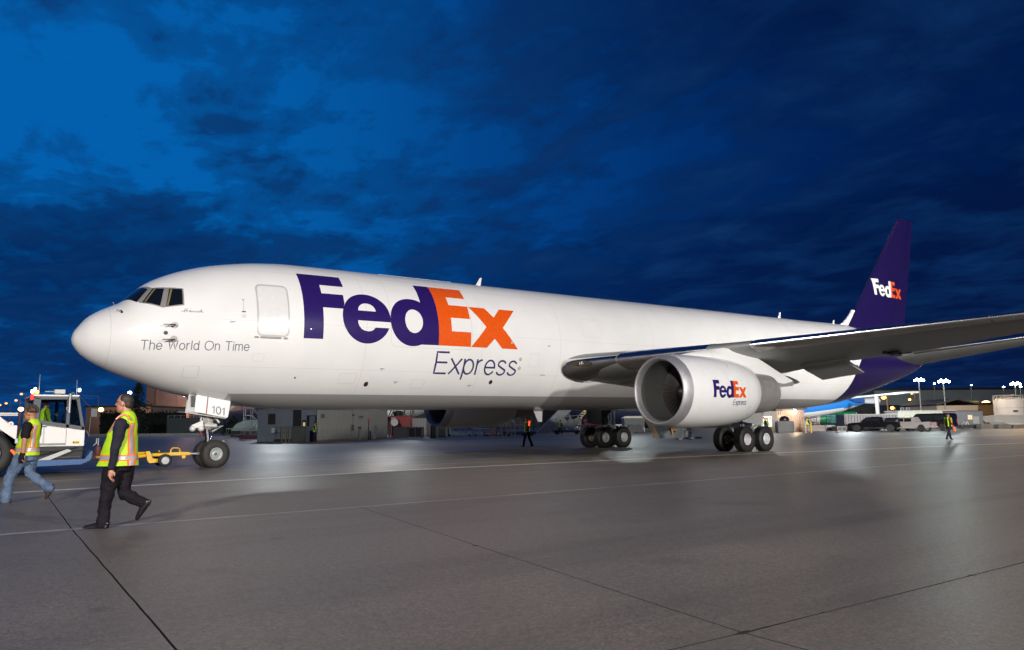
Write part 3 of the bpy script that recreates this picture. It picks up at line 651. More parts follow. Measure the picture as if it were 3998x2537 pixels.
def make_wing(side):
    ys = [2.0, 2.4, 2.8, 3.4, 4.2, 5, 6, 7, 8, 9, 10, 11, 12, 13, 14, 15.5, 17, 18.5, 20, 21.5, 22.8, 23.5]
    w = jbuild(wing_surface(ys, TS, 0, side), 'wing', WINGP, None, 35)
    # polished slats over the leading edge, each its own piece
    tsl = [0, .002, .006, .012, .02, .03, .045, .065, .085]
    for a, b in ((4.35, 7.35), (8.75, 12.2), (12.23, 15.6), (15.63, 19.0), (19.03, 22.6)):
        nn = max(2, int((b-a)/.6)); sl = wing_surface(list(np.linspace(a, b, nn)), tsl, .012, side).build('slat', CHROME, w, 40)
    # flaps and inboard aileron, drooped
    def panel(name, y0, y1, t0, t1, droop, mat=WINGP, th=.06, skew=0.):
        m = MB(); vs = []
        for y in (y0, y1):
            c = interp(TEX, y)-LEX(y); x0 = LEX(y)+c*t0; x1 = LEX(y)+c*t1; z0 = wing_pt(y, t0, False)[2]-.03; z1 = z0-(x1-x0)*math.tan(math.radians(droop))
            vs += [(x0, side*y, z0+.10), (x1, side*y, z1+.02), (x1, side*y, z1-.02), (x0+.25*(x1-x0), side*y, z0-.25*(z0-z1)-th*1.2), (x0, side*y, z0-th)]
        n = 5; m.add(vs, [tuple(range(n)), tuple(range(n, 2*n))[::-1]]+[(i, n+i, n+(i+1) % n, (i+1) % n) for i in range(n)])
        return m.build(name, mat, w, 30)
    panel('flap', 2.75, 6.15, .80, 1.0, 13, LGREY); panel('aileron', 7.65, 9.35, .80, 1.03, 19, WINGP)
    # flap track fairings
    for y, x0, x1, zz, r in ((6.35, 26.6, 29.3, 3.35, .17),):
        m = MB(); n = 12; prof = [(0, .02), (.15, .55), (.4, 1.), (.7, .85), (.9, .45), (1., .04)]; vs = []; fs = []
        for f, k in prof:
            for j in range(n):
                a = 2*math.pi*j/n; vs.append((x0+(x1-x0)*f, side*y+r*k*.62*math.cos(a), zz-.18*f+r*k*1.3*math.sin(a)))
        for i in range(len(prof)-1):
            for j in range(n): fs.append((i*n+j, i*n+(j+1) % n, (i+1)*n+(j+1) % n, (i+1)*n+j))
        m.add(vs, fs); m.build('flap_track_fairing', WINGP, w, 50)
    # hinge brackets on the drooped trailing edge
    for y in (7.75, 7.95, 8.25, 8.45, 9.2, 9.3):
        m = MB(); m.box(28.9, 29.2, side*y-.03, side*y+.03, 3.36+.17*(y-7.7), 3.50+.17*(y-7.7)); m.build('hinge_bracket', DARK, w, 30)
    for q in ((28.6, 29.1, 11.2, .12, 4.02, 4.2), (28.9, 29.0, 11.5, .3, 4.1, 4.15), (28.2, 28.9, 11.0, .02, 4.1, 4.2)):
        m = MB(); m.box(q[0], q[1], side*q[2]-q[3], side*q[2]+q[3], q[4], q[5]); m.build('hinge_bracket', DARK, w, 30)
    return w
WP = make_wing(-1); WS = make_wing(1)
# polished wing root with its landing light
def root_glove(side):
    rows = [(2.30, 17.98, .0), (2.5, 18.0, .0), (2.9, 18.30, 0), (3.5, 18.74, 0), (4.33, 19.32, 0)]
    m = MB(); vs = []; n = 15
    for y, x0, _ in rows:
        f = min(1., (y-2.3)/2.03); zc_ = interp(LEZ, max(y, 2.5)); up = .31*(1-f)+.24*f; dn = .66*(1-f)**1.2+.20*f; lu = .95*(1-f)+.62*f; ld = 1.55*(1-f)+.62*f
        for k in range(n):
            a = -1+2*k/(n-1)
            if a >= 0: vs.append((x0+lu*(a**2.2), side*y, zc_+up*max(0., math.sin(a*math.pi/2))**.8))
            else: b = -a; vs.append((x0+ld*(b**2.0), side*y, zc_-dn*max(0., math.sin(b*math.pi/2))**.9))
    fs = [(i*n+k, i*n+k+1, (i+1)*n+k+1, (i+1)*n+k) for i in range(len(rows)-1) for k in range(n-1)]
    m.add(vs, fs); return jbuild(m, 'wing_root_edge', CHROME, None, 50)
RG = root_glove(-1); root_glove(1)
m = MB(); vs = []
for k in range(16):
    a = 2*math.pi*k/16; vs.append((18.47+.02+.30*math.cos(a)*.68, -3.18-.44*math.cos(a), 3.84+.12*math.sin(a)))
vs2 = [(x-.16, y-.07, z) for x, y, z in vs]; m.add(vs2, [tuple(range(16))]); m.add(vs+vs2, [(i, (i+1) % 16, 16+(i+1) % 16, 16+i) for i in range(16)])
ll = jbuild(m, 'landing_light', pbr('lamp_glass', (.10, .085, .05), .08, .2, var=.2), None, 30)
for dy in (-.05, .17):
    m = MB(); m.ball((18.44-dy*.4-.11, -3.22-dy-.06, 3.84), .05, .085, .085); m.build('lamp_bulb', CHROME, ll, 50)
# wing to body fairing under the hull
m = MB(); vs = []; n = 40
prof = [(17.2, .02, 2.9), (18.0, .34, 2.7), (19.5, .58, 2.45), (21.5, .70, 2.3), (24, .74, 2.25), (27, .72, 2.25), (29.5, .60, 2.35), (31.5, .34, 2.5), (33.2, .02, 2.7)]
for x, g_, zt in prof:
    for k in range(n):
        a = math.pi*k/(n-1); c = fcen(x); base = hull(x, -math.sin(a)*math.pi/2 if True else 0, 0)
        th = -math.pi/2*math.sin(a); sgn = 1 if a > math.pi/2 else -1
        y, z = base[1], base[2]; gr = g_*max(0., math.sin(a))**.7
        lower = max(0., -math.sin(th)); 
        yy = abs(y)*(1+.10*gr)+.30*gr*(1-lower)*1.0; zz = z-.10*gr*lower
        vs.append((x, sgn*yy, zz))
m.add(vs, [(i*n+k, i*n+k+1, (i+1)*n+k+1, (i+1)*n+k) for i in range(len(prof)-1) for k in range(n-1)])
jbuild(m, 'body_fairing', HULLP, None, 60)

# ------------------------------------------------------------------ engines
EY, EZ = 7.92, 2.52
def make_engine(side):
    c = (0, side*EY, EZ); e = MB()
    cowl = [(18.36, 1.325), (18.7, 1.352), (19.3, 1.372), (20, 1.372), (20.8, 1.35), (21.5, 1.30), (22.1, 1.215), (22.55, 1.12), (22.60, 1.09), (22.55, 1.06), (22.0, 1.08), (21.6, 1.05)]
    e.lathe(cowl, 64, 'x', c); eng = jbuild(e, 'engine', WHITE, None, 40)
    m = MB(); lip = [(18.36, 1.327), (18.2, 1.31), (18.08, 1.287), (17.99, 1.257), (17.945, 1.225), (17.935, 1.20), (17.95, 1.172), (18.0, 1.145), (18.08, 1.122), (18.2, 1.10)]
    m.lathe(lip, 64, 'x', c); m.build('inlet_lip', LIPM, eng, 60)
    m = MB(); m.lathe([(18.2, 1.10), (18.5, 1.085), (18.9, 1.09), (19.6, 1.12), (19.62, .0)], 64, 'x', c, mats=[0, 0, 0, 1]); m.build('inlet_duct', [pbr('duct_liner', (.10, .105, .10), .5, var=.12), DARK], eng, 60)
    # fan: blades one by one round the spinner
    hubm = MB(); hubm.lathe([(19.0, .001), (19.04, .09), (19.14, .2), (19.28, .29), (19.42, .34), (19.6, .35)], 28, 'x', c); hubm.build('spinner', DARK, eng, 60)
    bm_ = MB(); vs = []
    for i in range(5):
        r = .34+(1.085-.34)*i/4; tw = math.radians(28+34*i/4); w = .115+.05*i/4
        dx, dt = w*math.cos(tw), w*math.sin(tw)
        vs += [(19.40-dx*.5, dt*.75, r), (19.40+dx*.5, -dt*.75, r)]
    bm_.add(vs, [(2*i, 2*i+1, 2*i+3, 2*i+2) for i in range(4)])
    bl = bm_.build('fan_blade', pbr('fan_titanium', (.13, .115, .12), .45, .6, var=.15), eng, 60); bl.location = (0, c[1], c[2])
    for k in range(1, 38): inst(bl, rot=(2*math.pi*k/38, 0, 0), parent=eng)
    # core exhaust
    m = MB(); m.lathe([(21.8, 1.0), (22.7, .90), (23.25, .845), (23.26, .83), (23.3, .83), (24.0, .80), (24.35, .765), (24.36, .73), (24.0, .72)], 48, 'x', c); m.build('exhaust_nozzle', TITAN, eng, 40)
    m = MB(); m.lathe([(23.9, .52), (24.3, .42), (24.9, .2), (25.1, .02)], 32, 'x', c); m.build('exhaust_cone', TITAN, eng, 50)
    m = MB(); m.lathe([(23.9, .73), (23.9, .5)], 32, 'x', c); m.build('turbine_face', DARK, eng)
    # cowl seams
    m = MB()
    for x in (21.55,): m.lathe([(x, interp(cowl[:8], x)+.003), (x+.012, interp(cowl[:8], x+.012)+.003)], 64, 'x', c)
    m.build('cowl_seam', SEAMM, eng)
    # vortex strake and fan cowl fairing up to the pylon
    m = MB(); m.prism([(20.0, EZ+1.33), (20.9, EZ+1.62), (21.5, EZ+1.50), (21.6, EZ+1.24)], side*(EY-.03), side*(EY+.03)); m.xf(Matrix.Translation((0, c[1], c[2])) @ Matrix.Rotation(math.radians(22)*-side*-1, 4, 'X') @ Matrix.Translation((0, -c[1], -c[2]))); m.build('strake', WHITE, eng, 30)
    # pylon
    def py(x): return interp([(19.0, .02), (19.8, .20), (21, .27), (24, .27), (25.3, .16), (26.32, .02)], x)
    up = [(19.0, 3.86), (19.8, 4.02), (20.6, 4.14), (21.6, 4.26), (22.6, 4.24), (23.6, 4.02), (24.6, 3.66), (25.5, 3.35), (26.32, 3.10)]
    lo = [(19.0, 3.76), (19.8, 3.68), (20.6, 3.55), (21.6, 3.4), (22.6, 3.25), (23.6, 3.10), (24.6, 3.02), (25.5, 2.93), (26.32, 3.05)]
    m = MB(); vs = []
    for (x, zu), (_, zl) in zip(up, lo):
        w = py(x)
        vs += [(x, side*EY-w*.5, zu), (x, side*EY-w, (zu*.6+zl*.4)), (x, side*EY-w, zl), (x, side*EY+w, zl), (x, side*EY+w, (zu*.6+zl*.4)), (x, side*EY+w*.5, zu)]
    m.add(vs, [(i*6+k, i*6+(k+1) % 6, (i+1)*6+(k+1) % 6, (i+1)*6+k) for i in range(len(up)-1) for k in range(6)]+[tuple(range(6)), tuple(range(len(vs)-6, len(vs)))])
    m.build('pylon', WHITE, eng, 60)
    m = MB(); m.prism([(23.3, 3.16), (24.6, 3.02), (25.4, 2.93), (26.25, 3.0), (26.1, 2.86), (25.2, 2.78), (24.0, 2.86)], side*EY-.18, side*EY+.18); m.build('pylon_heat_shield', TITAN, eng, 30, .02)
    return eng
EP = make_engine(-1); ES = make_engine(1)
# wordmark on the port nacelle (reuses the hull artwork, scaled)
NAC = [(18.36, 1.325), (18.7, 1.352), (19.3, 1.372), (20, 1.372), (20.8, 1.35), (21.5, 1.30), (22.1, 1.215), (22.55, 1.12)]
def nac(x, a): r = interp(NAC, x)+.006; return (x, -EY-r*math.cos(a), EZ+r*math.sin(a))
kx, ky = 1.985/9.05, .60/2.64
for ch in 'FedEx':
    loops = [[(19.39+(x-6.59)*kx, (s+.463)*ky) for x, s in lp] for lp in LOGO[ch]]
    decal('letter', [loops], ORANGE if ch in 'Ex' else PURPLE, lambda x, s: nac(x, math.radians(-11.2)+s/1.29), EP, .05, .12)
lettering('lettering', 'Express', 20.60, 21.42, lambda x: -.52, .19, .023, TXT, lambda x, s: nac(x, s/1.29), .17, EP)
m = MB()
for k in range(7): stroke(m, [(22.30, .10-.05*k), (22.36, .10-.05*k)], .02, lambda x, s: nac(x, s/1.2))
m.build('cowl_placard', SEAMM, EP)

# ------------------------------------------------------------------ tail
FINP = pbr('fin_purple', (.012, .006, .056), .35, coat=.8, var=.06, spec=.12)
def fin_pt(t, h, side):   # chord fraction, height fraction
    zb, zt = 6.9, 16.03; z = zb+(zt-zb)*h; xl = 44.15+(52.46-44.15)*h; xt = 52.0+(54.70-52.0)*h
    return (xl+(xt-xl)*t, side*foil(t)*(xt-xl)*(.105-.02*h), z)
m = MB(); hs_n = 22; ts_ = [0, .004, .012, .025, .05, .09, .15, .25, .4, .55, .69, .70, .8, .9, 1.0]; vs = []; n = 2*len(ts_)-1
for i in range(hs_n+1):
    vs += [fin_pt(t, i/hs_n, -1) for t in ts_[::-1]]+[fin_pt(t, i/hs_n, 1) for t in ts_[1:]]
fs = [(i*n+k, i*n+(k+1) % n, (i+1)*n+(k+1) % n, (i+1)*n+k) for i in range(hs_n) for k in range(n)]+[tuple(range(hs_n*n, (hs_n+1)*n))]
m.add(vs, fs); FIN = jbuild(m, 'tail_fin', FINP, None, 40)
# dorsal fillet in front of the fin
m = MB(); q = [(43.78, 7.56), (44.28, 7.77), (44.7, 8.04), (45.08, 8.35), (45.4, 8.68), (45.75, 8.68), (46.2, 7.4), (44, 7.35)]; m.prism(q, -.06, .06); jbuild(m, 'dorsal_fillet', WHITE, None, 40, .03)
# bare metal leading edge of the fin
m = MB(); vs = []
for i in range(hs_n+1):
    h = .17+.79*i/hs_n; p = fin_pt(0, h, 1); vs += [(p[0]+.16, -.10, p[2]), (p[0]-.02, 0, p[2]), (p[0]+.16, .10, p[2])]
m.add(vs, [(3*i+k, 3*i+k+1, 3*i+k+4, 3*i+k+3) for i in range(hs_n) for k in range(2)]); m.build('fin_leading_edge', pbr('dull_purple_metal', (.10, .09, .16), .25, .8, var=.05), FIN, 50)
m = MB()
for h0, h1 in ((.06, .36), (.365, .66), (.665, .96)):
    a, b, c_, d2 = fin_pt(.712, h0, -1), fin_pt(.985, h0, -1), fin_pt(.985, h1, -1), fin_pt(.712, h1, -1); m.quad(*[(p[0], p[1]-.012, p[2]) for p in (a, b, c_, d2)])
m.build('rudder', pbr('purple_rudder', (.012, .006, .054), .35, coat=.6, var=.05, spec=.15), FIN, 30)
def fin_map(x, z):
    h = (z-6.9)/(16.03-6.9); xl = 44.15+8.31*h; xt = 52.0+2.7*h; t = min(1, max(0, (x-xl)/(xt-xl))); p = fin_pt(t, h, -1); return (x, p[1]-.03, z)
TLW = pbr('tail_white_print', (.78, .80, .78), .35, var=0)
kx, ky = 3.93/9.05, 1.16/2.64
for ch in 'FedEx':
    loops = [[(47.97+(x-6.59)*kx, 9.90+(s+.463)*ky) for x, s in lp] for lp in LOGO[ch]]
    decal('letter', [loops], ORANGE if ch in 'Ex' else TLW, fin_map, FIN, .2, .25)
def stabilizer(side):
    m = MB(); ys = [.9, 1.3, 2.5, 4, 5.5, 7, 8.3, 9.1, 9.3]; vs = []; n = 2*len(ts_)-1
    for y in ys:
        xl = 47.29+(y-1.3)*.718; xt = 52.43+(y-1.3)*.325; zl = 5.636+(y-1.3)*.135; zt = 5.083+(y-1.3)*.16+.18; 
        if y > 9.2: xl += .25
        for t in ts_[::-1]: vs.append((xl+(xt-xl)*t, side*y, zl+(zt-zl)*t+foil(t)*(xt-xl)*.09))
        for t in ts_[1:]: vs.append((xl+(xt-xl)*t, side*y, zl+(zt-zl)*t-foil(t)*(xt-xl)*.09))
    m.add(vs, [(i*n+k, i*n+(k+1) % n, (i+1)*n+(k+1) % n, (i+1)*n+k) for i in range(len(ys)-1) for k in range(n)]+[tuple(range((len(ys)-1)*n, len(ys)*n))])
    st = jbuild(m, 'stabilizer', WINGP, None, 40)
    m = MB(); vs = []
    for y in ys[2:]:
        xl = 47.29+(y-1.3)*.718; zl = 5.636+(y-1.3)*.135; c_ = 5.14-.393*(y-1.3)
        for t, u in ((.05, 1), (.025, 1), (.008, 1), (0, 0), (.008, -1), (.025, -1), (.05, -1)): vs.append((xl+c_*t-.01, side*y, zl-.05*t*6+u*(foil(t)*c_*.09+.008)))
    m.add(vs, [(i*7+k, i*7+k+1, (i+1)*7+k+1, (i+1)*7+k) for i in range(len(ys)-3) for k in range(6)]); m.build('stabilizer_edge', CHROME, st, 60)
stabilizer(-1); stabilizer(1)

# ------------------------------------------------------------------ undercarriage
def tyre_mesh(R, w, rim, name, mat, grooves=True):
    m = MB(); h = w/2; pr_ = [(-h*.55, rim), (-h*.9, rim+.05*R), (-h, rim+.38*(R-rim)), (-h*.97, rim+.6*(R-rim)), (-h*.82, R*.95), (-h*.6, R*.99)]
    if grooves:
        for g_ in (-.35, -.12, .12, .35): pr_ += [(w*g_-.012, R), (w*g_-.01, R*.985), (w*g_+.01, R*.985), (w*g_+.012, R)]
    else: pr_ += [(0, R)]
    pr_ += [(h*.6, R*.99), (h*.82, R*.95), (h*.97, rim+.6*(R-rim)), (h, rim+.38*(R-rim)), (h*.9, rim+.05*R), (h*.55, rim)]
    m.lathe(pr_, 44, 'y'); return m.mesh(name, mat, 50)
def rim_mesh(r, w, name, mat, holes=True):
    m = MB(); h = w/2
    m.lathe([(-h*.6, r*.99), (-h*.78, r*1.0), (-h*.80, r*.93), (-h*.62, r*.86), (-h*.56, r*.62), (-h*.66, r*.5), (-h*.70, r*.34), (-h*.78, r*.30), (-h*.80, 0.002)], 36, 'y', mats=[0]*8)
    if holes:
        for k in range(16):
            a = 2*math.pi*k/16; ca, sa = math.cos(a), math.sin(a); c0, c1 = r*.68, r*.80; t = r*.055
            m.box(-t, t, -h*.60, -h*.575, c0, c1, 1); b = len(m.v)-8; m.v[b:] = [(x*ca+z*sa, y, -x*sa+z*ca) for x, y, z in m.v[b:]]
    return m.mesh(name, [mat, DARK], 40)
TY_M = tyre_mesh(.575, .45, .262, 'tyre', BLACK); TY_N = tyre_mesh(.465, .34, .20, 'tyre', TYRE_N)
RI_W = rim_mesh(.262, .45, 'rim', RIMW); RI_G = rim_mesh(.262, .45, 'rim', RIMG); RI_N = rim_mesh(.215, .34, 'rim', RIMG)
bk = MB(); bk.lathe([(0, .20), (.10, .20), (.12, .16), (.30, .15), (.30, .02)], 20, 'y')
for k in range(7):
    a = 2*math.pi*k/7; bk.ball((.19*math.cos(a), .10, .19*math.sin(a)), .055, .07, .055, 6, 5)
BRK = bk.mesh('brake_unit', BRAKE, 40)
def put(me, loc, rot, parent, name):
    o = bpy.data.objects.new(name, me); link(o, parent); o.location = loc; o.rotation_euler = rot; return o
def main_gear(side, rimm):
    y0 = side*4.65; m = MB()
    m.tube([(27.0, y0*.97, 3.6), (27.12, y0, 1.25)], [.21, .19], 16); m.tube([(27.12, y0, 1.3), (27.15, y0, .58)], .115, 14, 1)
    m.tube([(26.44, y0, .54), (27.86, y0, .54)], .13, 10); m.tube([(27.15, y0, .5), (27.15, y0, .78)], .2, 12)
    for x in (26.44, 27.86): m.tube([(x, y0-.72, .54), (x, y0+.72, .54)], .075, 10)
    m.tube([(27.1, y0, 1.5), (27.75, y0, 1.05), (27.4, y0, .7)], .05, 8); m.tube([(27.0, y0, 2.6), (25.6, y0*.8, 3.0)], .09, 10); m.tube([(27.0, y0, 1.7), (26.9, side*2.6, 2.9)], .10, 10); m.tube([(26.95, y0-.1, 2.5), (28.6, y0, 3.2)], .07, 8)
    for k in range(5): m.tube([(26.9+.03*k, y0-.16, 2.4), (26.85+.07*k, y0-.22, 1.5), (26.8+.16*k, y0-.2, .75)], .014, 5)
    g_ = jbuild(m, 'main_landing_gear', [pbr('gear_grey', (.16, .16, .155), .5, .3, var=.25), PISTON], None, 45)
    m = MB(); m.slab([(26.35, side*5.25, 1.35), (27.75, side*5.25, 1.20), (27.7, side*5.42, 3.3), (26.4, side*5.42, 3.3)], .05); m.build('gear_door', GREYP, g_, 30)
    for x in (27.15-.71, 27.15+.71):
        for s2 in (-1, 1):
            yy = y0+s2*.57; rz = 0 if s2 < 0 else math.pi
            put(TY_M, (x, yy, .562), (0, random.uniform(0, 3), 0), g_, 'tyre'); put(rimm, (x, yy, .562), (0, 0, rz), g_, 'rim'); put(BRK, (x, yy+(.05 if s2 < 0 else -.05), .562), (0, 0, 0 if s2 < 0 else math.pi), g_, 'brake_unit')
    return g_
GP = main_gear(-1, RI_W); GS = main_gear(1, RI_G)
# inboard gear door hanging open from the keel, with its operating rod
GDO = pbr('gear_door_inside', (.20, .22, .22), .45, .3, var=.3, scale=3)
m = MB(); q = [(23.9, -1.02, 2.35), (24.13, -1.10, 1.63), (24.43, -1.17, 1.22), (24.74, -1.22, .59), (26.75, -1.22, .56), (27.2, -1.15, .85), (27.25, -1.02, 2.3)]; nq = len(q)
m.add(q+[(x+.22, y-.22, z) for x, y, z in q], [tuple(range(nq)), tuple(range(nq, 2*nq))[::-1]]+[(i, nq+i, nq+(i+1) % nq, (i+1) % nq) for i in range(nq)], 0)
for i in range(3): m.m[2+i] = 1
gdoor = jbuild(m, 'keel_gear_door', [GDO, pbr('cream_edge', (.62, .50, .36), .4, var=.05)], None, 30)
m = MB(); m.tube([(25.45, -1.48, 1.9), (25.72, -1.5, 1.15), (25.80, -1.5, .78)], .05, 8); m.tube([(25.75, -1.52, 1.0), (26.1, -1.52, .92)], .035, 8); m.build('door_actuator', pbr('amber_rod', (.55, .26, .04), .4, .2, var=.1), gdoor, 40)
m = MB(); m.box(26.2, 27.66, -1.55, -1.30, .50, .58); m.box(27.66, 27.95, -1.52, -1.32, .53, .62); m.prism([(26.7, .6), (26.8, .95), (27.0, .9), (27.2, .6)], -1.5, -1.42); m.build('door_hinge', GALV, gdoor, 30)
m = MB(); m.slab([(29.6, -5.3, 1.06), (31.1, -5.3, 1.36), (31.1, -4.6, 1.44), (29.6, -4.6, 1.1)], .05)
# nose gear
NX, NZ = 4.38, .455
m = MB(); m.tube([(4.15, 0, 2.5), (4.21, 0, 1.3)], [.17, .155], 16); m.tube([(4.21, 0, 1.32), (4.30, 0, .62)], .105, 16, 1); m.tube([(4.34, -.36, NZ), (4.34, .36, NZ)], .06, 10)
m.tube([(4.26, 0, .80), (4.34, 0, .42)], .12, 12)
m.tube([(4.33, -.05, 1.32), (4.72, -.05, 1.40), (4.36, -.05, 1.20)], .04, 8); m.tube([(4.3, -.1, .82), (4.76, -.12, .86)], .035, 8)
m.tube([(4.2, 0, 1.5), (5.5, 0, 2.35)], .06, 8); m.tube([(4.05, -.22, 1.42), (4.45, -.22, 1.40)], .07, 10); m.tube([(4.05, .22, 1.42), (4.45, .22, 1.40)], .07, 10)
m.ball((4.2, 0, 1.42), .24, .26, .18, 12, 8); m.tube([(4.2, -.16, 1.95), (4.55, -.2, 1.5)], .035, 8); m.tube([(4.0, -.1, 1.95), (3.95, -.1, 1.4)], .03, 8)
for k in range(4): m.tube([(3.98+.05*k, -.2, 1.9), (3.95+.07*k, -.25, 1.6), (4.05+.05*k, -.2, 1.35)], .014, 5)
NG = jbuild(m, 'nose_landing_gear', [pbr('nose_gear_white', (.60, .59, .57), .4, .1, var=.2, scale=10), PISTON], None, 45)
NR = Matrix.Rotation(math.radians(7), 4, 'Z')
for y in (-.30, .30):
    p = NR @ Vector((NX-4.38, y, 0)); put(TY_N, (NX+p.x, p.y, NZ), (0, .3, math.radians(7)), NG, 'tyre')
    put(RI_N, (NX+p.x, p.y, NZ), (0, 0, math.radians(7)+(0 if y < 0 else math.pi)), NG, 'rim')
m = MB()
for y in (-.46,): m.lathe([(0, .045), (.01, .03), (.02, .001)], 16, 'y', (NX+.02, y+.01, NZ))
m.build('axle_cap', pbr('navy_cap', (.02, .02, .07), .4, var=0), NG, 30)
lm = pbr('taxi_lamp_white', (.72, .70, .68), .35, var=.05)
for x, z, s_ in ((3.66, 1.31, 1.), (3.93, 1.31, 1.)):
    m = MB(); m.ball((x, -.30, z), .10, .12, .10, 14, 10); m.build('taxi_light', lm, NG, 50)
m = MB(); m.prism([(3.62, 1.42), (3.98, 1.58), (4.0, 1.38), (3.66, 1.30)], -.36, -.16); m.build('light_bracket', lm, NG, 30, .02)
m = MB(); m.tube([(3.90, -.34, 1.22), (3.97, -.35, 1.02)], .022, 6); m.build('safety_streamer', glow('streamer_red_glow', (.9, .10, .03), .25), NG, 30)  # streamer is no lamp; emission stands in for light falling on it
# nose gear doors; the near one carries the fleet number
def dquad(y):
    return [(3.66, 2.40), (3.70, 2.43), (4.74, 2.245), (4.79, 2.20), (4.72, 1.68), (4.67, 1.66), (3.62, 1.865)]
nd = MB(); nd.prism(dquad(0), -.60, -.56); NDO = nd.build('nose_gear_door', WHITE, NG, 30, .012)
m = MB(); m.prism([(4.02, 2.368), (4.055, 2.36), (4.02, 1.80), (3.985, 1.807)], -.606, -.6); m.build('door_stripe', REDL, NG, 30)
sl = math.tan(math.radians(-10.5))
lettering('fleet_number', '101', 4.19, 4.60, lambda x: 1.83+sl*(x-4.19), .235, .028, TXT, lambda x, z: (x, -.607, z), .2, NG)
nd = MB(); nd.prism(dquad(0), .56, .60); nd.build('nose_gear_door', WHITE, NG, 30, .012)
m = MB(); m.slab([(3.36, -.5, 1.86), (3.64, -.55, 1.84), (3.66, -.5, 2.40), (3.46, -.45, 2.44)], .05); m.build('nose_gear_door', LGREY, NG, 30)
m = MB(); m.box(3.52, 3.62, -.57, -.53, 2.02, 2.40); m.build('door_recess', DARK, NG)
m = MB(); m.slab([(3.36, -.5, 1.86), (4.68, -.5, 1.66), (4.6, .5, 1.72), (3.36, .5, 1.90)], .03); m.build('gear_bay_panel', LGREY, NG, 30)
# ------------------------------------------------------------------ people
def skin(mb, voxel, name, mat, smooth_iter=2, fold=0.):
    """one continuous surface round overlapping limb volumes"""
    me = bpy.data.meshes.new(name); me.from_pydata(mb.v, [], mb.f)
    bm = bmesh.new(); bm.from_mesh(me); bmesh.ops.remove_doubles(bm, verts=bm.verts, dist=1e-5); bmesh.ops.recalc_face_normals(bm, faces=bm.faces); bm.to_mesh(me); bm.free()
    o = bpy.data.objects.new('tmp', me); COL.objects.link(o)
    r = o.modifiers.new('r', 'REMESH'); r.mode = 'VOXEL'; r.voxel_size = voxel; r.use_smooth_shade = True
    if smooth_iter:
        s_ = o.modifiers.new('s', 'SMOOTH'); s_.iterations = smooth_iter; s_.factor = .5
    if fold:
        tx = bpy.data.textures.get('cloth_folds') or bpy.data.textures.new('cloth_folds', 'CLOUDS'); tx.noise_scale = .11; tx.noise_depth = 2
        dm = o.modifiers.new('d', 'DISPLACE'); dm.texture = tx; dm.strength = fold; dm.mid_level = .5; dm.texture_coords = 'LOCAL'
    dg = bpy.context.evaluated_depsgraph_get(); me2 = bpy.data.meshes.new_from_object(o.evaluated_get(dg)); me2.name = name
    bpy.data.objects.remove(o); bpy.data.meshes.remove(me)
    me2.materials.clear(); me2.materials.append(mat)
    for p in me2.polygons: p.use_smooth = True
    return me2
def limb(mb, pts, rad, n=12):
    mb.tube(pts, rad, n)
    mb.ball(pts[0], rad[0], n=10, k=6); mb.ball(pts[-1], rad[-1], n=10, k=6)
    for p, r in zip(pts[1:-1], rad[1:-1]): mb.ball(p, r, n=10, k=6)
def loft(mb, rings, n=20, caps=True):
    """rings: centre, half depth (x), half width (y)"""
    vs = []
    for (c, a, b) in rings:
        for k in range(n):
            t = 2*math.pi*k/n; vs.append((c[0]+a*math.cos(t), c[1]+b*math.sin(t), c[2]))
    fs = [(i*n+k, i*n+(k+1) % n, (i+1)*n+(k+1) % n, (i+1)*n+k) for i in range(len(rings)-1) for k in range(n)]
    if caps: fs += [tuple(range(n))[::-1], tuple(range((len(rings)-1)*n, len(rings)*n))]
    mb.add(vs, fs)
SKIN = pbr('skin', (.42, .20, .13), .5, var=.1, scale=20); SKIN2 = pbr('skin_tanned', (.40, .17, .10), .5, var=.1, scale=20)
LIME = pbr('hi_vis_lime', (.42, .66, .01), .6, var=.12, scale=9, bump=.2); VORG = pbr('hi_vis_orange', (.85, .16, .01), .6, var=.05); REFL = pbr('reflective_tape', (.42, .41, .43), .35, .3, var=.1)
CLOTH_B = pbr('black_cloth', (.012, .010, .014), .8, spec=.12, var=.25, scale=12); CLOTH_N = pbr('navy_cloth', (.020, .019, .032), .8, spec=.12, var=.25, scale=12); JEANS = pbr('blue_denim', (.105, .15, .235), .85, spec=.12, var=.35, scale=7, bump=.4)
HAIRD = pbr('dark_hair', (.032, .019, .013), .6, var=.3, scale=40, bump=.4); HAIRB = pbr('brown_hair', (.062, .032, .017), .6, var=.4, scale=30, bump=.6); SHOE = pbr('black_leather', (.012, .009, .010), .35, var=.2); SHOEB = pbr('brown_leather', (.055, .028, .018), .5, var=.2)
MAROON = pbr('maroon_cloth', (.16, .015, .02), .8, spec=.12, var=.2); EYE = pbr('eye', (.02, .015, .012), .2, var=0)
def hand(mb, wrist, tip_dir, s=1., curl=.35, side=1):
    w = Vector(wrist); d = Vector(tip_dir).normalized(); up = Vector((0, 1, 0)); x = up.cross(d).normalized(); up = d.cross(x)
    palm = [w+d*.02*s, w+d*.05*s, w+d*.09*s]; limb(mb, [tuple(p) for p in palm], [.026*s, .036*s, .034*s], 8)
    for i, ln in enumerate((.075, .085, .08, .062)):
        b = w+d*.09*s+up*(.030-.020*i)*s; m1 = b+d*ln*.5*s+x*side*curl*.02*s; e = m1+d*ln*.42*s+x*side*curl*.06*s; limb(mb, [tuple(b), tuple(m1), tuple(e)], [.0105*s, .0095*s, .008*s], 6)
    t0 = w+d*.035*s+x*side*.02*s; t1 = t0+(d*.6+x*side*.8).normalized()*.04*s; t2 = t1+d*.035*s; limb(mb, [tuple(t0), tuple(t1), tuple(t2)], [.013*s, .012*s, .009*s], 6)
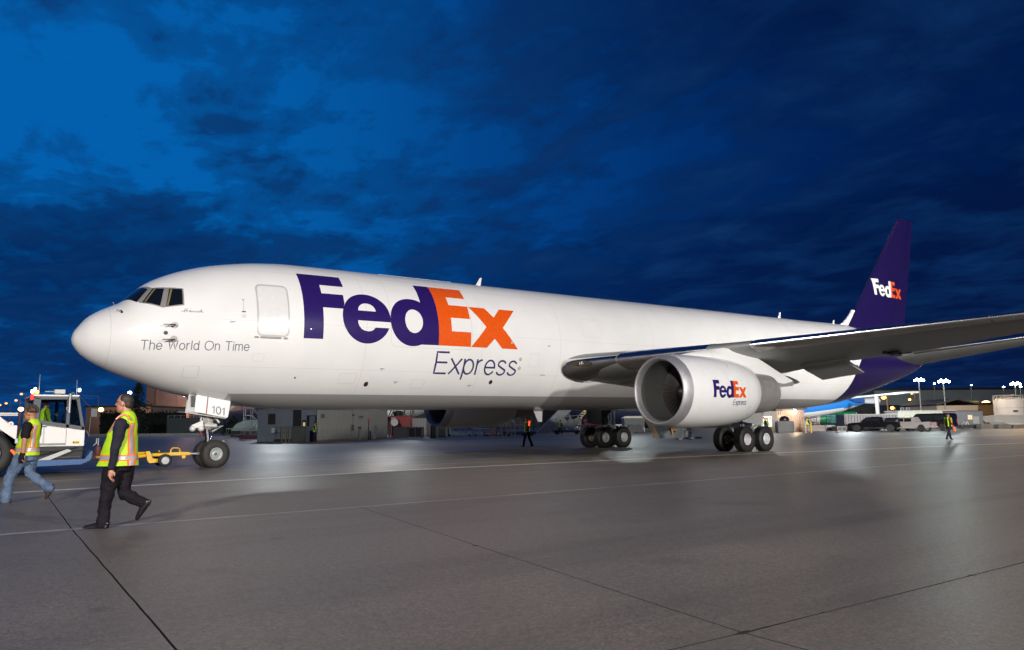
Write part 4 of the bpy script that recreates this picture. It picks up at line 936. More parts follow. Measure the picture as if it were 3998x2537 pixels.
def head(mb, c, f, s=1., chin=0.):
    """c centre of skull, f facing (+1/-1 along x)"""
    x, y, z = c
    mb.ball((x-f*.012*s, y, z+.03*s), .100*s, .078*s, .105*s, 16, 12); mb.ball((x+f*.03*s, y, z-.045*s), .070*s, .060*s, .085*s, 14, 10)
    mb.ball((x+f*.062*s, y, z-.10*s), .032*s, .034*s, .028*s, 10, 8)                      # chin
    mb.tube([(x+f*.086*s, y, z+.025*s), (x+f*.112*s, y, z-.022*s), (x+f*.088*s, y, z-.032*s)], [.010*s, .017*s, .014*s], 8)   # nose
    mb.ball((x+f*.086*s, y, z-.062*s), .016*s, .026*s, .010*s, 8, 6); mb.ball((x+f*.080*s, y, z+.035*s), .020*s, .05*s, .012*s, 8, 6)  # lips, brow
    for q in (-1, 1): mb.ball((x-f*.008*s, y+q*.079*s, z-.010*s), .024*s, .012*s, .034*s, 8, 6)   # ears
def dress_vest(parent, rings, stripes, name='safety_vest', n=44, tail=None):
    """vest as one loft; tape and piping are bands of its own fabric print"""
    m = MB(); zs = [r[0][2] for r in rings]
    zz = list(np.linspace(zs[0], zs[-1], 46)); vs = []
    def ring(z): return [float(np.interp(z, zs, [q for q in col])) for col in ([r[0][0] for r in rings], [r[0][1] for r in rings], [r[1] for r in rings], [r[2] for r in rings])]
    for z in zz:
        cx, cy, a, b = ring(z)
        for k in range(n):
            t = 2*math.pi*k/n; q_ = 1+.018*math.sin(5*t+z*9)+.014*math.sin(9*t-z*23)+.010*math.sin(z*41+3*t); vs.append((cx+a*q_*math.cos(t), cy+b*q_*math.sin(t), z))
    for i in range(len(zz)-1):
        for k in range(n):
            zc_ = (zz[i]+zz[i+1])/2; ang = math.degrees(2*math.pi*(k+.5)/n); mt = 0
            for lo, hi, mat, a0, a1 in stripes:
                if lo <= zc_ <= hi and (a0 is None or (a0 <= ang <= a1)): mt = mat
            m.v; m.f.append((i*n+k, i*n+(k+1) % n, (i+1)*n+(k+1) % n, (i+1)*n+k)); m.m.append(mt)
    m.v = vs; m.f.append(tuple(range((len(zz)-1)*n, len(zz)*n))); m.m.append(0)
    return m.build(name, [LIME, VORG, REFL], parent, 60)
PYAW = YAW
def person_at(name, label, base, body_mesh, group=None):
    o = bpy.data.objects.new(name, body_mesh); COL.objects.link(o); o.location = base; o.rotation_euler = (0, 0, -PYAW); tag(o, label, 'person', group); return o
def child(me, name, parent):
    o = bpy.data.objects.new(name, me); link(o, parent); return o

# --- man striding past in the foreground (dark trousers, lime vest)
s = .001438
def J(u, v, w=0.): return ((u-410)*s, w, (1422-v)*s)
b0 = at_plane(461/K, 2058.3/K, (0, 0, 0), np.array([0, 0, 1.]))
mb = MB(); head(mb, J(408, 226), -1, 1.04); limb(mb, [J(425, 275), J(440, 360)], [.062, .075])
loft(mb, [(J(395, 850), .15, .17), (J(395, 700), .17, .19), (J(415, 520), .14, .20), (J(435, 420), .11, .19), (J(438, 360), .06, .08)])
limb(mb, [J(445, 430, -.19), J(430, 650, -.25), J(405, 850, -.24)], [.055, .046, .033]); hand(mb, J(402, 850, -.24), (-.12, 0, -1), 1.05, .6, -1)
limb(mb, [J(435, 430, .19), J(380, 640, .25), J(215, 715, .20)], [.055, .046, .033]); hand(mb, J(212, 716, .20), (-.75, 0, -.65), 1.05, .6, -1)
limb(mb, [J(375, 860, -.09), J(325, 1110, -.09), J(285, 1345, -.09)], [.085, .058, .042]); limb(mb, [J(415, 860, .09), J(405, 1110, .09), J(600, 1195, .09)], [.085, .058, .042])
M1 = person_at('person', 'man in black trousers and lime safety vest striding in the foreground', tuple(b0), skin(mb, .0085, 'person', SKIN, 1))
mb = MB(); loft(mb, [(J(385, 880), .165, .185), (J(385, 800), .17, .19)])
limb(mb, [J(365, 850, -.09), J(335, 990, -.095), J(318, 1110, -.095), J(300, 1240, -.09), J(288, 1375, -.09)], [.125, .112, .092, .080, .082]); limb(mb, [J(425, 850, .09), J(415, 990, .09), J(425, 1105, .09), J(520, 1155, .09), J(612, 1198, .09)], [.125, .11, .092, .078, .075])
child(skin(mb, .012, 'trousers', CLOTH_B, 2, .045), 'trousers', M1)
mb = MB(); loft(mb, [(J(395, 790), .165, .19), (J(405, 560), .16, .205), (J(430, 430), .125, .20), (J(440, 355), .07, .10), (J(432, 322), .066, .075)])
limb(mb, [J(448, 425, -.185), J(452, 540, -.235), J(432, 665, -.26), J(404, 842, -.245)], [.085, .078, .062, .047]); limb(mb, [J(438, 425, .185), J(425, 540, .22), J(380, 645, .26), J(225, 712, .21)], [.085, .078, .062, .047])
child(skin(mb, .011, 'jacket', CLOTH_N, 2, .035), 'jacket', M1)
OR_, SI, z_ = 1, 2, lambda v: (1422-v)*s
dress_vest(M1, [(J(376, 830), .272, .235), (J(385, 760), .248, .228), (J(393, 650), .222, .220), (J(402, 520), .186, .205), (J(425, 430), .158, .150), (J(440, 370), .125, .128), (J(452, 320), .075, .105), (J(455, 300), .04, .08)],
  [(z_(784), z_(772), OR_, None, None), (z_(772), z_(735), SI, None, None), (z_(735), z_(722), OR_, None, None), (z_(722), z_(420), OR_, 318, 348), (z_(722), z_(430), SI, 326, 341), (z_(840), z_(784), OR_, 318, 348), (z_(840), z_(784), SI, 326, 341), (z_(510), z_(405), OR_, 222, 248), (z_(505), z_(408), SI, 228, 243)])
# armhole cuff: dark sleeve shows through; reflective shoulder band
m = MB(); band = [J(390, 385, -.155), J(415, 355, -.14), J(450, 338, -.125), J(490, 350, -.12), J(515, 385, -.125)]
for o_, w_, mt in ((0, .030, VORG), (.006, .018, REFL)):
    mm = MB(); mm.tube([(x, y-o_, z) for x, y, z in band], w_/2, 8); mm.build('shoulder_tape', mt, M1, 60)
m = MB(); limb(m, [J(330, 1378, -.09), J(290, 1388, -.09), J(200, 1402, -.09), J(130, 1411, -.09)], [.045, .055, .042, .030], 10); m.box(J(110, 0)[0], J(345, 0)[0], -.135, -.045, .001, .022); child(skin(m, .009, 'shoe', SHOE), 'shoe', M1)
m = MB(); limb(m, [J(655, 1185, .09), J(625, 1225, .09), J(585, 1300, .09), J(560, 1345, .09)], [.040, .055, .042, .030], 10); limb(m, [J(680, 1180, .09), J(668, 1215, .09)], [.02, .022], 8); child(skin(m, .009, 'shoe', SHOE), 'shoe', M1)
mb = MB(); mb.ball((.022, 0, 1.764), .099, .086, .101, 18, 12); mb.ball((.060, 0, 1.70), .054, .072, .066, 14, 10); child(skin(mb, .010, 'hair', HAIRD), 'hair', M1)
for q in (-1, 1):
    m = MB(); m.ball((J(345, 205)[0], q*.042, J(0, 205)[2]), .012, .014, .009, 8, 6); m.build('eye', EYE, M1, 60)

# --- second man at the left edge (jeans, glove, orange wand)
s2 = .001645
def Q(u, v, w=0.): return ((u-290)*s2, w, (1405-v)*s2)
b2 = at_plane(95/K, (1500+1405/3.055)/K, (0, 0, 0), np.array([0, 0, 1.]))
mb = MB(); head(mb, Q(290, 395), -1, 1.0); limb(mb, [Q(310, 440), Q(330, 490)], [.058, .07])
loft(mb, [(Q(290, 880), .13, .16), (Q(285, 760), .14, .17), (Q(300, 620), .13, .19), (Q(325, 530), .10, .17), (Q(330, 480), .055, .07)])
limb(mb, [Q(325, 545, -.18), Q(335, 690, -.23), Q(320, 845, -.22)], [.060, .050, .038]); hand(mb, Q(318, 845, -.22), (-.1, 0, -1), 1., .7, -1)
limb(mb, [Q(315, 545, .18), Q(270, 700, .22), Q(185, 820, .20)], [.060, .050, .036]); hand(mb, Q(182, 822, .20), (-.8, 0, -.4), 1., .9, -1)
limb(mb, [Q(265, 880, -.09), Q(160, 1110, -.09), Q(125, 1350, -.09)], [.08, .055, .04]); limb(mb, [Q(305, 880, .09), Q(300, 1100, .09), Q(520, 1240, .09)], [.08, .055, .04])
M2 = person_at('person', 'man in blue jeans and lime vest at the left edge with an orange wand', tuple(b2), skin(mb, .010, 'person', SKIN2, 1))
mb = MB(); loft(mb, [(Q(285, 935), .15, .17), (Q(285, 850), .15, .17)])
limb(mb, [Q(255, 890, -.09), Q(200, 1010, -.1), Q(145, 1120, -.1), Q(122, 1250, -.09), Q(115, 1375, -.09)], [.12, .108, .094, .09, .096]); limb(mb, [Q(310, 890, .09), Q(290, 1010, .09), Q(300, 1085, .09), Q(420, 1175, .09), Q(535, 1250, .09)], [.12, .108, .094, .082, .092])
child(skin(mb, .013, 'jeans', JEANS, 2, .05), 'jeans', M2)
mb = MB(); loft(mb, [(Q(288, 880), .145, .165), (Q(290, 700), .145, .18), (Q(318, 560), .125, .19), (Q(333, 500), .075, .10)])
limb(mb, [Q(330, 540, -.17), Q(332, 650, -.215)], [.085, .084]); limb(mb, [Q(318, 540, .17), Q(300, 640, .21)], [.085, .08])
child(skin(mb, .012, 't_shirt', CLOTH_B, 2, .03), 't_shirt', M2)
z2 = lambda v: (1405-v)*s2
dress_vest(M2, [(Q(288, 875), .205, .20), (Q(285, 780), .188, .195), (Q(290, 700), .180, .19), (Q(305, 600), .160, .175), (Q(325, 530), .140, .135), (Q(338, 490), .095, .115), (Q(340, 460), .055, .09)],
  [(z2(842), z2(832), OR_, None, None), (z2(832), z2(796), SI, None, None), (z2(796), z2(785), OR_, None, None), (z2(785), z2(520), OR_, 315, 345), (z2(785), z2(525), SI, 322, 339)])
mm = MB(); mm.tube([Q(262, 600, -.15), Q(275, 545, -.145), Q(315, 500, -.125), Q(355, 515, -.12), Q(380, 580, -.13)], .012, 8); mm.build('shoulder_tape', VORG, M2, 60)
m = MB(); m.box(Q(205, 0)[0], Q(238, 0)[0], -.185, -.175, z2(735), z2(680)); m.build('badge', pbr('badge_pale', (.45, .55, .62), .4, var=.2), M2)
m = MB(); limb(m, [Q(150, 1378, -.09), Q(110, 1388, -.09), Q(40, 1396, -.09), Q(-5, 1400, -.09)], [.042, .05, .04, .03], 10); m.box(Q(-20, 0)[0], Q(175, 0)[0], -.13, -.05, .001, .02); child(skin(m, .010, 'shoe', SHOEB), 'shoe', M2)
m = MB(); limb(m, [Q(560, 1235, .09), Q(548, 1270, .09), Q(520, 1330, .09), Q(505, 1365, .09)], [.042, .052, .042, .03], 10); limb(m, [Q(572, 1222, .09), Q(566, 1250, .09)], [.025, .025], 8); child(skin(m, .010, 'shoe', SHOEB), 'shoe', M2)
m = MB(); limb(m, [Q(315, 855, -.22), Q(308, 895, -.225), Q(300, 935, -.22)], [.048, .056, .045], 10); child(skin(m, .010, 'glove', CLOTH_B), 'glove', M2)
mb = MB(); rr = random.Random(5); mb.ball((Q(305, 360)[0], 0, z2(362)), .097, .086, .092, 16, 12)
for k in range(46):
    a = rr.uniform(0, 6.28); p = rr.uniform(-.3, 1.4); mb.ball((Q(308, 0)[0]+.105*math.cos(p)*math.cos(a)*(1 if math.cos(a) > -.4 else .55), .095*math.cos(p)*math.sin(a), z2(362)+.092*math.sin(p)), .025, n=6, k=5)
child(skin(mb, .012, 'hair', HAIRB, 1), 'hair', M2)
wd = thing('signal_wand', 'lit orange signal wand held by the man in blue jeans', 'signal wand', (0, 0, 0))
M = Matrix.Translation(b2) @ Matrix.Rotation(-PYAW, 4, 'Z'); wp = M @ Vector(Q(150, 915, .20)); wd.location = wp; wd.rotation_euler = (0, 0, -PYAW)
rel = lambda u, v: tuple(np.array(Q(u, v, .20))-np.array(Q(150, 915, .20)))
m = MB(); m.tube([rel(18, 818), rel(90, 880)], [.020, .036], 12); m.build('wand_tube', glow('wand_orange', (1., .13, .03), 1.6), wd, 40)
m = MB(); m.tube([rel(90, 880), rel(108, 898)], .033, 12); m.tube([rel(118, 905), rel(152, 933)], .024, 10); m.build('wand_handle', pbr('wand_yellow', (.62, .58, .02), .5, var=.1), wd, 40)
m = MB(); m.tube([rel(104, 894), rel(120, 907)], .028, 10); m.build('wand_collar', DARK, wd, 40)

# --- small figures across the apron
def far_person(label, x, depth, h, shirt, trousers, vest=True, face=-1, stride=.25, rot=0., name='person', group=None, hold=None, base=None, sit=False):
    p = ground_at(x, depth) if base is None else np.array(base); k = h/1.78; P = lambda a, b, c: (a*k, b*k, c*k)
    mb = MB(); head(mb, P(0, 0, 1.64), face, k*1.05); limb(mb, [P(0, 0, 1.52), P(0, 0, 1.42)], [.055*k, .065*k], 8)
    loft(mb, [(P(0, 0, .92), .12*k, .16*k), (P(0, 0, 1.15), .11*k, .15*k), (P(0, 0, 1.38), .11*k, .19*k), (P(0, 0, 1.46), .06*k, .1*k)], 12)
    arms = []
    for q in (-1, 1):
        a = [P(0, q*.19, 1.38), P(face*(-.06*q), q*.24, 1.12), P(face*(.10-.10*q), q*.22, .92)]; arms.append(a); limb(mb, a, [.045*k, .04*k, .03*k], 8); hand(mb, a[-1], (face*.1, 0, -1), k, .6)
    legs = [[P(0, q*.09, .92), P(face*stride*q*.45, q*.1, .48), P(face*(stride*q-.06 if q < 0 else stride*q*.8), q*.09, .08)] for q in (-1, 1)]
    for l in legs: limb(mb, l, [.075*k, .055*k, .04*k], 8)
    o = person_at(name, label, tuple(p), skin(mb, .022, 'person', SKIN2, 1), group); o.rotation_euler = (0, 0, -PYAW+rot)
    m = MB(); loft(m, [(P(0, 0, .86), .14*k, .17*k), (P(0, 0, 1.0), .135*k, .165*k)], 12)
    for l in legs: limb(m, [tuple(np.array(l[0])*[1, 1, .98]), l[1], l[2]], [.105*k, .085*k, .07*k], 8)
    child(skin(m, .025, 'trousers', trousers), 'trousers', o)
    m = MB(); loft(m, [(P(0, 0, .96), .135*k, .17*k), (P(0, 0, 1.38), .13*k, .195*k), (P(0, 0, 1.47), .07*k, .11*k)], 12)
    for a in arms: limb(m, [a[0], a[1], tuple(np.array(a[1])*.25+np.array(a[2])*.75)], [.07*k, .06*k, .045*k], 8)
    child(skin(m, .025, 'shirt', shirt), 'shirt', o)
    m = MB()
    for l in legs: limb(m, [tuple(np.array(l[2])+[-face*.02, 0, -.03]), tuple(np.array(l[2])+[face*.14, 0, -.045])], [.04*k, .032*k], 8)
    child(skin(m, .018, 'shoes', SHOE), 'shoes', o)
    m = MB(); m.ball(P(-face*.02, 0, 1.70), .11*k, .095*k, .09*k, 12, 8); m.build('hair', HAIRD, o, 60)
    if vest:
        dress_vest(o, [(P(0, 0, .88), .165*k, .20*k), (P(0, 0, 1.2), .155*k, .185*k), (P(0, 0, 1.42), .13*k, .15*k), (P(0, 0, 1.5), .07*k, .11*k)], [(.98*k, 1.03*k, 2, None, None)], n=20)
    return o
FP1 = far_person('marshal walking under the far wing with a lit orange wand', 1239, 46, 1.76, CLOTH_N, CLOTH_N, rot=.6)
FP2 = far_person('worker in lime vest walking near the boarding ramp', 1317, 92, 1.75, CLOTH_B, CLOTH_N, rot=1.)
FP3 = far_person('wing walker in maroon shirt and open lime vest by the black van', 2229, 53, 1.78, MAROON, CLOTH_N, vest=False, face=1, stride=.18)
for q in (-1, 1):
    m = MB(); m.tube([(-.02+q*.11, -.17, 1.50), (-.01+q*.12, -.20, 1.2), (q*.125, -.20, .88)], .055, 8); m.tube([(q*.11, .17, 1.5), (q*.12, .19, .9)], .055, 8); m.build('vest_panel', LIME, FP3, 50)
m = MB(); m.tube([(.30, -.05, .80), (.33, -.07, .58)], [.05, .04], 8)
def carried(label, host, a, b, r, mat):
    M = Matrix.Translation(host.location) @ Matrix.Rotation(host.rotation_euler[2], 4, 'Z'); o = thing('signal_wand', label, 'signal wand', tuple(M @ Vector(a)), host.rotation_euler[2])
    d = tuple(np.array(b)-np.array(a)); m = MB(); m.tube([(0, 0, 0), d], r, 10); m.build('wand_tube', mat, o, 40)
    m = MB(); m.tube([tuple(-np.array(d)*.5), (0, 0, 0)], [r[0]*.6]*2, 8); m.build('wand_handle', DARK, o, 40); return o
WG = glow('far_wand_orange', (1., .10, .02), 1.4)
carried('orange wand raised at the chest of the marshal under the wing', FP1, (-.05, -.28, 1.22), (-.02, -.30, 1.52), [.05, .06], WG)
carried('orange wand hanging from the hand of the wing walker in maroon', FP3, (.22, -.26, .86), (.26, -.28, .56), [.05, .06], WG)
# ------------------------------------------------------------------ tow tractor (long side towards the camera at y = -1.2)
TUG = thing('tow_tractor', 'white aircraft tow tractor with grey cab and blue bumper, driver inside', 'tow tractor', (-1.6, .25, 0))
def tb(m, name, mats, smooth=30, bevel=.012, parent=None):
    if parent is None:
        o = m.build(name, mats, TUG, smooth, bevel); o.location = (1.6, -.25, 0); return o
    return m.build(name, mats, parent, smooth, bevel)
Y0, Y1 = -1.2, 1.7
m = MB(); m.box(-4.9, .35, Y0+.15, Y1-.15, .45, .80); m.box(-4.6, -1.9, Y0+.3, Y1-.3, .8, 1.25); m.box(-.95, .34, Y0+.06, Y1-.06, .70, .84); tb(m, 'chassis', pbr('chassis_black', (.02, .021, .024), .6, var=.2))
# white cab lower half: sloping top edge
m = MB(); m.prism([(-.98, .85), (.36, .84), (.36, 1.31), (-.98, 1.535)], Y0, Y1); CABL = tb(m, 'cab_body', TUGW)
m = MB(); m.prism([(-.86, .92), (-.12, .92), (-.12, 1.365), (-.86, 1.49)], Y0-.022, Y0); DR = tb(m, 'cab_door', TUGW)
m = MB(); m.box(-.84, -.62, Y0-.05, Y0-.022, 1.405, 1.435); m.box(-.84, -.78, Y0-.06, Y0-.02, 1.40, 1.44); tb(m, 'door_handle', DARK, parent=DR)
m = MB(); m.box(-.72, -.68, Y0-.034, Y0-.022, .95, 1.40); tb(m, 'door_strap', LGREY, bevel=0, parent=DR)
m = MB(); m.box(-.87, -.12, Y0-.05, Y0, .885, .918); tb(m, 'door_sill', GREYP, parent=DR)
m = MB(); m.box(.055, .235, Y0-.006, Y0, .905, .99); ST = tb(m, 'warning_sticker', pbr('sticker_yellow', (.70, .50, .02), .4, var=0), bevel=0)
m = MB(); 
for x0, x1, z0, z1 in ((.07, .10, .925, .97), (.105, .12, .93, .965), (.15, .175, .925, .97), (.185, .20, .93, .955), (.205, .22, .93, .955)): m.box(x0, x1, Y0-.009, Y0-.006, z0, z1)
tb(m, 'sticker_print', DARK, bevel=0, parent=ST)
# grey cab frame with glass
def bar(m, a, b, w=.05, d=.06):
    A, B = Vector(a), Vector(b); t = (B-A).normalized(); n_ = Vector((0, 1, 0)); u = t.cross(n_).normalized()*w; v = n_*d
    m.add([A-u-v, A+u-v, A+u+v, A-u+v, B-u-v, B+u-v, B+u+v, B-u+v], [(0, 1, 2, 3), (7, 6, 5, 4), (0, 4, 5, 1), (1, 5, 6, 2), (2, 6, 7, 3), (3, 7, 4, 0)])
m = MB()
for y in (Y0+.06, Y1-.06):
    bar(m, (-.93, y, 1.50), (-.90, y, 2.25), .09); bar(m, (-.10, y, 1.36), (-.10, y, 2.25), .045); bar(m, (.32, y, 1.30), (.13, y, 2.26), .04); bar(m, (-.95, y, 1.56), (.34, y, 1.345), .065); bar(m, (-.95, y, 2.25), (.16, y, 2.26), .045)
for x, z in ((-.90, 2.25), (.14, 2.26), (-.93, 1.54), (.32, 1.34)): m.box(x-.05, x+.05, Y0+.12, Y1-.12, z-.05, z+.05)
CF = tb(m, 'cab_frame', TUGG)
m = MB(); m.box(-1.0, .17, Y0-.02, Y1+.02, 2.30, 2.345); tb(m, 'cab_roof', TUGW)
GL_T = bpy.data.materials.new('clear_glass'); GL_T.use_nodes = True; _t = GL_T.node_tree; _t.nodes.clear()
_tr = _t.nodes.new('ShaderNodeBsdfTransparent'); _tr.inputs[0].default_value = (.80, .86, .85, 1); _gl = _t.nodes.new('ShaderNodeBsdfGlossy'); _gl.inputs['Roughness'].default_value = .03
_mx = _t.nodes.new('ShaderNodeMixShader'); _fr = _t.nodes.new('ShaderNodeFresnel'); _fr.inputs[0].default_value = 1.45; _t.links.new(_fr.outputs[0], _mx.inputs[0]); _t.links.new(_tr.outputs[0], _mx.inputs[1]); _t.links.new(_gl.outputs[0], _mx.inputs[2])
_o = _t.nodes.new('ShaderNodeOutputMaterial'); _t.links.new(_mx.outputs[0], _o.inputs[0])
for y in (Y0+.06, Y1-.06):
    m = MB(); m.prism([(-.84, 1.56), (-.145, 1.44), (-.145, 2.21), (-.82, 2.21)], y-.005, y+.005); tb(m, 'cab_window', GL_T, bevel=0)
    m = MB(); m.prism([(-.055, 1.42), (.28, 1.37), (.11, 2.22), (-.055, 2.22)], y-.005, y+.005); tb(m, 'cab_window', GL_T, bevel=0)
m = MB(); m.slab([(.325, Y0+.12, 1.36), (.325, Y1-.12, 1.36), (.13, Y1-.12, 2.22), (.13, Y0+.12, 2.22)], .01); tb(m, 'windscreen', GL_T, bevel=0)
m = MB(); m.box(-.95, -.80, .1, .8, 1.2, 2.1); m.box(-.85, -.35, .05, .8, 1.25, 1.38); tb(m, 'driver_seat', CLOTH_B)
m = MB(); m.tube([(.08, .4, 1.25), (-.02, .4, 1.62)], .03, 8); m.tube([(-.05+.02*math.cos(a), .4+.17*math.sin(a), 1.64+.15*math.cos(a)) for a in np.linspace(0, 2*math.pi, 15)[:-1]], .015, 6, closed=True); m.box(.02, .26, -.6, 1.2, 1.2, 1.45); tb(m, 'steering_wheel', DARK)
# exhaust / grab tubes on the pillar, roof kit
m = MB(); m.tube([(-.085, Y0-.05, 1.82), (-.085, Y0-.05, 2.38)], .035, 10); m.tube([(-.11, Y0-.06, 2.0), (-.16, Y0-.06, 1.96), (-.13, Y0-.06, 1.87), (-.08, Y0-.06, 1.84)], .016, 6); m.tube([(-.085, Y0-.05, 2.38), (.0, Y0-.05, 2.42), (.02, Y0-.05, 2.36)], .012, 6); tb(m, 'grab_tube', GALV, 40, 0)
m = MB(); m.tube([(-.92, Y0, 2.31), (.15, Y0, 2.31)], .022, 8); m.tube([(-.7, Y0+.3, 2.45), (-.35, Y0+.3, 2.45)], .012, 6); m.box(-.46, -.19, Y0+.2, Y0+.5, 2.39, 2.51); m.tube([(-.35, Y0+.35, 2.3), (-.35, Y0+.35, 2.42)], .02, 6); tb(m, 'roof_box', pbr('roof_box_cream', (.55, .54, .50), .5, var=.1), 40, .006)
for x, z in ((-.87, 2.95), (.10, 2.8)):
    m = MB(); m.tube([(x, Y0+.15, 2.33), (x, Y0+.15, z)], .008, 6); tb(m, 'antenna', GALV, 40, 0)
m = MB(); m.ball((-.99, Y0+.12, 2.375), .055, .055, .055, 10, 8); tb(m, 'beacon', glow('beacon_red', (1., .06, .02), 9), 50, 0)
m = MB(); m.ball((-.92, Y0+.12, 2.42), .05, .05, .055, 10, 8); tb(m, 'beacon', glow('beacon_amber', (1., .30, .04), 8), 50, 0)
for x, z in ((-1.04, 2.44), (-.97, 2.50), (.17, 2.50)):
    m = MB(); m.box(x-.03, x+.03, Y0+.05, Y0+.17, z-.05, z+.05); tb(m, 'work_lamp', glow('work_lamp_white', (.8, .92, 1.), 7), 30, .01)
m = MB(); m.box(-1.06, -.98, Y0+.2, Y0+.4, 2.20, 2.36); tb(m, 'rear_marker', glow('marker_red', (1., .03, .03), 1.2))
# side mirror frame ahead of the windscreen
m = MB(); m.tube([(.20, Y0-.05, 2.33), (.66, Y0-.1, 2.32), (.67, Y0-.1, 1.92), (.62, Y0-.1, 1.86)], .015, 6); m.tube([(.16, Y0, 2.32), (.46, Y0-.1, 1.98), (.55, Y0-.1, 1.92)], .010, 6); m.box(.48, .64, Y0-.13, Y0-.09, 1.70, 1.94); m.tube([(.40, Y0-.05, 1.30), (.46, Y0-.1, 1.10), (.48, Y0-.1, 1.70)], .013, 6); m.tube([(.44, Y0-.1, 1.11), (.98, Y0-.1, 1.13)], .013, 6); tb(m, 'mirror_frame', pbr('mirror_dark', (.05, .055, .065), .4, .3, var=.1), 40, 0)
# rear body: sloping white fender, wheels, railing, tow eye
m = MB(); m.prism([(-2.6, 1.74), (-1.80, 1.72), (-1.36, 1.29), (-1.38, .88), (-1.0, .62), (-1.0, .72), (-1.30, .98), (-1.46, 1.02), (-1.80, 1.36), (-2.6, 1.38)], Y0-.06, Y0+.55); m.box(-4.9, -1.85, Y0+.1, Y1-.1, 1.30, 1.60); tb(m, 'fender', TUGW)
m = MB(); m.box(-1.56, -1.36, Y0-.05, Y0+.25, 1.22, 1.46); m.lathe([(-.03, .02), (-.03, .07), (.03, .07), (.03, .02)], 14, 'y', (-1.52, Y0-.05, 1.50)); tb(m, 'tow_eye', TUGW, 40)
m = MB(); 
for z in (1.80, 1.75): m.tube([(-4.6, Y0+.05, z+.03), (-1.36, Y0+.05, z+.0)], .022, 8)
m.tube([(-1.0, Y0+.0, 1.45), (-1.0, Y0, 1.66), (-1.07, Y0, 1.72)], .03, 8)
for x in (-4.6, -3.6, -2.6): m.tube([(x, Y0+.05, 1.6), (x, Y0+.05, 1.82)], .02, 6)
tb(m, 'railing', TUGW, 40, 0)
m = MB(); m.slab([(-1.85, Y0+.02, 1.74), (-1.50, Y0+.02, 1.50), (-1.50, Y0+.6, 1.52), (-1.85, Y0+.6, 1.76)], .03); tb(m, 'tread_plate', GREYP)
TT = tyre_mesh(.66, .5, .34, 'tyre', BLACK, False); TR_ = rim_mesh(.34, .5, 'rim', pbr('tug_rim', (.30, .30, .29), .5, var=.2))
for x in (-2.05, -4.2):
    for y in (Y0+.27, Y1-.27):
        t_ = put(TT, (x+1.6, y-.25, .66), (0, 0, 0), TUG, 'wheel'); put(TR_, (0, 0, 0), (0, 0, 0 if y < 0 else math.pi), t_, 'rim')
# blue front ballast bumper with its turned-up end, white brace and steps
m = MB(); m.prism([(-1.28, .27), (.30, .30), (.56, .42), (.60, .68), (.56, .70), (.40, .46), (.33, .45), (-1.28, .45)], Y0-.05, Y1+.05); tb(m, 'front_bumper', TUGB)
m = MB(); m.prism([(-.82, .455), (-.50, .455), (.05, .70), (-.06, .76)], Y0-.03, Y0+.02); tb(m, 'white_brace', LGREY)
m = MB(); m.box(-.9, .28, Y0+.05, Y0+.1, .5, .54); m.tube([(-.95, Y0+.02, .58), (.2, Y0+.02, .80)], .018, 6); m.ball((-.92, Y0+.05, .56), .10, .06, .10, 10, 8); tb(m, 'step', DARK, 40, 0)
# fire bottle and hitch at the front
m = MB(); m.lathe([(.0, .055), (.02, .07), (.27, .07), (.29, .05), (.31, .03), (.33, .03)], 14, 'z', (.74, Y0, .52)); FE = tb(m, 'fire_bottle', glow('bottle_orange_red_glow', (.9, .08, .03), .12), 40, 0)  # bottle's red is lifted by added emission, not by a lamp
m = MB(); m.tube([(.74, Y0, .84), (.74, Y0, 1.06), (.69, Y0, 1.06), (.69, Y0, .90)], .018, 6); m.tube([(.69, Y0, .92), (.60, Y0, .83)], .014, 6); tb(m, 'bottle_bracket', GALV, 40, 0, FE)
m = MB(); m.box(.45, .85, -.25, .25, .42, .58); m.ball((.63, Y0+.1, .60), .06); tb(m, 'hitch', pbr('hitch_rust', (.12, .06, .04), .6, .3, var=.3))
# driver
DRV = far_person('driver in lime jacket seated in the tow tractor cab', 0, 0, 1.62, LIME, CLOTH_N, vest=True, face=1, stride=.5, base=(-.60, -.30, .62)); DRV.rotation_euler = (0, 0, .1)
# ------------------------------------------------------------------ towbar
TB = thing('towbar', 'yellow towbar on small wheels hooked to the nose gear', 'towbar', (2.82, 0, 0))
def bb(m, name, mats, smooth=40, bevel=.006, parent=None):
    o = m.build(name, mats, parent or TB, smooth, bevel)
    if parent is None: o.location = (-2.82, 0, 0)
    return o
m = MB(); m.tube([(.8, 0, .46), (2.3, 0, .47), (3.70, 0, .475)], [.05, .06, .06], 12); m.box(3.0, 3.66, -.08, .08, .44, .54); m.tube([(1.2, -.05, .53), (2.32, -.05, .55)], .035, 8); m.tube([(1.3, -.14, .38), (2.3, -.10, .46)], .055, 8); bb(m, 'bar', YELLOW)
m = MB(); m.prism([(2.28, .60), (2.40, .60), (2.50, .36), (2.78, .34), (2.78, .24), (2.40, .22), (2.34, .30)], -.2, -.1); bb(m, 'axle_arm', YELLOW)
m = MB(); m.tube([(3.08, 0, .52), (3.08, 0, .62), (3.13, 0, .68), (3.30, 0, .68), (3.36, 0, .63), (3.36, 0, .52)], .024, 8); bb(m, 'handle', YELLOW, 40, 0)
m = MB(); m.prism([(3.42, .45), (3.56, .45), (3.55, .36), (3.52, .33), (3.46, .33), (3.43, .36)], -.03, .03); bb(m, 'lug', YELLOW)
m = MB(); m.tube([(3.68, 0, .475), (3.95, 0, .475)], .035, 10); m.box(3.9, 4.1, -.06, .06, .43, .52); bb(m, 'tow_head', GALV)
m = MB(); m.tube([(2.7, -.1, .56), (2.7, -.1, .62)], .02, 6); bb(m, 'pin', YELLOW, 40, 0)
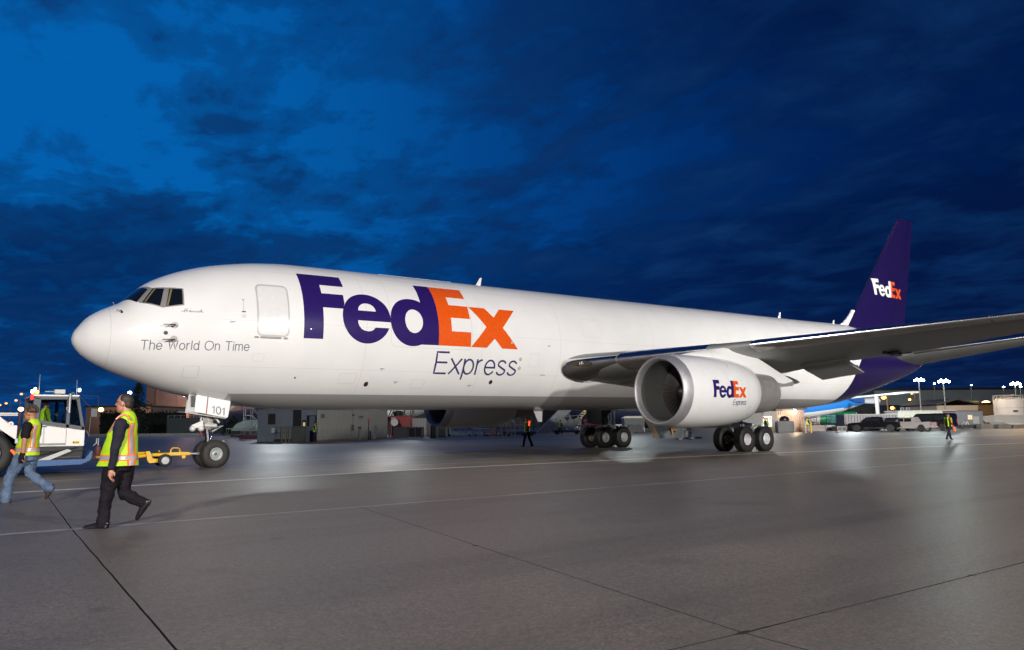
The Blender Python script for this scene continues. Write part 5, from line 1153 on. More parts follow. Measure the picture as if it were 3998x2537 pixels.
TS_M = tyre_mesh(.205, .16, .115, 'wheel', BLACK, False); TS_R = rim_mesh(.118, .16, 'rim', RIMW, False)
for y in (-.32, .32):
    w = put(TS_M, (0.02, y, .295), (0, 0, 0), TB, 'wheel'); put(TS_R, (0, 0, 0), (0, 0, 0 if y < 0 else math.pi), w, 'rim')
m = MB(); m.tube([(2.84, -.3, .295), (2.84, .3, .295)], .03, 8); bb(m, 'axle', YELLOW, 40, 0)
# ------------------------------------------------------------------ the yard beyond the jet
def bg(name, label, cat, x, D, rot=0., group=None):
    p = ground_at(x, D); return thing(name, label, cat, tuple(p), -PYAW+rot, group)
def zz(x, y, D): return float(at(x, y, D)[2])
def corr_panels(parent, w, h, depth_y, step, mat, n_sub=3, x0=None, axis='x', amp=.05, z0=0.):
    """ribbed sheet wall built sheet by sheet; sheets share one mesh"""
    x0 = -w/2 if x0 is None else x0; n = max(1, int(round(w/step))); st = w/n; m = MB(); k = n_sub; vs = []
    prof = []
    for i in range(k): a = st*i/k; b = st/k; prof += [(a, 0), (a+.3*b, 0), (a+.42*b, -amp), (a+.78*b, -amp), (a+.9*b, 0)]
    prof.append((st, 0))
    for (a, d) in prof: vs += [(a, d, z0), (a, d, z0+h)] if axis == 'x' else [(d, a, z0), (d, a, z0+h)]
    m.add(vs, [(2*i, 2*i+2, 2*i+3, 2*i+1) for i in range(len(prof)-1)]); me = m.mesh('panel', mat)
    for i in range(n):
        o = bpy.data.objects.new('panel', me); link(o, parent); o.location = (x0+i*st, depth_y, 0) if axis == 'x' else (depth_y, x0+i*st, 0)
SHEDG = pbr('shed_lit_grey_sheet', (.34, .335, .305), .55, var=.12, scale=2); SHEDB = pbr('shed_shaded_blue_grey', (.19, .23, .27), .55, var=.12, scale=2); ROOFD = pbr('roof_dark', (.03, .032, .036), .6, var=.2)
BRNB = pbr('brown_wall', (.19, .155, .14), .7, var=.12, scale=.6); TANW = pbr('tan_wall', (.30, .24, .19), .7, var=.1, scale=.6); PALEW = pbr('pale_wall', (.50, .47, .42), .6, var=.08)
HEDGE = pbr('hedge_dark', (.010, .014, .011), .9, var=.4, scale=2); LEAF = pbr('conifer_needles', (.016, .028, .016), .8, var=.5, scale=3); BARK = pbr('bark', (.03, .022, .016), .9, var=.3)
CRATE = pbr('crate_grey', (.22, .22, .215), .6, var=.2, scale=4); CREAM = pbr('trailer_cream', (.46, .48, .43), .55, var=.1); CONC = pbr('barrier_concrete', (.24, .24, .24), .7, var=.15)
WARM = glow('warm_window', (1., .66, .30), 1.5); COOLWIN = glow('bright_room', (.95, 1., .82), 1.15); LAMPW = glow('lamp_cool_white', (.80, .97, 1.), 60); LAMPO = glow('lamp_sodium', (1., .36, .06), 13); LAMPB = glow('lamp_blue_white', (.35, .50, 1.), 20); LAMPOB = glow('lamp_sodium_bright', (1., .45, .12), 16)
NAVYP = pbr('navy_fuselage', (.010, .017, .05), .4, coat=.2, var=.1); SKYB = pbr('sky_blue_paint', (.02, .17, .52), .3, coat=.4, var=.06); JETW = pbr('parked_jet_white', (.62, .64, .66), .3, coat=.3, var=.05)
ORNG = pbr('stair_orange', (.50, .17, .03), .5, var=.1); POLEM = pbr('pole_grey', (.22, .225, .23), .5, .3, var=.1)

# --- grey site office beside the nose gear: shade put into the blue-grey end's colour, light into the long ribbed side's
oc = at(745, horizon(745), 67); oc[2] = 0
u_ = _rt*3.8+_fw*13; u_ /= np.linalg.norm(u_); rz = math.atan2(u_[1], u_[0])
OF = thing('site_office', 'grey ribbed site office with shaded blue-grey end wall behind the nose gear', 'building', tuple(oc), rz)
# local: x along the long side (away to the right), y to the left along the end wall
m = MB(); m.box(0, 14, .06, 5.9, 0, 2.86); m.build('core', SHEDB, OF); m = MB(); m.box(-.25, 14.1, -.15, 6.1, 2.86, 3.0); m.build('roof', ROOFD, OF)
corr_panels(OF, 14, 2.86, 0, .9, SHEDG, 3, 0.)
m = MB(); m.box(0, 14, -.06, -.02, 0, .12); m.build('sill_beam', pbr('ochre_sill', (.30, .18, .05), .6, var=.2), OF)
def on_end(x): # display x on the end wall -> local y
    p = at_plane(x, 1000, oc, np.array([u_[0], u_[1], 0.])); return float(np.dot(p-oc, np.array([-u_[1], u_[0], 0.])))
def on_side(x):
    n_ = np.array([-u_[1], u_[0], 0.]); p = at_plane(x, 1000, oc, n_); return float(np.dot(p-oc, u_))
def zo(y, D=67): return zz(690, y, D)
dx = lambda u: (850+u/5.351)/K
dy = lambda v: (1560+v/5.35)/K
def endbox(name, u0, u1, v0, v1, t0, t1, mat, parent=None):
    m = MB(); a, b = on_end(dx(u0)), on_end(dx(u1)); m.box(-t1, -t0, min(a, b), max(a, b), zo(dy(v1)), zo(dy(v0))); return m.build(name, mat, parent or OF)
w_ = endbox('window', 1055, 1205, 285, 510, -.05, .05, ROOFD); endbox('pane', 1068, 1192, 300, 495, .05, .06, pbr('dim_pane', (.05, .04, .03), .2, var=.2), w_)
endbox('door', 1575, 1745, 200, 870, .0, .06, pbr('door_dark', (.022, .022, .026), .6, var=.2)); d2_ = endbox('door', 1765, 1845, 430, 870, .0, .06, pbr('door_black', (.014, .014, .018), .6, var=.2)); endbox('lit_pane', 1790, 1835, 475, 622, .06, .075, glow('lit_pane_warm', (1., .72, .38), .55), d2_)
endbox('doorway', 1862, 2062, 330, 870, .0, .05, pbr('doorway_dark', (.012, .013, .020), .6, var=.1)); endbox('open_door', 1925, 2040, 345, 865, .06, .09, pbr('open_door_blue', (.12, .16, .20), .5, var=.1))
endbox('notice_board', 1200, 1285, 590, 690, .5, .55, pbr('notice_white', (.5, .55, .55), .5, var=.05))
m = MB()
for u in (1322, 1440, 1560): m.tube([(-.9, on_end(dx(u)), 0), (-.9, on_end(dx(u)), 1.25)], .025, 6)
for z in (1.25, .8): m.tube([(-.9, on_end(dx(1322)), z), (-.9, on_end(dx(1740)), z)], .02, 6)
m.box(-1.0, -.1, on_end(dx(1740)), on_end(dx(1322)), 0, .22); m.build('entry_landing', ROOFD, OF)
def sidebox(name, u0, u1, v0, v1, t0, t1, mat, parent=None):
    a, b = on_side(dx2(u0)), on_side(dx2(u1)); D = 67+13/13.54*(a+b)/2
    m = MB(); m.box(a, b, -t1, -t0, zz(dx2(u0), dy2(v1), D), zz(dx2(u0), dy2(v0), D)); return m.build(name, mat, parent or OF)
dx2 = lambda u: (1250+u/4.378)/K
dy2 = lambda v: (1560+v/4.377)/K
SGN = pbr('sign_board', (.06, .06, .07), .5, var=.2); SGP = pbr('sign_pale', (.30, .31, .32), .5, var=.2)
sidebox('sign', 5, 55, 245, 315, .06, .09, SGN); sidebox('sign', 62, 125, 250, 315, .06, .09, SGP); sidebox('sign', 8, 80, 190, 225, .06, .09, SGP); s_ = sidebox('sign', 640, 728, 240, 330, .06, .09, SGP); sidebox('sign_print', 648, 720, 275, 318, .09, .10, SGN, s_)
sidebox('meter_box', 527, 552, 430, 530, .06, .16, SGN); sidebox('conduit', 540, 546, 160, 430, .06, .09, SGP); sidebox('wall_lamp', 535, 555, 250, 275, .06, .2, SGN)
def small_post(label, x, D, h, r, mat, cat='post', name='bollard', top=None, group=None):
    o = bg(name, label, cat, x, D, 0, group); m = MB(); m.tube([(0, 0, 0), (0, 0, h)], r, 10); m.ball((0, 0, h), r, n=10, k=6); m.build('post', mat, o, 40)
    if top: m = MB(); m.box(-.12, .12, -.06, .06, h-.05, h+.22); m.build('cap', top, o)
    return o
small_post('pale bollard in front of the grey ribbed office wall', 846, 70, 1.0, .10, pbr('bollard_pale', (.42, .42, .38), .6, var=.15), top=SGN)
small_post('dark thin post with red box by the grey office wall', 867, 72, 1.75, .05, SGN, name='hydrant_post', top=RED)
small_post('short dark bollard by the grey office wall', 871, 71.5, .75, .07, SGN)
o = bg('traffic_cone', 'striped traffic cone by the corner of the grey office', 'traffic cone', 880.5, 72); m = MB(); m.lathe([(0, .22), (.04, .22), (.05, .15), (.65, .035), (.67, .001)], 14, 'z', mats=[0, 0, 1, 0]); m.build('cone', [pbr('cone_red', (.30, .06, .05), .6, var=.1), pbr('cone_white', (.55, .5, .5), .6, var=.05)], o, 50)
far_person('worker in lime vest standing in the blue doorway of the office', 740, 66.2, 1.66, CLOTH_B, CLOTH_N, face=1, stride=.05)
# green cabinet and yard clutter left of the office
o = bg('equipment_cabinet', 'dark green equipment cabinet beside the office window wall', 'cabinet', 703, 63); m = MB(); w = 34*mpp(63); m.box(-w/2, w/2, 0, 1.2, 0, 1.32); m.build('case', pbr('dark_green', (.028, .042, .032), .6, var=.2), o, None, .03)
m = MB(); m.box(-w/2+.05, -.02, -.02, 0, .1, 1.22); m.box(.02, w/2-.05, -.02, 0, .1, 1.22); m.build('door', pbr('dark_green_door', (.035, .05, .04), .6, var=.2), o, None, .01)
for i, x in enumerate((663, 672, 681)): small_post(('leftmost', 'middle', 'rightmost')[i]+' of the ochre bollards left of the green cabinet', x, 62.5, 1.35-.1*i, .06, pbr('bollard_ochre', (.16, .13, .06), .6, var=.2), group='ochre bollards')
# tangled access stairs and trestles
def stair(label, x, D, w, h, run, mat, n=9, flip=1, name='access_stair', rot=0., cat='stairs', plat=1.0, group=None):
    o = bg(name, label, cat, x, D, rot, group)
    for y in (-w/2, w/2):
        m = MB(); m.tube([(0, y, .1), (flip*run, y, h)], .045, 6); m.build('stringer', mat, o, 40)
        m = MB(); m.tube([(0, y, 1.0), (flip*run, y, h+.95), (flip*(run+plat), y, h+.95)], .03, 6)
        for f in (0, .33, .66, 1.): m.tube([(flip*run*f, y, .1+(h-.1)*f), (flip*run*f, y, 1.0+(h-.05)*f)], .025, 6)
        m.tube([(flip*(run+plat), y, 0), (flip*(run+plat), y, h+.95)], .04, 6); m.tube([(flip*run, y, 0), (flip*run, y, h)], .04, 6); m.tube([(flip*run, y, .2), (flip*(run+plat), y, h)], .025, 6)
        m.build('handrail', mat, o, 40)
    m = MB(); m.box(-run/n*.35, run/n*.35, -w/2, w/2, -.02, .02); me = m.mesh('step', mat)
    for k in range(1, n+1): q = bpy.data.objects.new('step', me); link(q, o); q.location = (flip*run*k/n, 0, .1+(h-.1)*k/n)
    m = MB(); m.box(min(flip*run, flip*(run+plat)), max(flip*run, flip*(run+plat)), -w/2, w/2, h-.03, h+.03); m.build('platform', mat, o)
    return o
stair('silver access stair nearest the office, rising right', 655, 76, 1.2, 2.3, 2.1, GALV, 9, 1, plat=.8, group='silver access stairs'); stair('tall silver access stair in the middle of the tangle', 622, 84, 1.3, 3.2, 2.6, GALV, 11, 1, plat=1.1, rot=.3, group='silver access stairs'); stair('low silver access stair at the left of the tangle', 598, 80, 1.1, 1.5, 1.7, GALV, 7, 1, plat=.9, rot=-.35, group='silver access stairs'); stair('silver access stair facing left in the tangle', 640, 92, 1.2, 2.6, 2.4, GALV, 9, -1, plat=.8, rot=.15, group='silver access stairs')
def trestle(label, x, D, w, h, mat, name='work_trestle', rot=0., cat='trestle', group=None):
    o = bg(name, label, cat, x, D, rot, group)
    for y in (-.4, .4):
        m = MB(); m.tube([(-w/2, y, 0), (-w/2+.15, y, h), (w/2-.15, y, h), (w/2, y, 0)], .035, 6); m.tube([(-w/2+.08, y, h*.5), (w/2-.08, y, h*.5)], .025, 6); m.tube([(-w/2, y, .1), (w/2, y, h*.9)], .02, 6); m.build('frame', mat, o, 40)
    m = MB(); m.box(-w/2+.1, w/2-.1, -.45, .45, h, h+.06); m.build('deck', mat, o); return o
trestle('silver trestle with purple base among the stairs', 590, 74, 1.9, .9, GALV); trestle('long low silver trestle left of the stairs', 566, 78, 2.8, 1.1, GALV, rot=.1)
o = bg('tool_chest', 'dark magenta tool chest under the access stairs', 'tool chest', 592, 73.5); m = MB(); m.box(-1, 1, -.4, .4, .1, .5); m.build('case', pbr('magenta', (.10, .012, .05), .5, var=.2), o, None, .03); m = MB(); m.box(-.95, .95, -.42, -.4, .2, .42); m.build('drawer', pbr('magenta_b', (.13, .02, .07), .5, var=.1), o)
o = bg('covered_pallet', 'pallet load under a pale shiny sheet behind the stairs', 'pallet', 597, 96); m = MB(); m.prism([(-2.6, .8), (-1.8, 1.7), (-.6, 2.1), (1.8, 1.9), (2.4, .8)], -1, 1); m.build('sheet', pbr('pale_sheet', (.45, .62, .58), .3, var=.15), o, None, .1); m = MB(); m.box(-2.5, 2.5, -1, 1, 0, .8); m.build('pallet', SGN, o)
# far mound and buildings at left
m = MB(); vs = []; c0 = ground_at(585, 190)
for i in range(15):
    for j in range(9):
        a = (i/14-.5)*2; r = (j/8-.5)*2; p = c0+_rt*a*24+_fw*(r*30+20); hgt = 6.2*max(0, (1-a*a))**.8*max(0, 1-r*r)**.5; vs.append((p[0], p[1], hgt+.01))
m.add(vs, [(i*9+j, (i+1)*9+j, (i+1)*9+j+1, i*9+j+1) for i in range(14) for j in range(8)]); m.build('gravel_mound', pbr('mound_lilac_grey', (.15, .14, .18), .9, var=.2, scale=.3), None, 60)['kind'] = 'structure'
def block(name, label, cat, x0, x1, ytop, D, depth, mat, roof=ROOFD, rot=0., gable=0.):
    xc = (x0+x1)/2; o = bg(name, label, cat, xc, D, rot); w = (x1-x0)*mpp(D); h = zz(xc, ytop, D)
    m = MB(); m.box(-w/2, w/2, 0, depth, 0, h); m.build('wall', mat, o)
    m = MB()
    if gable: m.prism([(-w/2-.3, h), (0, h+gable), (w/2+.3, h), (w/2+.3, h+.25), (0, h+gable+.25), (-w/2-.3, h+.25)], -.4, depth+.4)
    else: m.box(-w/2-.3, w/2+.3, -.4, depth+.4, h, h+.35)
    m.build('roof', roof, o); return o, w, h
HG, w, h = block('hangar', 'large pinkish-brown hangar behind the nose gear', 'hangar', 340, 640, 893, 230, 60, BRNB)
for i in range(6):
    m = MB(); x = -w/2+w*(i+.5)/6; m.box(x-.25, x+.25, -.3, 0, 0, h-.4); m.build('pilaster', BRNB, HG)
for (x0, x1, y0, y1) in ((445, 478, 962, 980), (478, 506, 962, 980)):
    wm = MB(); a = (x0-490)*mpp(230); b = (x1-490)*mpp(230); wm.box(a, b, -.35, -.05, zz(490, y1, 230), zz(490, y0, 230)); wo_ = wm.build('window', ROOFD, HG); pm = MB()
    for k in range(4): q0 = a+(b-a)*(k+.1)/4; q1 = a+(b-a)*(k+.9)/4; pm.box(q0, q1, -.38, -.35, zz(490, y1-1, 230), zz(490, y0+1, 230))
    pm.build('pane', pbr('violet_pane', (.08, .06, .08), .2, var=.3), wo_)
for x in (398, 424, 436): 
    m = MB(); p = (x-490)*mpp(230); m.ball((p, -1., zz(x, 975 if x > 400 else 977, 230)), .5, n=8, k=6); m.build('wall_lamp', LAMPO, HG, 50)
for x in (415, 425, 433):
    m = MB(); p = (x-490)*mpp(230); m.ball((p, -1., zz(x, 910, 230)), .55, n=8, k=6); m.build('wall_lamp', LAMPB if x != 425 else glow('lamp_pink', (1, .5, .45), 12), HG, 50)
bulb('hangar_wash', tuple(np.array(ground_at(428, 222))+[0, 0, 9]), 2600, .5, (1, .50, .28)); bulb('hangar_wash', tuple(np.array(ground_at(450, 218))+[0, 0, 14]), 2600, .5, (1, .68, .62)); bulb('hangar_wash', tuple(np.array(ground_at(545, 215))+[0, 0, 12]), 2200, .5, (1, .66, .58))
LB, w, h = block('workshop', 'long low brown workshop lit by a sodium lamp behind the tow tractor', 'building', 200, 352, 957, 180, 20, TANW)
m = MB(); m.box(w*.22, w*.36, -.1, 0, zz(340, 985, 180), zz(340, 980, 180)); m.build('lit_window', glow('small_window_cream', (1., .85, .6), 1.3), LB)
bulb('workshop_lamp', tuple(np.array(ground_at(288, 172))+[0, 0, 4.2]), 1000, .4, (1, .45, .2))
def lamp_post(label, x, ytop, D, headmat, r, arm=.0, name='street_lamp', polemat=POLEM, group=None, base_hidden=None):
    o = bg(name, label, 'light pole', x, D, 0, group); h = zz(x, ytop, D); m = MB(); m.tube([(0, 0, 0), (0, 0, h+.2), (-arm, 0, h+.3)] if arm else [(0, 0, 0), (0, 0, h)], [.16, .09, .07] if arm else [.18, .10], 8); m.build('pole', polemat, o, 40)
    m = MB()
    if name == 'flood_mast':
        n_ = 5 if r > .4 else 3
        for k in range(n_): m.ball(((k-(n_-1)/2)*r*.62, -.2, h+.1+r*.35*(k % 2)), r*.30, r*.26, r*.26, 8, 6)
    else: m.ball((-arm, 0, h+.1), r, r, r*.8, 10, 8)
    m.build('lamp_head', headmat, o, 50)
    if name == 'flood_mast': m = MB(); m.tube([(-r*1.4, 0, h), (r*1.4, 0, h)], .07, 6); m.build('cross_arm', polemat, o, 40)
    return o
lamp_post('bright sodium lamp between the tow tractor and the striding man', 235*1+0, 964, 170, LAMPOB, .55, group='sodium lamps at the left')
for i, (x, y, d) in enumerate(((55, 927, 160), (43, 942, 165), (20, 949, 170), (5, 953, 175))):
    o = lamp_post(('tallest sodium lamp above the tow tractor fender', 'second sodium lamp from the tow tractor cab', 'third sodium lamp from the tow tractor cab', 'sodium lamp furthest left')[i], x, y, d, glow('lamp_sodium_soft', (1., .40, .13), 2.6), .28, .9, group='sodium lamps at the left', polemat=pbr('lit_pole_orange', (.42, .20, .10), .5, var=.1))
lamp_post('bright low sodium lamp behind the second man', 46, 963, 162, LAMPOB, .5)
lamp_post('blue-white lamp just behind the head of the striding man', 301, 924, 150, LAMPB, .38)
lamp_post('small blue marker lamp on the dark container under the nose', 397, 986, 150, LAMPB, .42)
# dark hedge, fence, container and kerb under the nose
o = bg('hedge', 'dark clipped hedge behind the tow tractor and conifer', 'hedge', 330, 140); w = 190*mpp(140); m = MB(); rr = random.Random(2); m.box(-w/2, w/2, 0, 2.2, 0, 3.9); m.build('foliage', HEDGE, o)
m = MB()
for k in range(700):
    x, z = rr.uniform(-w/2, w/2), rr.uniform(.2, 4.3); a = rr.uniform(0, 3.1); d_ = .25; m.add([(x-d_*math.cos(a), -.1-rr.uniform(0, .4), z-d_*math.sin(a)), (x+d_*math.cos(a), -.1, z+d_*math.sin(a)), (x, -.3, z+.3)], [(0, 1, 2)])
lv = m.build('leaf', HEDGE, o); lv['kind'] = 'stuff'
o = bg('shipping_container', 'dark green container behind the nose wheel strut', 'container', 452, 125); w = 120*mpp(125); m = MB(); m.box(-w/2, w/2, .06, 2.5, .2, zz(450, 982, 125)); m.build('body', pbr('dark_teal', (.035, .05, .055), .6, var=.2), o); corr_panels(o, w, zz(450, 982, 125)-.25, 0, 1.6, pbr('dark_teal_sheet', (.045, .06, .065), .6, var=.2), 4, amp=.08, z0=.2)
m = MB(); 
for k in range(9): m.tube([(-w/2+w*k/8, .3, zz(450, 982, 125)), (-w/2+w*k/8, .3, zz(450, 976, 125))], .03, 4)
m.tube([(-w/2, .3, zz(450, 977, 125)), (w/2, .3, zz(450, 977, 125))], .03, 4); m.build('roof_rail', GALV, o)
o = bg('kerb_barrier', 'low pale concrete barrier along the far edge of the apron', 'barrier', 340, 112); w = 260*mpp(112); n = 9; m = MB(); m.prism([(-.3, 0), (.3, 0), (.2, .12), (.12, .42), (-.12, .42), (-.2, .12)], 0, w/n*.96, axis='x'); me = m.mesh('barrier_block', CONC)
for k in range(n): q = bpy.data.objects.new('barrier_block', me); link(q, o); q.location = (-w/2+w*k/n, 0, 0)
def conifer(label, x, D, ytop, width, seed):
    o = bg('conifer', label, 'tree', x, D, 0); h = zz(x, ytop, D); m = MB(); m.tube([(0, 0, 0), (.05, 0, h*.5), (0, 0, h*.97)], [.28, .16, .03], 8); m.build('trunk', BARK, o, 40)
    rr = random.Random(seed); m = MB()
    for k in range(150):
        f = rr.random()**.85; z = h*(.08+.9*f); R = width*(1-f)**.8*rr.uniform(.55, 1.08)+.12; a = rr.uniform(0, 6.283)
        for j in range(16):
            t = rr.uniform(.15, 1.); r = R*t; px, py = r*math.cos(a+rr.uniform(-.2, .2)), r*math.sin(a+rr.uniform(-.2, .2)); pz = z-.28*r+rr.uniform(-.2, .2); s_ = rr.uniform(.16, .38); b = rr.uniform(0, 6.283); c_ = rr.uniform(-.7, .5)
            m.add([(px, py, pz), (px+s_*math.cos(b), py+s_*math.sin(b), pz+s_*c_), (px+s_*math.cos(b+1.1), py+s_*math.sin(b+1.1), pz-s_*.4)], [(0, 1, 2)])
    m.build('crown', LEAF, o); return o
conifer('tall dark conifer behind the striding man', 321, 118, 897, 3.5, 1); conifer('small dark conifer against the brown hangar', 426*1+90, 160, 967, 2.2, 2); conifer('round dark tree right of the nose gear strut', 548, 120, 980, 2.6, 3)
# --- red rig, white container and crates under the hull
o = bg('parked_airliner', 'white rounded nose of a parked airliner above the red container', 'airplane', 950, 125); m = MB(); R = 2.9; m.lathe([(-16, R), (-6, R), (-2, R*.95), (1.2, R*.8), (4, R*.55), (5.8, R*.30), (6.6, .02)], 28, 'x', (-1.5, 0, 4.4)); m.build('fuselage', pbr('airliner_cream_white', (.66, .69, .66), .3, coat=.3, var=.04), o, 50)
m = MB(); m.tube([(-1, 0, 0), (-1, 0, 2.4)], .2, 8); m.lathe([(-.2, .5), (.2, .5)], 16, 'y', (-1, -.3, .5)); m.build('nose_leg', DARK, o, 40)
o = bg('jet_bridge_frame', 'dark curved docking frame beside the white airliner nose', 'docking frame', 913, 108); m = MB(); m.tube([(-1.2, 0, 0), (-1.1, 0, 2.0), (-.6, 0, 3.4), (.3, 0, 4.4)], .22, 8); m.tube([(.0, -.3, 0), (.1, -.3, 2.6), (.9, -.3, 4.3)], .07, 6); m.tube([(.35, -.3, 0), (.45, -.3, 2.6), (1.2, -.3, 4.3)], .07, 6); m.build('arch', ROOFD, o, 40)
m = MB(); m.box(-.02, .30, -.34, -.28, -.03, .03); me = m.mesh('rung', GALV)
for k in range(9): q = bpy.data.objects.new('rung', me); link(q, o); q.location = (.06, 0, .4+.42*k)
o = bg('red_container', 'red site container with a white sign plate beside the office', 'container', 943, 88); w = 43*mpp(88); m = MB(); zt = zz(943, 979, 88); zb = zz(943, 1000, 88); m.box(-w/2, w/2, 0, 3, zb-.6, zt); m.build('body', RED, o, None, .03); m = MB(); m.box(-w/2-.1, w/2+.1, -.05, 3.05, zt, zt+.1); m.build('lid', pbr('red_dark', (.25, .012, .02), .5, var=.2), o)
for i, x in enumerate((-.35, .05, .6)):
    m = MB(); m.tube([(w*x-.2, .3, zt), (w*x-.2, .3, zt+1.0), (w*x+.2, .3, zt+1.0), (w*x+.2, .3, zt)], .035, 6); m.tube([(w*x-.2, .3, zt+.5), (w*x+.2, .3, zt+.5)], .03, 6); m.build('roof_ladder', DARK, o, 40)
m = MB(); m.lathe([(0, .55), (.5, .6), (.65, .3)], 14, 'z', (-.2*w, .8, zt)); m.lathe([(-.05, .55), (.05, .55), (.05, .45), (-.05, .45)], 16, 'y', (.38*w, .5, zt+.5)); m.build('roof_fan', DARK, o, 40)
m = MB(); 
for x in (-w/2+.1, w/2-.1): m.box(x-.08, x+.08, .05, .2, 0, zb-.6)
m.build('leg', RED, o)
o = bg('red_scaffold', 'red and white tubular scaffold between the office and the red container', 'scaffold', 911, 84); m = MB(); zt = zz(911, 979, 84)
for k in range(6): m.box(-.7+.28*k, -.62+.28*k, -.05, .05, 0, zt); 
m.box(-.8, .95, -.06, .06, zt-.6, zt); m.build('frame', RED, o); m = MB()
for k in range(4): m.tube([(-.55+.42*k, -.1, 0), (-.5+.42*k, -.1, zt*.8)], .05, 6)
m.lathe([(-.1, .02), (-.1, .4), (.1, .4), (.1, .02)], 16, 'y', (.8, -.2, 1.6)); m.build('hose_reel', GALV, o, 40)
m = MB(); m.box(.4, .95, -.09, -.06, zt-.85, zt-.1); m.build('sign_plate', pbr('sign_silver', (.40, .38, .40), .4, var=.1), o)
o = bg('white_container', 'white ribbed container right of the red one', 'container', 983, 90); w = 40*mpp(90); zt = zz(983, 983, 90); m = MB(); m.box(-w/2, w/2, .08, 2.6, 0, zt); m.build('body', pbr('container_white', (.42, .43, .42), .5, var=.1), o); corr_panels(o, w, zt-.1, 0, .62, pbr('container_white_sheet', (.55, .56, .55), .45, var=.1), 2, amp=.09)
m = MB(); m.box(w/2, w/2+2.6, .1, 2.7, 0, zz(1010, 982, 90)); m.build('end_wall', pbr('container_grey_end', (.19, .19, .17), .6, var=.1), o)
o = bg('grey_container', 'plain grey container under the far engine', 'container', 1031, 82); w = 34*mpp(82); m = MB(); m.box(-w/2, w/2, 0, 2.4, .1, 1.85); m.build('body', pbr('grey_container', (.18, .18, .165), .6, var=.1), o, None, .03); m = MB(); m.box(-w/2, w/2, .1, 2.3, 0, .1); m.build('skid', DARK, o)
def crate(label, x0, x1, ytop, D, mat, dark=None, group='grey steel crates', nm='steel_crate'):
    o = bg(nm, label, 'crate', (x0+x1)/2, D, 0, group); w = (x1-x0)*mpp(D); h = zz((x0+x1)/2, ytop, D); m = MB(); m.box(-w/2, w/2, 0, 1.5, .1, h); m.build('case', dark or mat, o, None, .02)
    m = MB()
    for a in (-w/2, w/2-.08): m.box(a, a+.08, -.05, .02, .0, h+.02)
    m.box(-w/2, w/2, -.05, .02, h-.1, h+.02); m.box(-w/2, w/2, -.05, .02, .1, .2); m.build('frame', mat, o); m = MB(); m.box(-.03, .03, -.04, .0, .2, h-.1); m.build('latch', mat, o); return o
crate('closed grey steel crate in front of the red container', 925, 959, 1004, 74, CRATE); crate('open dark steel crate right of the closed grey crate', 960, 993, 1004, 74, CRATE, DARK)
o = bg('gas_bottle', 'black gas bottle standing beside the grey container', 'gas bottle', 1019, 76); m = MB(); m.lathe([(0, .28), (1.25, .28), (1.42, .18), (1.45, .08), (1.65, .08), (1.66, .01)], 16, 'z'); m.build('bottle', DARK, o, 40); m = MB(); m.tube([(.42, 0, 0), (.42, 0, 1.15)], .04, 8); m.build('stand_pipe', PALEW, o, 40)
# --- ramp, stairs, ladders behind the wheels
def skid(label, x, D, w, h, mat, nm='equipment_rack', cat='rack', group=None):
    o = bg(nm, label, cat, x, D, 0, group)
    for y in (0, 1.):
        m = MB(); 
        for k in range(5): m.tube([(-w/2+w*k/4, y, .1), (-w/2+w*k/4, y, h)], .03, 5)
        m.tube([(-w/2, y, h), (w/2, y, h)], .035, 5); m.tube([(-w/2, y, h*.5), (w/2, y, h*.5)], .03, 5); m.tube([(-w/2, y, .12), (w/2, y, .12)], .05, 5); m.build('frame', mat, o, 40)
    m = MB()
    for k in (-.4, .4): m.lathe([(-.06, .02), (-.06, .13), (.06, .13), (.06, .02)], 12, 'y', (w*k, 0, .13))
    m.build('castor', DARK, o, 40); return o
skid('low grey rack right of the grey container under the far engine', 1080, 86, 2.8, .95, GREYP); skid('second low grey rack under the far engine', 1140, 88, 2.6, .8, GREYP); skid('dark open rack with orange posts under the far engine', 1168, 84, 2.8, .9, DARK)
for i, x in enumerate((1153, 1160, 1179)): small_post(('left', 'middle', 'right')[i]+' orange post of the three under the far engine', x, 81, 1.05, .08, ORNG, group='orange posts')
stair('small pale step stool beside the orange posts', 1190, 80, .6, .75, .5, PALEW, 3, 1, 'step_stool', plat=.4)
o = skid('white wire trolley beside the step stool', 1212, 84, 2.0, 1.2, PALEW); 
stair('white boarding stair on a blue chassis left of the marshal', 1240, 86, 1.4, 2.3, 2.4, PALEW, 9, -1, plat=.6); o = bg('stair_chassis', 'blue wheeled chassis under the white boarding stair', 'chassis', 1222, 85); m = MB(); m.box(-1.8, 1.8, -.8, .8, .15, .5); m.build('deck', TUGB, o, None, .04); m = MB()
for x in (-1.3, 1.3): m.lathe([(-.1, .02), (-.1, .25), (.1, .25), (.1, .02)], 14, 'y', (x, -.85, .25))
m.build('wheel', DARK, o, 40)
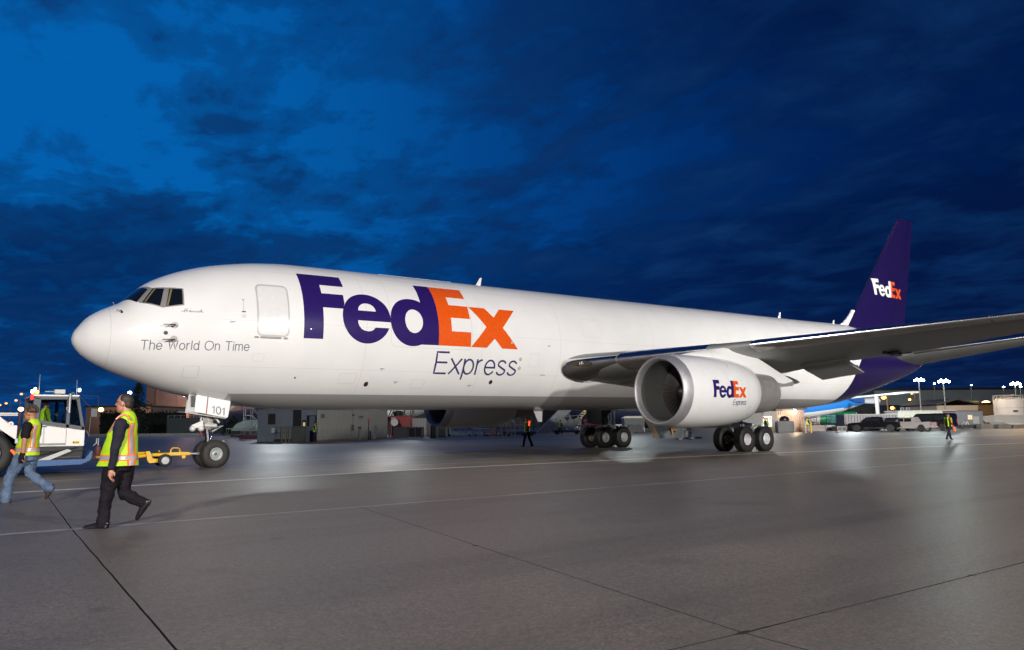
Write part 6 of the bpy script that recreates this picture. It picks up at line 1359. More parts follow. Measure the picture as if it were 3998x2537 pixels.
# covered boarding ramp sloping up to the right
RD = 96; o = bg('boarding_ramp', 'long grey covered boarding ramp sloping up to the right', 'boarding ramp', 1290, RD); px = mpp(RD)
RAMPM = pbr('ramp_grey', (.33, .35, .40), .4, .2, var=.12)
A0, A1, B0, B1 = (1258-1290)*px, (1292-1290)*px, (1312-1290)*px, (1342-1290)*px; zt = zz(1325, 958, RD)
m = MB(); m.prism([(A0, .1), (A1, .1), (B1+1.2, zt+.8), (B0+1.2, zt+.8)], -.9, .9); m.build('ramp_tube', RAMPM, o, None, .05)
m = MB(); 
for k in range(1, 9): f = k/9; x = (A0+A1)/2*(1-f)+(B0+B1+2.4)/2*f; z = .1*(1-f)+(zt+.8)*f; m.box(x-.9, x+.9, -.95, -.9, z-.03, z+.03)
m.build('ramp_rib', GREYP, o); m = MB(); m.tube([(A1+.5, 0, .2), (B0+1., 0, zt*.7)], .08, 6); m.tube([(B1-.4, 0, .2), (B0+.6, 0, zt*.6)], .08, 6); m.tube([(B1+.8, 0, .2), (B0+1.2, 0, zt*.85)], .08, 6); m.build('ramp_strut', PALEW, o, 40)
o = bg('service_cart', 'white service cart with round tanks and blue base by the ramp', 'service cart', 1337, 94); m = MB(); m.box(-2., 1.6, -.8, .8, .2, .5); m.build('base', TUGB, o, None, .04)
m = MB()
for x, z, r in ((-.9, 1.3, .7), (.3, 1.25, .55), (1.0, 1.5, .4)): m.lathe([(-.5, .05), (-.5, r), (.5, r), (.5, .05)], 16, 'y', (x, 0, z))
m.tube([(-1.6, -.6, .5), (-1.6, -.6, 2.0), (1.5, -.6, 2.3), (1.5, -.6, .5)], .05, 6); m.tube([(-.6, -.6, .5), (.2, -.6, 2.1)], .05, 6); m.build('tank', pbr('cart_white', (.42, .44, .43), .45, var=.15), o, 40); m = MB()
for x in (-1.5, .9): m.lathe([(-.1, .02), (-.1, .28), (.1, .28), (.1, .02)], 14, 'y', (x, -.8, .28))
m.build('wheel', DARK, o, 40)
# dark blue airliner nose behind the red cabinet
o = bg('parked_airliner', 'dark blue nose of a parked airliner behind the red cabinet', 'airplane', 1415, 118); m = MB(); R = 3.1; m.lathe([(-3.9, .05), (-3.2, R*.45), (-1.6, R*.8), (.8, R), (14, R)], 28, 'x', (-1.2, 0, 3.5)); m.build('fuselage', NAVYP, o, 50); m = MB(); m.box(1.2, 3.6, -3.35, -2.2, 3.6, 5.4); m.build('salmon_panel', pbr('salmon', (.36, .17, .12), .5, var=.15), o); m = MB(); m.tube([(0, 0, 0), (0, 0, 1)], .2, 8); m.lathe([(-.2, .5), (.2, .5)], 16, 'y', (0, -.2, .5)); m.build('nose_leg', DARK, o, 40)
o = bg('ladder_stand', 'yellow-topped ladder leaning up beside the dark blue airliner', 'ladder', 1352, 102); m = MB(); zt = zz(1372, 962, 102)
for q in (0, .55): m.tube([(q, 0, 0), (q+.35, 0, zt*.65), (q+1.3, 0, zt)], .05, 6)
m.build('rail', GALV, o, 40); m = MB(); m.box(0, .55, -.05, .05, -.05, .05); me = m.mesh('rung', GALV); m = MB(); m.box(0, .55, -.05, .05, -.05, .05); me2 = m.mesh('rung', pbr('rung_yellow', (.5, .36, .06), .5, var=.1))
for k in range(10): q = bpy.data.objects.new('rung', me2 if k > 5 else me); link(q, o); f = (k+.7)/10.5; q.location = (.35*f/.65 if f < .65 else .35+.95*(f-.65)/.35, 0, zt*f)
RC = 92; o = bg('red_cabinet', 'red cabinet with a white plate behind the far wheels', 'cabinet', 1398, RC); w = 46*mpp(RC); zt = zz(1398, 985, RC); m = MB(); m.box(-w/2, w/2, 0, 1.6, .15, zt); m.build('case', pbr('cabinet_red', (.55, .03, .03), .5, var=.12), o, None, .03); m = MB(); m.box(-w*.32, w*.02, -.05, 0, zt*.6, zt*.78); m.build('white_plate', PALEW, o); m = MB(); m.box(w*.10, w*.14, -.03, 0, .15, zt); m.build('door_gap', PALEW, o); m = MB(); m.box(-w/2, w/2, .1, 1.5, 0, .15); m.build('plinth', DARK, o)
trestle('white wire trestle in front of the red cabinet', 1393, 86, 1.8, 1.2, PALEW); trestle('second white wire trestle in front of the red cabinet', 1376, 87, 1.2, 1.1, PALEW)
stair('white aircraft steps right of the red cabinet', 1412, 88, .8, 1.7, 1.2, PALEW, 7, 1, plat=.4); stair('amber access stair seen past the far strut', 1453, 118, 1., 2.9, 2.2, ORNG, 9, -1, plat=.8)
o = bg('a_frame_stand', 'white A-shaped stand left of the far strut', 'stand', 1440, 88); m = MB(); m.tube([(-.55, 0, 0), (-.2, 0, 1.5), (.2, 0, 1.5), (.55, 0, 0)], .05, 6); m.build('frame', PALEW, o, 40)
o = bg('dolly_row', 'long flat white cargo dolly beyond the far wheels', 'dolly', 1480, 112); w = 70*mpp(112); m = MB(); m.box(-w/2, w/2, 0, 2, .9, 1.1); m.box(-w/2, w/2, 0, 2, .4, .55); m.build('deck', PALEW, o); m = MB()
for k in range(7): m.box(-w/2+w*k/6-.06, -w/2+w*k/6+.06, 0, .1, 0, .9)
m.build('post', GREYP, o)
CB = 100; o = bg('cargo_box_trailer', 'grey box trailer with pale roof left of the near engine', 'trailer', 1492, CB); w = 48*mpp(CB); zt = zz(1492, 983, CB); m = MB(); m.box(-w/2, w/2, 0, 2.5, .6, zt); m.build('body', pbr('trailer_grey', (.11, .12, .125), .6, var=.15), o); m = MB(); m.prism([(-w/2-.1, zt), (w/2+.1, zt), (w/2+.1, zt+.28), (-w/2+.5, zt+.28)], -.1, 2.6); m.build('roof', PALEW, o); m = MB()
for x in (-.15, .18): m.lathe([(-.15, .02), (-.15, .55), (.15, .55), (.15, .02)], 16, 'y', (w*x, -.1, .55))
m.build('wheel', DARK, o, 40)
o = bg('dark_blue_building', 'dark blue hangar wall behind the far wheels', 'building', 1540, 205); w = 420*mpp(205); m = MB(); m.box(-w/2, w/2, 0, 30, 0, 14); m.build('wall', pbr('dark_blue_wall', (.022, .028, .036), .7, var=.2, scale=.3), o); m = MB()
for k in range(13): m.box(-w/2+w*k/12-.2, -w/2+w*k/12+.2, -.3, 0, 0, 14)
m.build('wall_rib', pbr('blue_grey_rib', (.04, .046, .055), .7, var=.1), o); m = MB(); m.box(-w/2-.3, w/2+.3, -.4, 30, 14, 14.5); m.build('roof', ROOFD, o)
bulb('hangar_wash', tuple(np.array(ground_at(1480, 195))+[0, 0, 9]), 2600, .5, (.7, .85, 1))
hb, w, h = block('hangar', 'long grey hangar behind the white airliner nose and red container', 'hangar', 655, 1320, 948, 240, 40, pbr('hangar_grey', (.12, .125, .12), .7, var=.15, scale=.2))
dmb = MB(); dmb.box(0, w/16*.92, -.3, 0, 0, h*.72); dme = dmb.mesh('door_leaf', pbr('hangar_leaf_grey', (.085, .09, .10), .7, var=.15, scale=.2))
for k in range(16): q = bpy.data.objects.new('door_leaf', dme); link(q, hb); q.location = (-w/2+w*k/16, 0, 0)
def bush(label, x, D, w, h, seed):
    o = bg('shrub', label, 'shrub', x, D); rr = random.Random(seed); m = MB(); m.tube([(0, 0, 0), (0, 0, h*.5)], .12, 6); m.build('stem', BARK, o); m = MB()
    for k in range(900):
        a, p = rr.uniform(0, 6.28), rr.uniform(0, 1.57); r = rr.uniform(.55, 1.); x_, y_, z_ = w*.5*r*math.cos(a)*math.cos(p), w*.35*r*math.sin(a)*math.cos(p), h*.12+h*.88*r*math.sin(p); s_ = rr.uniform(.15, .32); b = rr.uniform(0, 6.28)
        m.add([(x_, y_, z_), (x_+s_*math.cos(b), y_+s_*math.sin(b), z_+s_*.5), (x_+s_*math.cos(b+1.2), y_, z_-s_*.4)], [(0, 1, 2)])
    m.build('crown', LEAF, o); return o
bush('dark shrub right of the boarding ramp', 1345, 150, 7, 5.5, 4); bush('dark shrub seen past the far landing gear', 1432*1+5, 150, 5, 4.6, 5); bush('dark shrub left of the boarding ramp', 1255, 150, 6, 4.8, 6)
# ------------------------------------------------------------------ right side: shed, parked blue airliner, vehicles, offices, tanks, lamps
SD = 95; o = bg('corrugated_shed', 'brown corrugated shed with a lit room and a lamp over its door', 'building', 1838, SD); px = mpp(SD); X = lambda x: (x-1838)*px; Z = lambda y: zz(1838, y, SD); zt = Z(961)
m = MB(); m.box(X(1768), X(1826), .08, 8, 0, Z(966)); m.box(X(1826), X(1892), .08, 8, 0, zt-.15); SHED_CORE = m.build('core', pbr('shed_inner', (.06, .055, .055), .7, var=.1), o)
BRS = pbr('shed_brown_sheet', (.26, .19, .165), .6, var=.12, scale=2); GRS = pbr('shed_grey_lilac', (.22, .215, .225), .6, var=.12, scale=2)
corr_panels(o, X(1892)-X(1826), zt-.15, 0, .7, BRS, 3, X(1826), amp=.06)
corr_panels(o, X(1790)-X(1768), Z(966), 0, .6, GRS, 3, X(1768), amp=.06); corr_panels(o, X(1826)-X(1815), Z(966), 0, .3, GRS, 2, X(1815), amp=.06); corr_panels(o, X(1815)-X(1790), Z(966)-Z(978), 0, .6, GRS, 3, X(1790), amp=.06, z0=Z(978)); corr_panels(o, X(1815)-X(1790), Z(1003), 0, .6, pbr('ochre_counter', (.22, .13, .03), .6, var=.2), 3, X(1790), amp=.04)
m = MB(); m.prism([(X(1822), zt-.25), (X(1896), zt-.1), (X(1896), zt+.12), (X(1850), zt+.22), (X(1822), zt+.1)], -.5, 8.2); m.build('roof', ROOFD, o)
m = MB(); m.box(X(1790), X(1815), -.02, .05, Z(1003), Z(978)); m.build('lit_window', COOLWIN, o); m = MB(); m.box(X(1770), X(1782), -.02, .05, Z(1003), Z(984)); m.build('lit_window', glow('dim_room', (.9, .8, .5), .5), o)
m = MB()
for x, w, y0, y1, c in ((1793, 4, 979, 984, 0), (1799, 2, 984, 1003, 1), (1808, 8, 981, 986, 2)): m.box(X(x), X(x+w), -.05, -.02, Z(y1), Z(y0), c)
m.build('shop_fitting', [RED, GREYP, PALEW], o)
m = MB(); m.box(X(1861), X(1876), -.05, .0, 0, Z(970)); m.build('door', pbr('shed_door', (.24, .17, .14), .6, var=.15), o); m = MB(); m.ball((X(1868), -.35, Z(968)), .22, n=10, k=8); m.build('door_lamp', glow('door_lamp_warm', (1., .86, .66), 22), o, 50); m = MB(); m.box(X(1829), X(1841), -.08, -.05, Z(982), Z(975)); m.build('wall_sign', pbr('sign_pink', (.42, .26, .22), .5, var=.3), o)
p = np.array(ground_at(1868, SD-1.6)); bulb('door_lamp_light', (p[0], p[1], Z(968)), 420, .15, (1., .72, .45))
p = np.array(ground_at(1802, SD-2.5)); bulb('room_light', (p[0], p[1], 1.9), 160, .3, (.95, 1., .85))
for i, (x, c) in enumerate(((1799, CLOTH_N), (1804, LIME))):
    far_person(('worker in dark cap at the lit shed window', 'worker in lime jacket at the lit shed window')[i], x, SD-.6, 1.74, c, CLOTH_N, vest=False, face=1, stride=.05, group=None)
o = bg('waste_bin', 'black waste bin with a bag on top outside the brown shed', 'waste bin', 1848, 90); m = MB(); m.box(-.95, .95, 0, 1.1, .0, 1.35); m.build('bin', DARK, o, None, .08); m = MB(); m.ball((0, .5, 1.5), .6, .45, .45, 10, 8); m.build('bag', pbr('bin_bag', (.008, .008, .010), .35, var=.2), o, 50)
stair('pale step ladder beside the rear of the near wheels', 1770, 78, .6, 1.6, .6, PALEW, 6, 1, 'step_ladder', plat=.3, cat='ladder')
# parked light-blue airliner: tail end rising to the right
BD = 128; o = bg('parked_airliner', 'parked sky-blue and white airliner, tail end behind the brown shed', 'airplane', 1995, BD); px = mpp(BD); X = lambda x: (x-1995)*px; Z = lambda y: zz(1995, y, BD)
secs = [(1790, 935, 992), (1870, 932, 986), (1905, 932, 982), (1945, 933, 975), (1980, 934, 968), (2010, 934, 958), (2030, 935, 950), (2034, 936, 949)]
def body(secs, mats, split):
    m = MB(); n = 28; vs = []; fs = []; mm = []
    for (x, yt, yb) in secs:
        c, r = (Z(yt)+Z(yb))/2, (Z(yt)-Z(yb))/2
        for k in range(n): a = 2*math.pi*k/n; vs.append((X(x), r*math.cos(a), c+r*math.sin(a)))
    for i in range(len(secs)-1):
        for k in range(n):
            s_ = math.sin(2*math.pi*(k+.5)/n); fs.append((i*n+k, i*n+(k+1) % n, (i+1)*n+(k+1) % n, (i+1)*n+k)); mm.append(0 if s_ > split[i] else 1)
    m.add(vs, fs); m.m = mm; return m.build('fuselage', mats, o, 60)
body(secs, [SKYB, JETW], [-.35, -.35, -.4, -.5, -.6, -.75, -.9])
m = MB(); m.lathe([(0, (Z(936)-Z(949))/2), (2.0, .55), (2.6, .35), (2.6, .01)], 20, 'x', (X(2034), 0, (Z(936)+Z(949))/2)); m.build('tail_cone', JETW, o, 50)
m = MB(); m.slab([(X(2000), -.6, Z(937)), (X(2035), -.6, Z(938)), (X(2122), -6, Z(928)), (X(2090), -6, Z(928.5))], .28); m.build('stabilizer', pbr('stab_white', (.70, .72, .74), .3, coat=.2, var=.03), o, None, .05)
m = MB(); m.slab([(X(1992), .6, Z(938)), (X(2030), .6, Z(938)), (X(1990), 7, Z(930)), (X(1975), 7, Z(930))], .25); m.build('stabilizer', JETW, o, None, .05)
m = MB(); m.prism([(X(1985), Z(936)), (X(2005), Z(945)), (X(2025), Z(947)), (X(2028), Z(940)), (X(2008), Z(938))], -1.45, -1.38); m.build('tail_stripe', pbr('deep_blue', (.012, .06, .24), .3, coat=.3, var=.05), o)
m = MB(); m.tube([(X(1850), 0, 0), (X(1850), 0, 2)], .25, 8); m.lathe([(-.3, .6), (.3, .6)], 14, 'y', (X(1850), -.5, .6)); m.build('main_leg', DARK, o, 40)
lampb = np.array(ground_at(2000, BD-12)); bulb('stand_lamp', (lampb[0], lampb[1], 9), 5200, .5, (.9, .97, 1))
o = bg('parked_airliner', 'green and white nose cone under the sky-blue airliner', 'airplane', 1925, 150); px = mpp(150); m = MB(); m.lathe([(-3.2, .03), (-2.4, .35), (0, .9), (2.4, 1.25), (7, 1.3), (7.1, .01)], 20, 'x', (0, 0, zz(1925, 978, 150)-.5), mats=[0, 0, 1, 1, 0]); m.build('fuselage', [JETW, pbr('green_paint', (.01, .22, .09), .4, var=.1)], o, 50); m = MB(); m.tube([(2, 0, 0), (2, 0, 1.6)], .2, 8); m.build('nose_leg', DARK, o)
# blue trestle tower and glowing hangar mouth behind the container
o = bg('blue_work_stand', 'blue lattice work stand left of the ribbed container', 'work stand', 1975, 112); px = mpp(112); w = 42*px; zt = zz(1975, 977, 112); zb = zz(1975, 993, 112)
for y in (0, 1.5):
    m = MB()
    for k in range(5): m.tube([(-w/2+w*k/4, y, 0), (-w/2+w*k/4, y, zt)], .06, 5)
    for z in (zb, zt): m.tube([(-w/2, y, z), (w/2, y, z)], .07, 5)
    for k in range(4): m.tube([(-w/2+w*k/4, y, zb), (-w/2+w*(k+1)/4, y, zt)], .045, 5)
    m.build('lattice', pbr('stand_blue', (.05, .11, .22), .5, var=.15), o, 40)
m = MB(); m.box(-w/2, w/2, 0, 1.5, zb-.08, zb+.04); m.build('deck', pbr('stand_red', (.18, .03, .05), .5, var=.2), o)
HD = 210; o = bg('lit_hangar', 'dark hangar whose open mouth glows pale green', 'hangar', 2010, HD); px = mpp(HD); w = 130*px; m = MB(); m.box(-w/2, w/2, 0, 30, 0, zz(2010, 957, HD)); m.build('wall', pbr('hangar_olive', (.045, .05, .04), .7, var=.2, scale=.3), o); m = MB(); m.box(-w*.28, w*.04, -.2, 0, zz(2010, 980, HD), zz(2010, 970, HD)); lp = m.build('lit_opening', glow('green_white_glow', (.45, 1., .80), .8), o)
m = MB()
for k in range(5): x = -w*.28+w*.32*k/4; m.tube([(x, -.4, zz(2010, 980, HD)), (x+1.2*(-1)**k, -.4, zz(2010, 969, HD))], .35, 5)
m.build('roof_truss', DARK, o, 40)
# ribbed grey container and carts behind the black pickup
CD = 100; o = bg('shipping_container', 'long grey-lilac ribbed container behind the black pickup', 'container', 2048, CD); px = mpp(CD); w = 124*px; zt = zz(2048, 974, CD); m = MB(); m.box(-w/2, w/2, .1, 2.6, 0, zt); m.build('body', pbr('lilac_core', (.17, .165, .18), .6, var=.1), o); corr_panels(o, w, zt-.08, 0, 1.05, pbr('lilac_sheet', (.24, .23, .25), .5, var=.12), 3, amp=.11); m = MB(); m.box(-w/2, w/2, -.14, .12, zt-.1, zt+.05); m.build('top_rail', GREYP, o)
crate('tall pale steel crate right of the brown shed', 1898, 1940, 1000, 92, pbr('crate_pinkish', (.27, .23, .22), .6, var=.25, scale=3), None, 'crates by the shed'); crate('pale steel crate joined to the tall one', 1941, 1963, 1000, 92.5, pbr('crate_pale', (.30, .29, .28), .6, var=.25, scale=3), None, 'crates by the shed'); crate('open black crate left of the ribbed container', 1967, 1990, 1002, 90, CRATE, DARK, 'crates by the shed')
skid('white stacked rack behind the pale crates', 1903, 99, 2.6, 2.0, PALEW); skid('red-brown beam rack right of the brown shed', 1901, 95, 2.8, 1.7, pbr('beam_brown', (.10, .04, .03), .6, var=.2))
small_post('yellow bollard right of the brown shed', 1906, 88, 1.2, .09, YELLOW); small_post('pale leaning bollard right of the brown shed', 1899*1-6, 88, 1.3, .08, PALEW)
far_person('worker in lime vest by the yellow bollard at the shed', 1899, 93, 1.75, CLOTH_B, CLOTH_N, face=1, stride=.1)
# ---------------- vehicles
GLV = pbr('vehicle_glass', (.012, .015, .017), .06, var=0, spec=.6); WHM = pbr('alloy_wheel', (.62, .62, .62), .4, .1, var=.1)
HLT = pbr('lamp_lens', (.6, .62, .6), .15, var=0); TLT = glow('tail_lens_red', (.9, .05, .03), .5)
def wheels(o, xs_, half, r, rimm):
    tm = tyre_mesh(r, .26, r*.62, 'wheel', BLACK, False); rm = rim_mesh(r*.63, .26, 'rim', rimm, False)
    for x in xs_:
        for y in (-half, half): w = put(tm, (x, y, r), (0, 0, 0), o, 'wheel'); put(rm, (0, 0, 0), (0, 0, 0 if y < 0 else math.pi), w, 'rim')
def car_body(name, prof, half, parent, mat, tuck=.0, zt=None):
    m = MB(); n = len(prof); vs = []
    zmax = max(z for _, z in prof); zmin = min(z for _, z in prof)
    for y, s_ in ((-half, 1.), (-half*.96, 1.), (half*.96, 1.), (half, 1.)): vs += [(x, y, z) for x, z in prof]
    m.prism(prof, -half, half); return m.build(name, mat, parent, 35, .05)
def pickup(label, x, D, paint, rot, k=1., crew=True, chrome=True, cap=False):
    o = bg('pickup_truck', label, 'pickup truck', x, D, rot)
    car_body('body', [(-2.85, .45), (-2.9, .70), (-2.82, .98), (-1.55, 1.12), (-.4, 1.15), (1.1, 1.15), (2.8, 1.15), (2.85, .6), (2.7, .45), (2.1, .42), (-2.0, .42)], .96, o, paint)
    m = MB(); q = [(-1.45, 1.13), (-.72, 1.72), (.85, 1.74), (1.12, 1.15)]; vs = [(a, -.93 if b < 1.3 else -.78, b) for a, b in q]+[(a, .93 if b < 1.3 else .78, b) for a, b in q]; m.add(vs, [(0, 1, 2, 3), (7, 6, 5, 4), (0, 4, 5, 1), (1, 5, 6, 2), (2, 6, 7, 3), (3, 7, 4, 0)]); m.build('cab', paint, o, 35, .06)
    for y in (-1, 1):
        m = MB(); f = lambda a, b: (a, y*(.945-.155*(b-1.15)/.57), b); m.quad(f(-1.22, 1.20), f(-.30, 1.20), f(-.30, 1.62), f(-.74, 1.62)); m.quad(f(-.22, 1.20), f(.62, 1.20), f(.62, 1.62), f(-.22, 1.62)); m.build('side_window', GLV, o)
    m = MB(); m.quad((-1.40, -.82, 1.19), (-1.40, .82, 1.19), (-.77, .70, 1.68), (-.77, -.70, 1.68)); ws = m.build('windscreen', GLV, o); ws.location = (-.03, 0, .01)
    m = MB(); m.box(1.2, 2.76, -.80, .80, .62, 1.17); m.build('load_bed', DARK, o)
    m = MB(); m.box(-2.98, -2.84, -.95, .95, .46, .66); m.build('front_bumper', CHROME if chrome else GREYP, o, 30, .03); m = MB(); m.box(2.82, 2.98, -.93, .93, .48, .64); m.build('rear_bumper', CHROME if chrome else GREYP, o, 30, .03)
    for y in (-.72, .72):
        m = MB(); m.box(-2.90, -2.78, y-.16, y+.16, .72, .90); m.build('headlight', HLT, o, 30, .02); m = MB(); m.box(2.80, 2.88, y*1.2-.08, y*1.2+.08, .74, 1.08); m.build('tail_light', TLT, o, 30, .02)
    for y in (-1, 1):
        m = MB(); m.box(-1.05, 1.1, y*.965-.03, y*.965+.03, .40, .47); m.build('side_step', CHROME if chrome else GREYP, o, 30)
        for cx in (-1.85, 1.75):
            m = MB(); pts = [(cx+.47*math.cos(a), y*.965, .42+.47*math.sin(a)) for a in np.linspace(-.1, math.pi+.1, 13)]; m.tube(pts, .045, 6); m.build('wheel_arch', paint, o, 50)
            m = MB(); m.lathe([(0, .44), (.012, .44)], 24, 'y', (cx, y*.962-.006, .42)); m.add([(cx+.43*math.cos(a), y*.967, .42+.43*math.sin(a)) for a in np.linspace(0, 2*math.pi, 25)[:-1]], [tuple(range(24))]); m.build('wheel_well', BLACK, o)
        m = MB(); m.ball((-.95, y*1.05, 1.25), .08, .1, .09, 8, 6); m.build('mirror', paint, o, 50)
        m = MB(); m.box(-.35, -.18, y*.97-.02, y*.97+.02, 1.0, 1.03); m.box(.55, .70, y*.97-.02, y*.97+.02, 1.0, 1.03); m.build('door_handle', CHROME, o)
    wheels(o, (-1.85, 1.75), .86, .40, WHM); o.scale = (k, k, k)
    return o
BLKP = pbr('black_car_paint', (.006, .006, .007), .12, coat=.8, var=0); WHP = pbr('white_car_paint', (.27, .255, .255), .3, coat=.4, var=.06)
PK = pickup('black crew-cab pickup parked facing left by the ribbed container', 2056, 92, BLKP, -.55, 1.0)
PK2 = pickup('dusty white pickup parked behind the black pickup', 2137, 90, WHP, -.85, .95, chrome=False)
o2 = bg('pickup_truck', 'second dark pickup half hidden behind the black one', 'pickup truck', 2090, 91); bpy.data.objects.remove(o2)
PK3 = pickup('second black pickup half hidden behind the first', 2100, 99, BLKP, -.5, .95)
def van(label, x, D, paint, rot):
    o = bg('passenger_van', label, 'van', x, D, rot)
    car_body('body', [(-2.75, .45), (-2.8, .8), (-2.7, 1.12), (-2.0, 1.25), (-1.35, 1.98), (-1.1, 2.08), (2.6, 2.1), (2.75, 1.9), (2.78, .5), (2.5, .42), (-2.4, .42)], .98, o, paint)
    for y in (-1, 1):
        m = MB(); yy = y*.984; m.prism([(-1.85, 1.30), (-.95, 1.30), (-.95, 1.88), (-1.35, 1.88)], yy-.004, yy+.004); m.prism([(-.85, 1.30), (.75, 1.30), (.75, 1.88), (-.85, 1.88)], yy-.004, yy+.004); m.prism([(.85, 1.30), (2.5, 1.30), (2.45, 1.88), (.85, 1.88)], yy-.004, yy+.004); m.build('side_window', GLV, o)
        m = MB(); m.box(-1.3, -1.12, y*1.0-.02, y*1.0+.02, 1.08, 1.12); m.build('door_handle', CHROME, o)
        for cx in (-1.75, 1.7): m = MB(); m.add([(cx+.42*math.cos(a), y*.988, .42+.42*math.sin(a)) for a in np.linspace(0, 2*math.pi, 25)[:-1]], [tuple(range(24))]); m.build('wheel_well', BLACK, o)
    m = MB(); m.quad((-2.02, -.85, 1.29), (-2.02, .85, 1.29), (-1.40, .75, 1.94), (-1.40, -.75, 1.94)); w = m.build('windscreen', GLV, o); w.location = (-.02, 0, .02)
    for y in (-.72, .72): m = MB(); m.box(-2.83, -2.74, y-.16, y+.16, .85, 1.02); m.build('headlight', HLT, o, 30, .02); m = MB(); m.box(2.74, 2.81, y*1.2-.08, y*1.2+.08, .9, 1.4); m.build('tail_light', TLT, o, 30, .02)
    m = MB(); m.box(-2.9, -2.76, -.95, .95, .45, .68); m.build('front_bumper', GREYP, o, 30, .03)
    wheels(o, (-1.75, 1.7), .88, .37, WHM); return o
VN = van('black passenger van parked right of the white pickup', 2187, 95, BLKP, -.85)
# ---------------- site offices, tan sheds, tanks
TD = 112; o = bg('site_trailer', 'long pale site trailer with glowing windows behind the van', 'building', 2222, TD); px = mpp(TD); X = lambda x: (x-2222)*px; Z = lambda y: zz(2222, y, TD); m = MB(); m.box(X(2112), X(2248), .03, 4, .5, Z(966)); m.build('wall', CREAM, o); n = 14; stw = (X(2248)-X(2112))/n; pm = MB(); pm.box(.02, stw-.02, -.01, .03, .52, Z(966)-.03); me = pm.mesh('panel', CREAM)
for k in range(n): q = bpy.data.objects.new('panel', me); link(q, o); q.location = (X(2112)+k*stw, 0, 0)
m = MB(); m.box(X(2110), X(2250), -.15, 4.1, Z(966), Z(964.5)); m.build('roof', PALEW, o)
for (x0, x1, y0, y1, mt) in ((2128, 2139, 978, 986, WARM), (2151, 2160, 977, 983, glow('amber_window', (1., .55, .10), 1.2)), (2166, 2175, 979, 983, WARM), (2195, 2204, 979, 986, WARM), (2230, 2236, 976, 992, WARM)):
    m = MB(); m.box(X(x0)-.08, X(x1)+.08, -.04, -.01, Z(y1)-.08, Z(y0)+.08); f = m.build('window', GREYP, o); m = MB(); m.box(X(x0), X(x1), -.06, -.04, Z(y1), Z(y0)); m.build('pane', mt, f); m = MB(); m.box((X(x0)+X(x1))/2-.03, (X(x0)+X(x1))/2+.03, -.07, -.06, Z(y1), Z(y0)); m.build('glazing_bar', GREYP, f)
m = MB()
for k in range(8): m.box(X(2115)+k*1.8, X(2115)+k*1.8+.3, .2, .5, 0, .5)
m.build('footing', DARK, o)
o = bg('site_trailer', 'dark grey site trailer with one lit window right of the pale trailer', 'building', 2279, TD-3); px = mpp(TD-3); X = lambda x: (x-2279)*px; Z = lambda y: zz(2279, y, TD-3); m = MB(); m.box(X(2246), X(2312), 0, 4, .6, Z(966)); m.build('wall', pbr('dark_trailer', (.13, .13, .15), .6, var=.15, scale=2), o); m = MB(); m.box(X(2244), X(2314), -.1, 4.1, Z(966), Z(965)); m.build('roof', ROOFD, o); m = MB(); m.box(X(2276)-.06, X(2286)+.06, -.05, 0, Z(986)-.06, Z(976)+.06); f = m.build('window', GREYP, o)
for a in (0, 1):
    for b in (0, 1): m = MB(); x0, z0 = X(2276)+a*(X(2286)-X(2276))/2, Z(986)+b*(Z(976)-Z(986))/2; m.box(x0+.04, x0+(X(2286)-X(2276))/2-.04, -.07, -.05, z0+.04, z0+(Z(976)-Z(986))/2-.04); m.build('pane', WARM, f)
m = MB(); m.box(X(2288), X(2302), -.04, 0, .7, Z(979)); m.build('door', pbr('pale_door', (.26, .26, .25), .5, var=.1), o); m = MB(); m.box(X(2248), X(2300), -1.2, 0, .1, .6); m.build('walkway', DARK, o)
def shed2(label, x0, x1, ytop, D, mat, gable): o, w, h = block('tan_shed', label, 'building', x0, x1, ytop, D, 14, mat, ROOFD, 0, gable); return o
shed2('pale gabled shed above the site trailers', 2205, 2302, 953, 150, pbr('shed_cream', (.36, .32, .27), .6, var=.1), 1.1); shed2('ochre shed left of the white tank', 2300, 2357, 951, 152, pbr('shed_ochre', (.30, .19, .08), .6, var=.12), .2)
def tank(label, x0, x1, ytop, D, mat, group='white storage tanks'):
    o = bg('storage_tank', label, 'tank', (x0+x1)/2, D, 0, group); r = (x1-x0)/2*mpp(D); h = zz((x0+x1)/2, ytop, D); m = MB(); m.lathe([(0, r), (h, r), (h+.15, r*.97), (h+.5, r*.4), (h+.55, .01)], 40, 'z', (0, r, 0)); m.build('shell', mat, o, 40); m = MB()
    for z in (h*.35, h*.7): m.lathe([(z, r+.015), (z+.05, r+.015)], 40, 'z', (0, r, 0))
    m.build('seam', GREYP, o, 40); m = MB(); m.tube([(r*math.cos(a), r+r*math.sin(a), h+.9) for a in np.linspace(0, 2*math.pi, 25)[:-1]], .05, 5, closed=True)
    for k in range(12): a = k*math.pi/6; m.tube([(r*math.cos(a), r+r*math.sin(a), h), (r*math.cos(a), r+r*math.sin(a), h+.9)], .04, 5)
    m.build('top_rail', GALV, o, 40)
    for q in (0, .5): 
        m = MB(); m.tube([(.2+q, -.15, 0), (.2+q, -.15, h+.9)], .05, 5); m.build('ladder_rail', GALV, o)
    return o, r, h
TKM = pbr('tank_white', (.62, .60, .57), .45, var=.06)
tank('white storage tank left of the larger tank', 2351, 2384, 941, 142, TKM); tk, r, h = tank('large white storage tank at the right edge', 2372, 2440, 940, 138, TKM)
m = MB(); m.box(-r*.62, -r*.30, -.02+r*.0, .05, h*.55, h*.61); m.build('tank_sign', SGN, tk); tk.children[-1].location = (0, r*.10, 0)
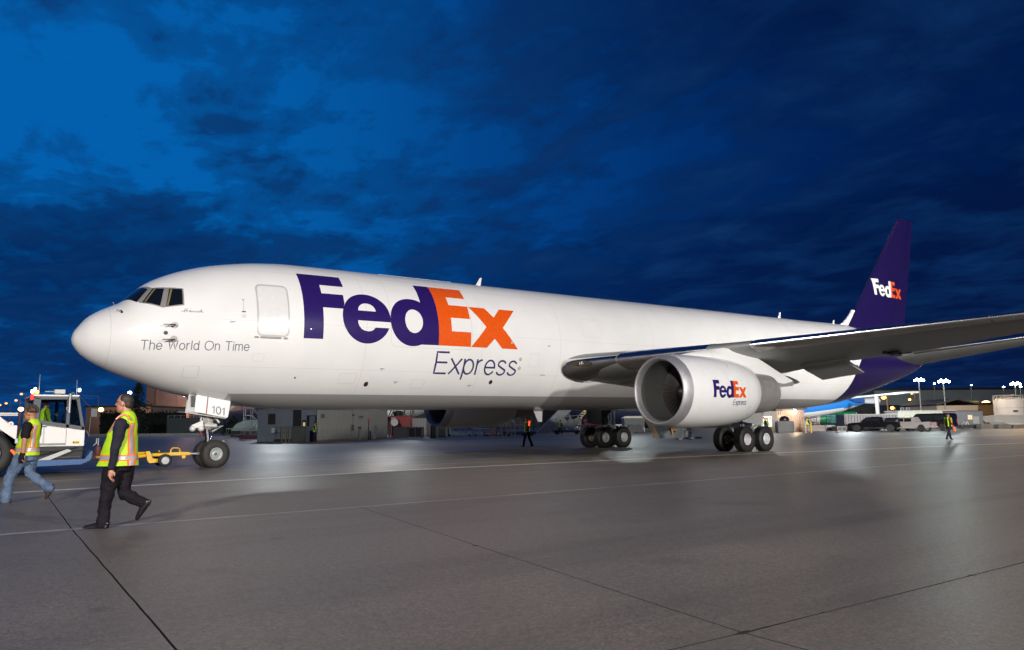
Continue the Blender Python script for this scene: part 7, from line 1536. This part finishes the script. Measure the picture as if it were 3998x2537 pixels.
p = np.array(ground_at(2392, 128)); bulb('tank_wash', (p[0], p[1], 7), 1500, .4, (1., .58, .22)); p = np.array(ground_at(2352, 132)); bulb('tank_wash', (p[0], p[1], 11), 1500, .4, (1, .92, .85)); p = np.array(ground_at(2320, 142)); bulb('tank_wash', (p[0], p[1], 8.5), 1000, .4, (1., .6, .2)); p = np.array(ground_at(2180, 103)); bulb('trailer_wash', (p[0], p[1], 8), 2200, .4, (.85, 1, .95)); p = np.array(ground_at(2265, 140)); bulb('shed_wash', (p[0], p[1], 9), 900, .4, (1, .93, .85))
# pallets and stacked timber along the right edge
PLM = pbr('pallet_grey_brown', (.15, .125, .10), .7, var=.3, scale=3)
for i, (x, y, D, w_, mt) in enumerate(((2321, 997, 106, 1.7, PLM), (2345, 993, 109, 2.2, CRATE), (2362, 997, 105, 1.8, PLM), (2380, 995, 108, 1.6, PALEW), (2398, 998, 105, 2., PLM))):
    o = bg('loaded_pallet', ('brown pallet stack right of the dark trailer', 'grey crate stack second from the dark trailer', 'brown pallet stack in front of the white tanks', 'pale crate stack in front of the large tank', 'brown pallet stack at the right edge')[i], 'pallet', x, D, 0, 'pallet stacks before the tanks'); h = zz(x, y, D)
    bm_ = MB(); bm_.box(-w_/2, w_/2, 0, 1.2, 0, .10); me = bm_.mesh('board', mt)
    for k in range(max(2, int(h/.16))): q = bpy.data.objects.new('board', me); link(q, o); q.location = (random.uniform(-.05, .05), 0, .14*k+.02)
    m = MB(); m.box(-w_/2+.1, w_/2-.1, .1, 1.1, .12, h); m.build('load', mt, o)
o = bg('pipe_bundle', 'pale pipework and hoses heaped before the large tank', 'pipes', 2375, 118); m = MB()
for k in range(8): m.tube([(-3.5, k*.2, .5+.16*k), (-1.2, k*.2, .8+.16*k), (3.6, k*.2, .7+.16*k)], .08, 6)
m.build('pipe', PALEW, o, 40)
o = bg('a_frame_barrier', 'white A-frame barrier in front of the dark trailer', 'barrier', 2274, 108); m = MB()
for y in (0, .8): m.tube([(-.5, y, 0), (-.02, y, 1.0)], .05, 6); m.tube([(.5, y, 0), (.02, y, 1.0)], .05, 6)
m.box(-.05, .05, -.05, .85, .94, 1.02); m.build('frame', PALEW, o, 40)
# dim hangar ridge behind everything on the right
HD = 330; o = bg('hangar', 'huge dim hangar wall across the right background', 'hangar', 2270, HD); px = mpp(HD); w = 420*px; h = zz(2270, 916, HD); m = MB(); m.box(-w/2, w/2, 0, 60, 0, h); m.build('wall', pbr('hangar_dim', (.30, .32, .31), .7, var=.15, scale=.1), o); m = MB(); m.box(-w/2-.5, w/2+.5, -.6, 61, h, h+.9); m.build('roof', ROOFD, o); n = 13; dm = MB(); dm.box(0, w/n*.9, -.4, 0, 0, h*.55); me = dm.mesh('door_leaf', pbr('hangar_door_blue', (.018, .034, .060), .7, var=.2, scale=.2))
for k in range(n): q = bpy.data.objects.new('door_leaf', me); link(q, o); q.location = (-w/2+w*k/n, 0, 0)
for (x0, x1, y0, y1) in ((2270, 2303, 943, 977), (2231, 2236, 943, 977)):
    m = MB(); m.box((x0-2270)*px, (x1-2270)*px, -.7, -.4, zz(2270, y1, HD), zz(2270, y0, HD)); lo_ = m.build('lit_opening', glow('hangar_inside_yellow', (.75, .62, .12), .38), o)
    if x1-x0 > 20:
        m = MB()
        for k in range(4): zk = zz(2270, 972-8*k, HD); m.box((x0-2270)*px, (x1-2270)*px, -.9, -.7, zk, zk+.35)
        m.build('gallery_beam', pbr('beam_dark_olive', (.06, .055, .02), .7, var=.1), lo_)
# flood masts and street lamps at the right
FL = [(2167, 895, 150, .68), (2203, 902, 240, .34), (2225, 898, 150, .8), (2177, 946, 170, .36), (2233, 949, 175, .36), (2290, 906, 240, .32), (2366, 910, 235, .32), (2394, 904, 150, .7), (2406, 909, 240, .34), (2385, 949, 160, .42)]
FLN = ['left of the two brightest flood masts beyond the tail', 'small flood between the two brightest masts', 'right of the two brightest flood masts beyond the tail', 'lower flood on the mast left of the pale shed', 'lower flood on the mast above the pale shed', 'small flood over the lit hangar opening', 'small flood left of the tank floods', 'big flood above the large white tank', 'small flood at the right edge', 'flood standing just above the large tank rim']
for (x, y, D, r), lab in zip(FL, FLN): lamp_post(lab, x, y, D, LAMPW, r, group='white flood masts beyond the tail', name='flood_mast')
OL = [(2155, 924, 190, .42), (2148, 940, 230, .35), (1964+143, 960, 185, .42), (2149, 968, 190, .38), (2187, 977, 190, .38), (2341, 950, 200, .4), (2354, 981, 200, .35), (2089, 935, 170, .5)]
OLN = ['sodium lamp left of the pale shed, tall', 'short sodium lamp behind the tall one', 'sodium lamp under the tail of the blue airliner', 'low sodium lamp beyond the van', 'low sodium lamp left of the pale shed roof', 'sodium lamp right of the bright amber lamp', 'low sodium lamp left of the white tank', 'pair lamp above the blue airliner stabilizer']
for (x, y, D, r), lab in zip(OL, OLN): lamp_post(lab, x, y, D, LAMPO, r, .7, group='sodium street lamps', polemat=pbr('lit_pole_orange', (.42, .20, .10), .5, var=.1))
lamp_post('bright amber lamp above the ochre shed', 2322, 952, 160, LAMPOB, .95)
small_post('thick white mast in front of the blue airliner tail', 2065, 116, zz(2060, 934, 116), .27, pbr('mast_white', (.50, .50, .50), .5, var=.08), 'mast', 'white_mast')
for i, x in enumerate((2129, 2143)):
    o = bg('crane_hook_frame', ('left', 'right')[i]+' thin A-frame hoist above the pale trailer', 'hoist', x-6, 116, 0, 'hoists'); m = MB(); h = zz(x, 958, 116); m.tube([(-.7, 0, 0), (-.15, 0, h), (.15, 0, h), (.7, 0, 0)], .06, 5); m.build('frame', GALV, o, 40)
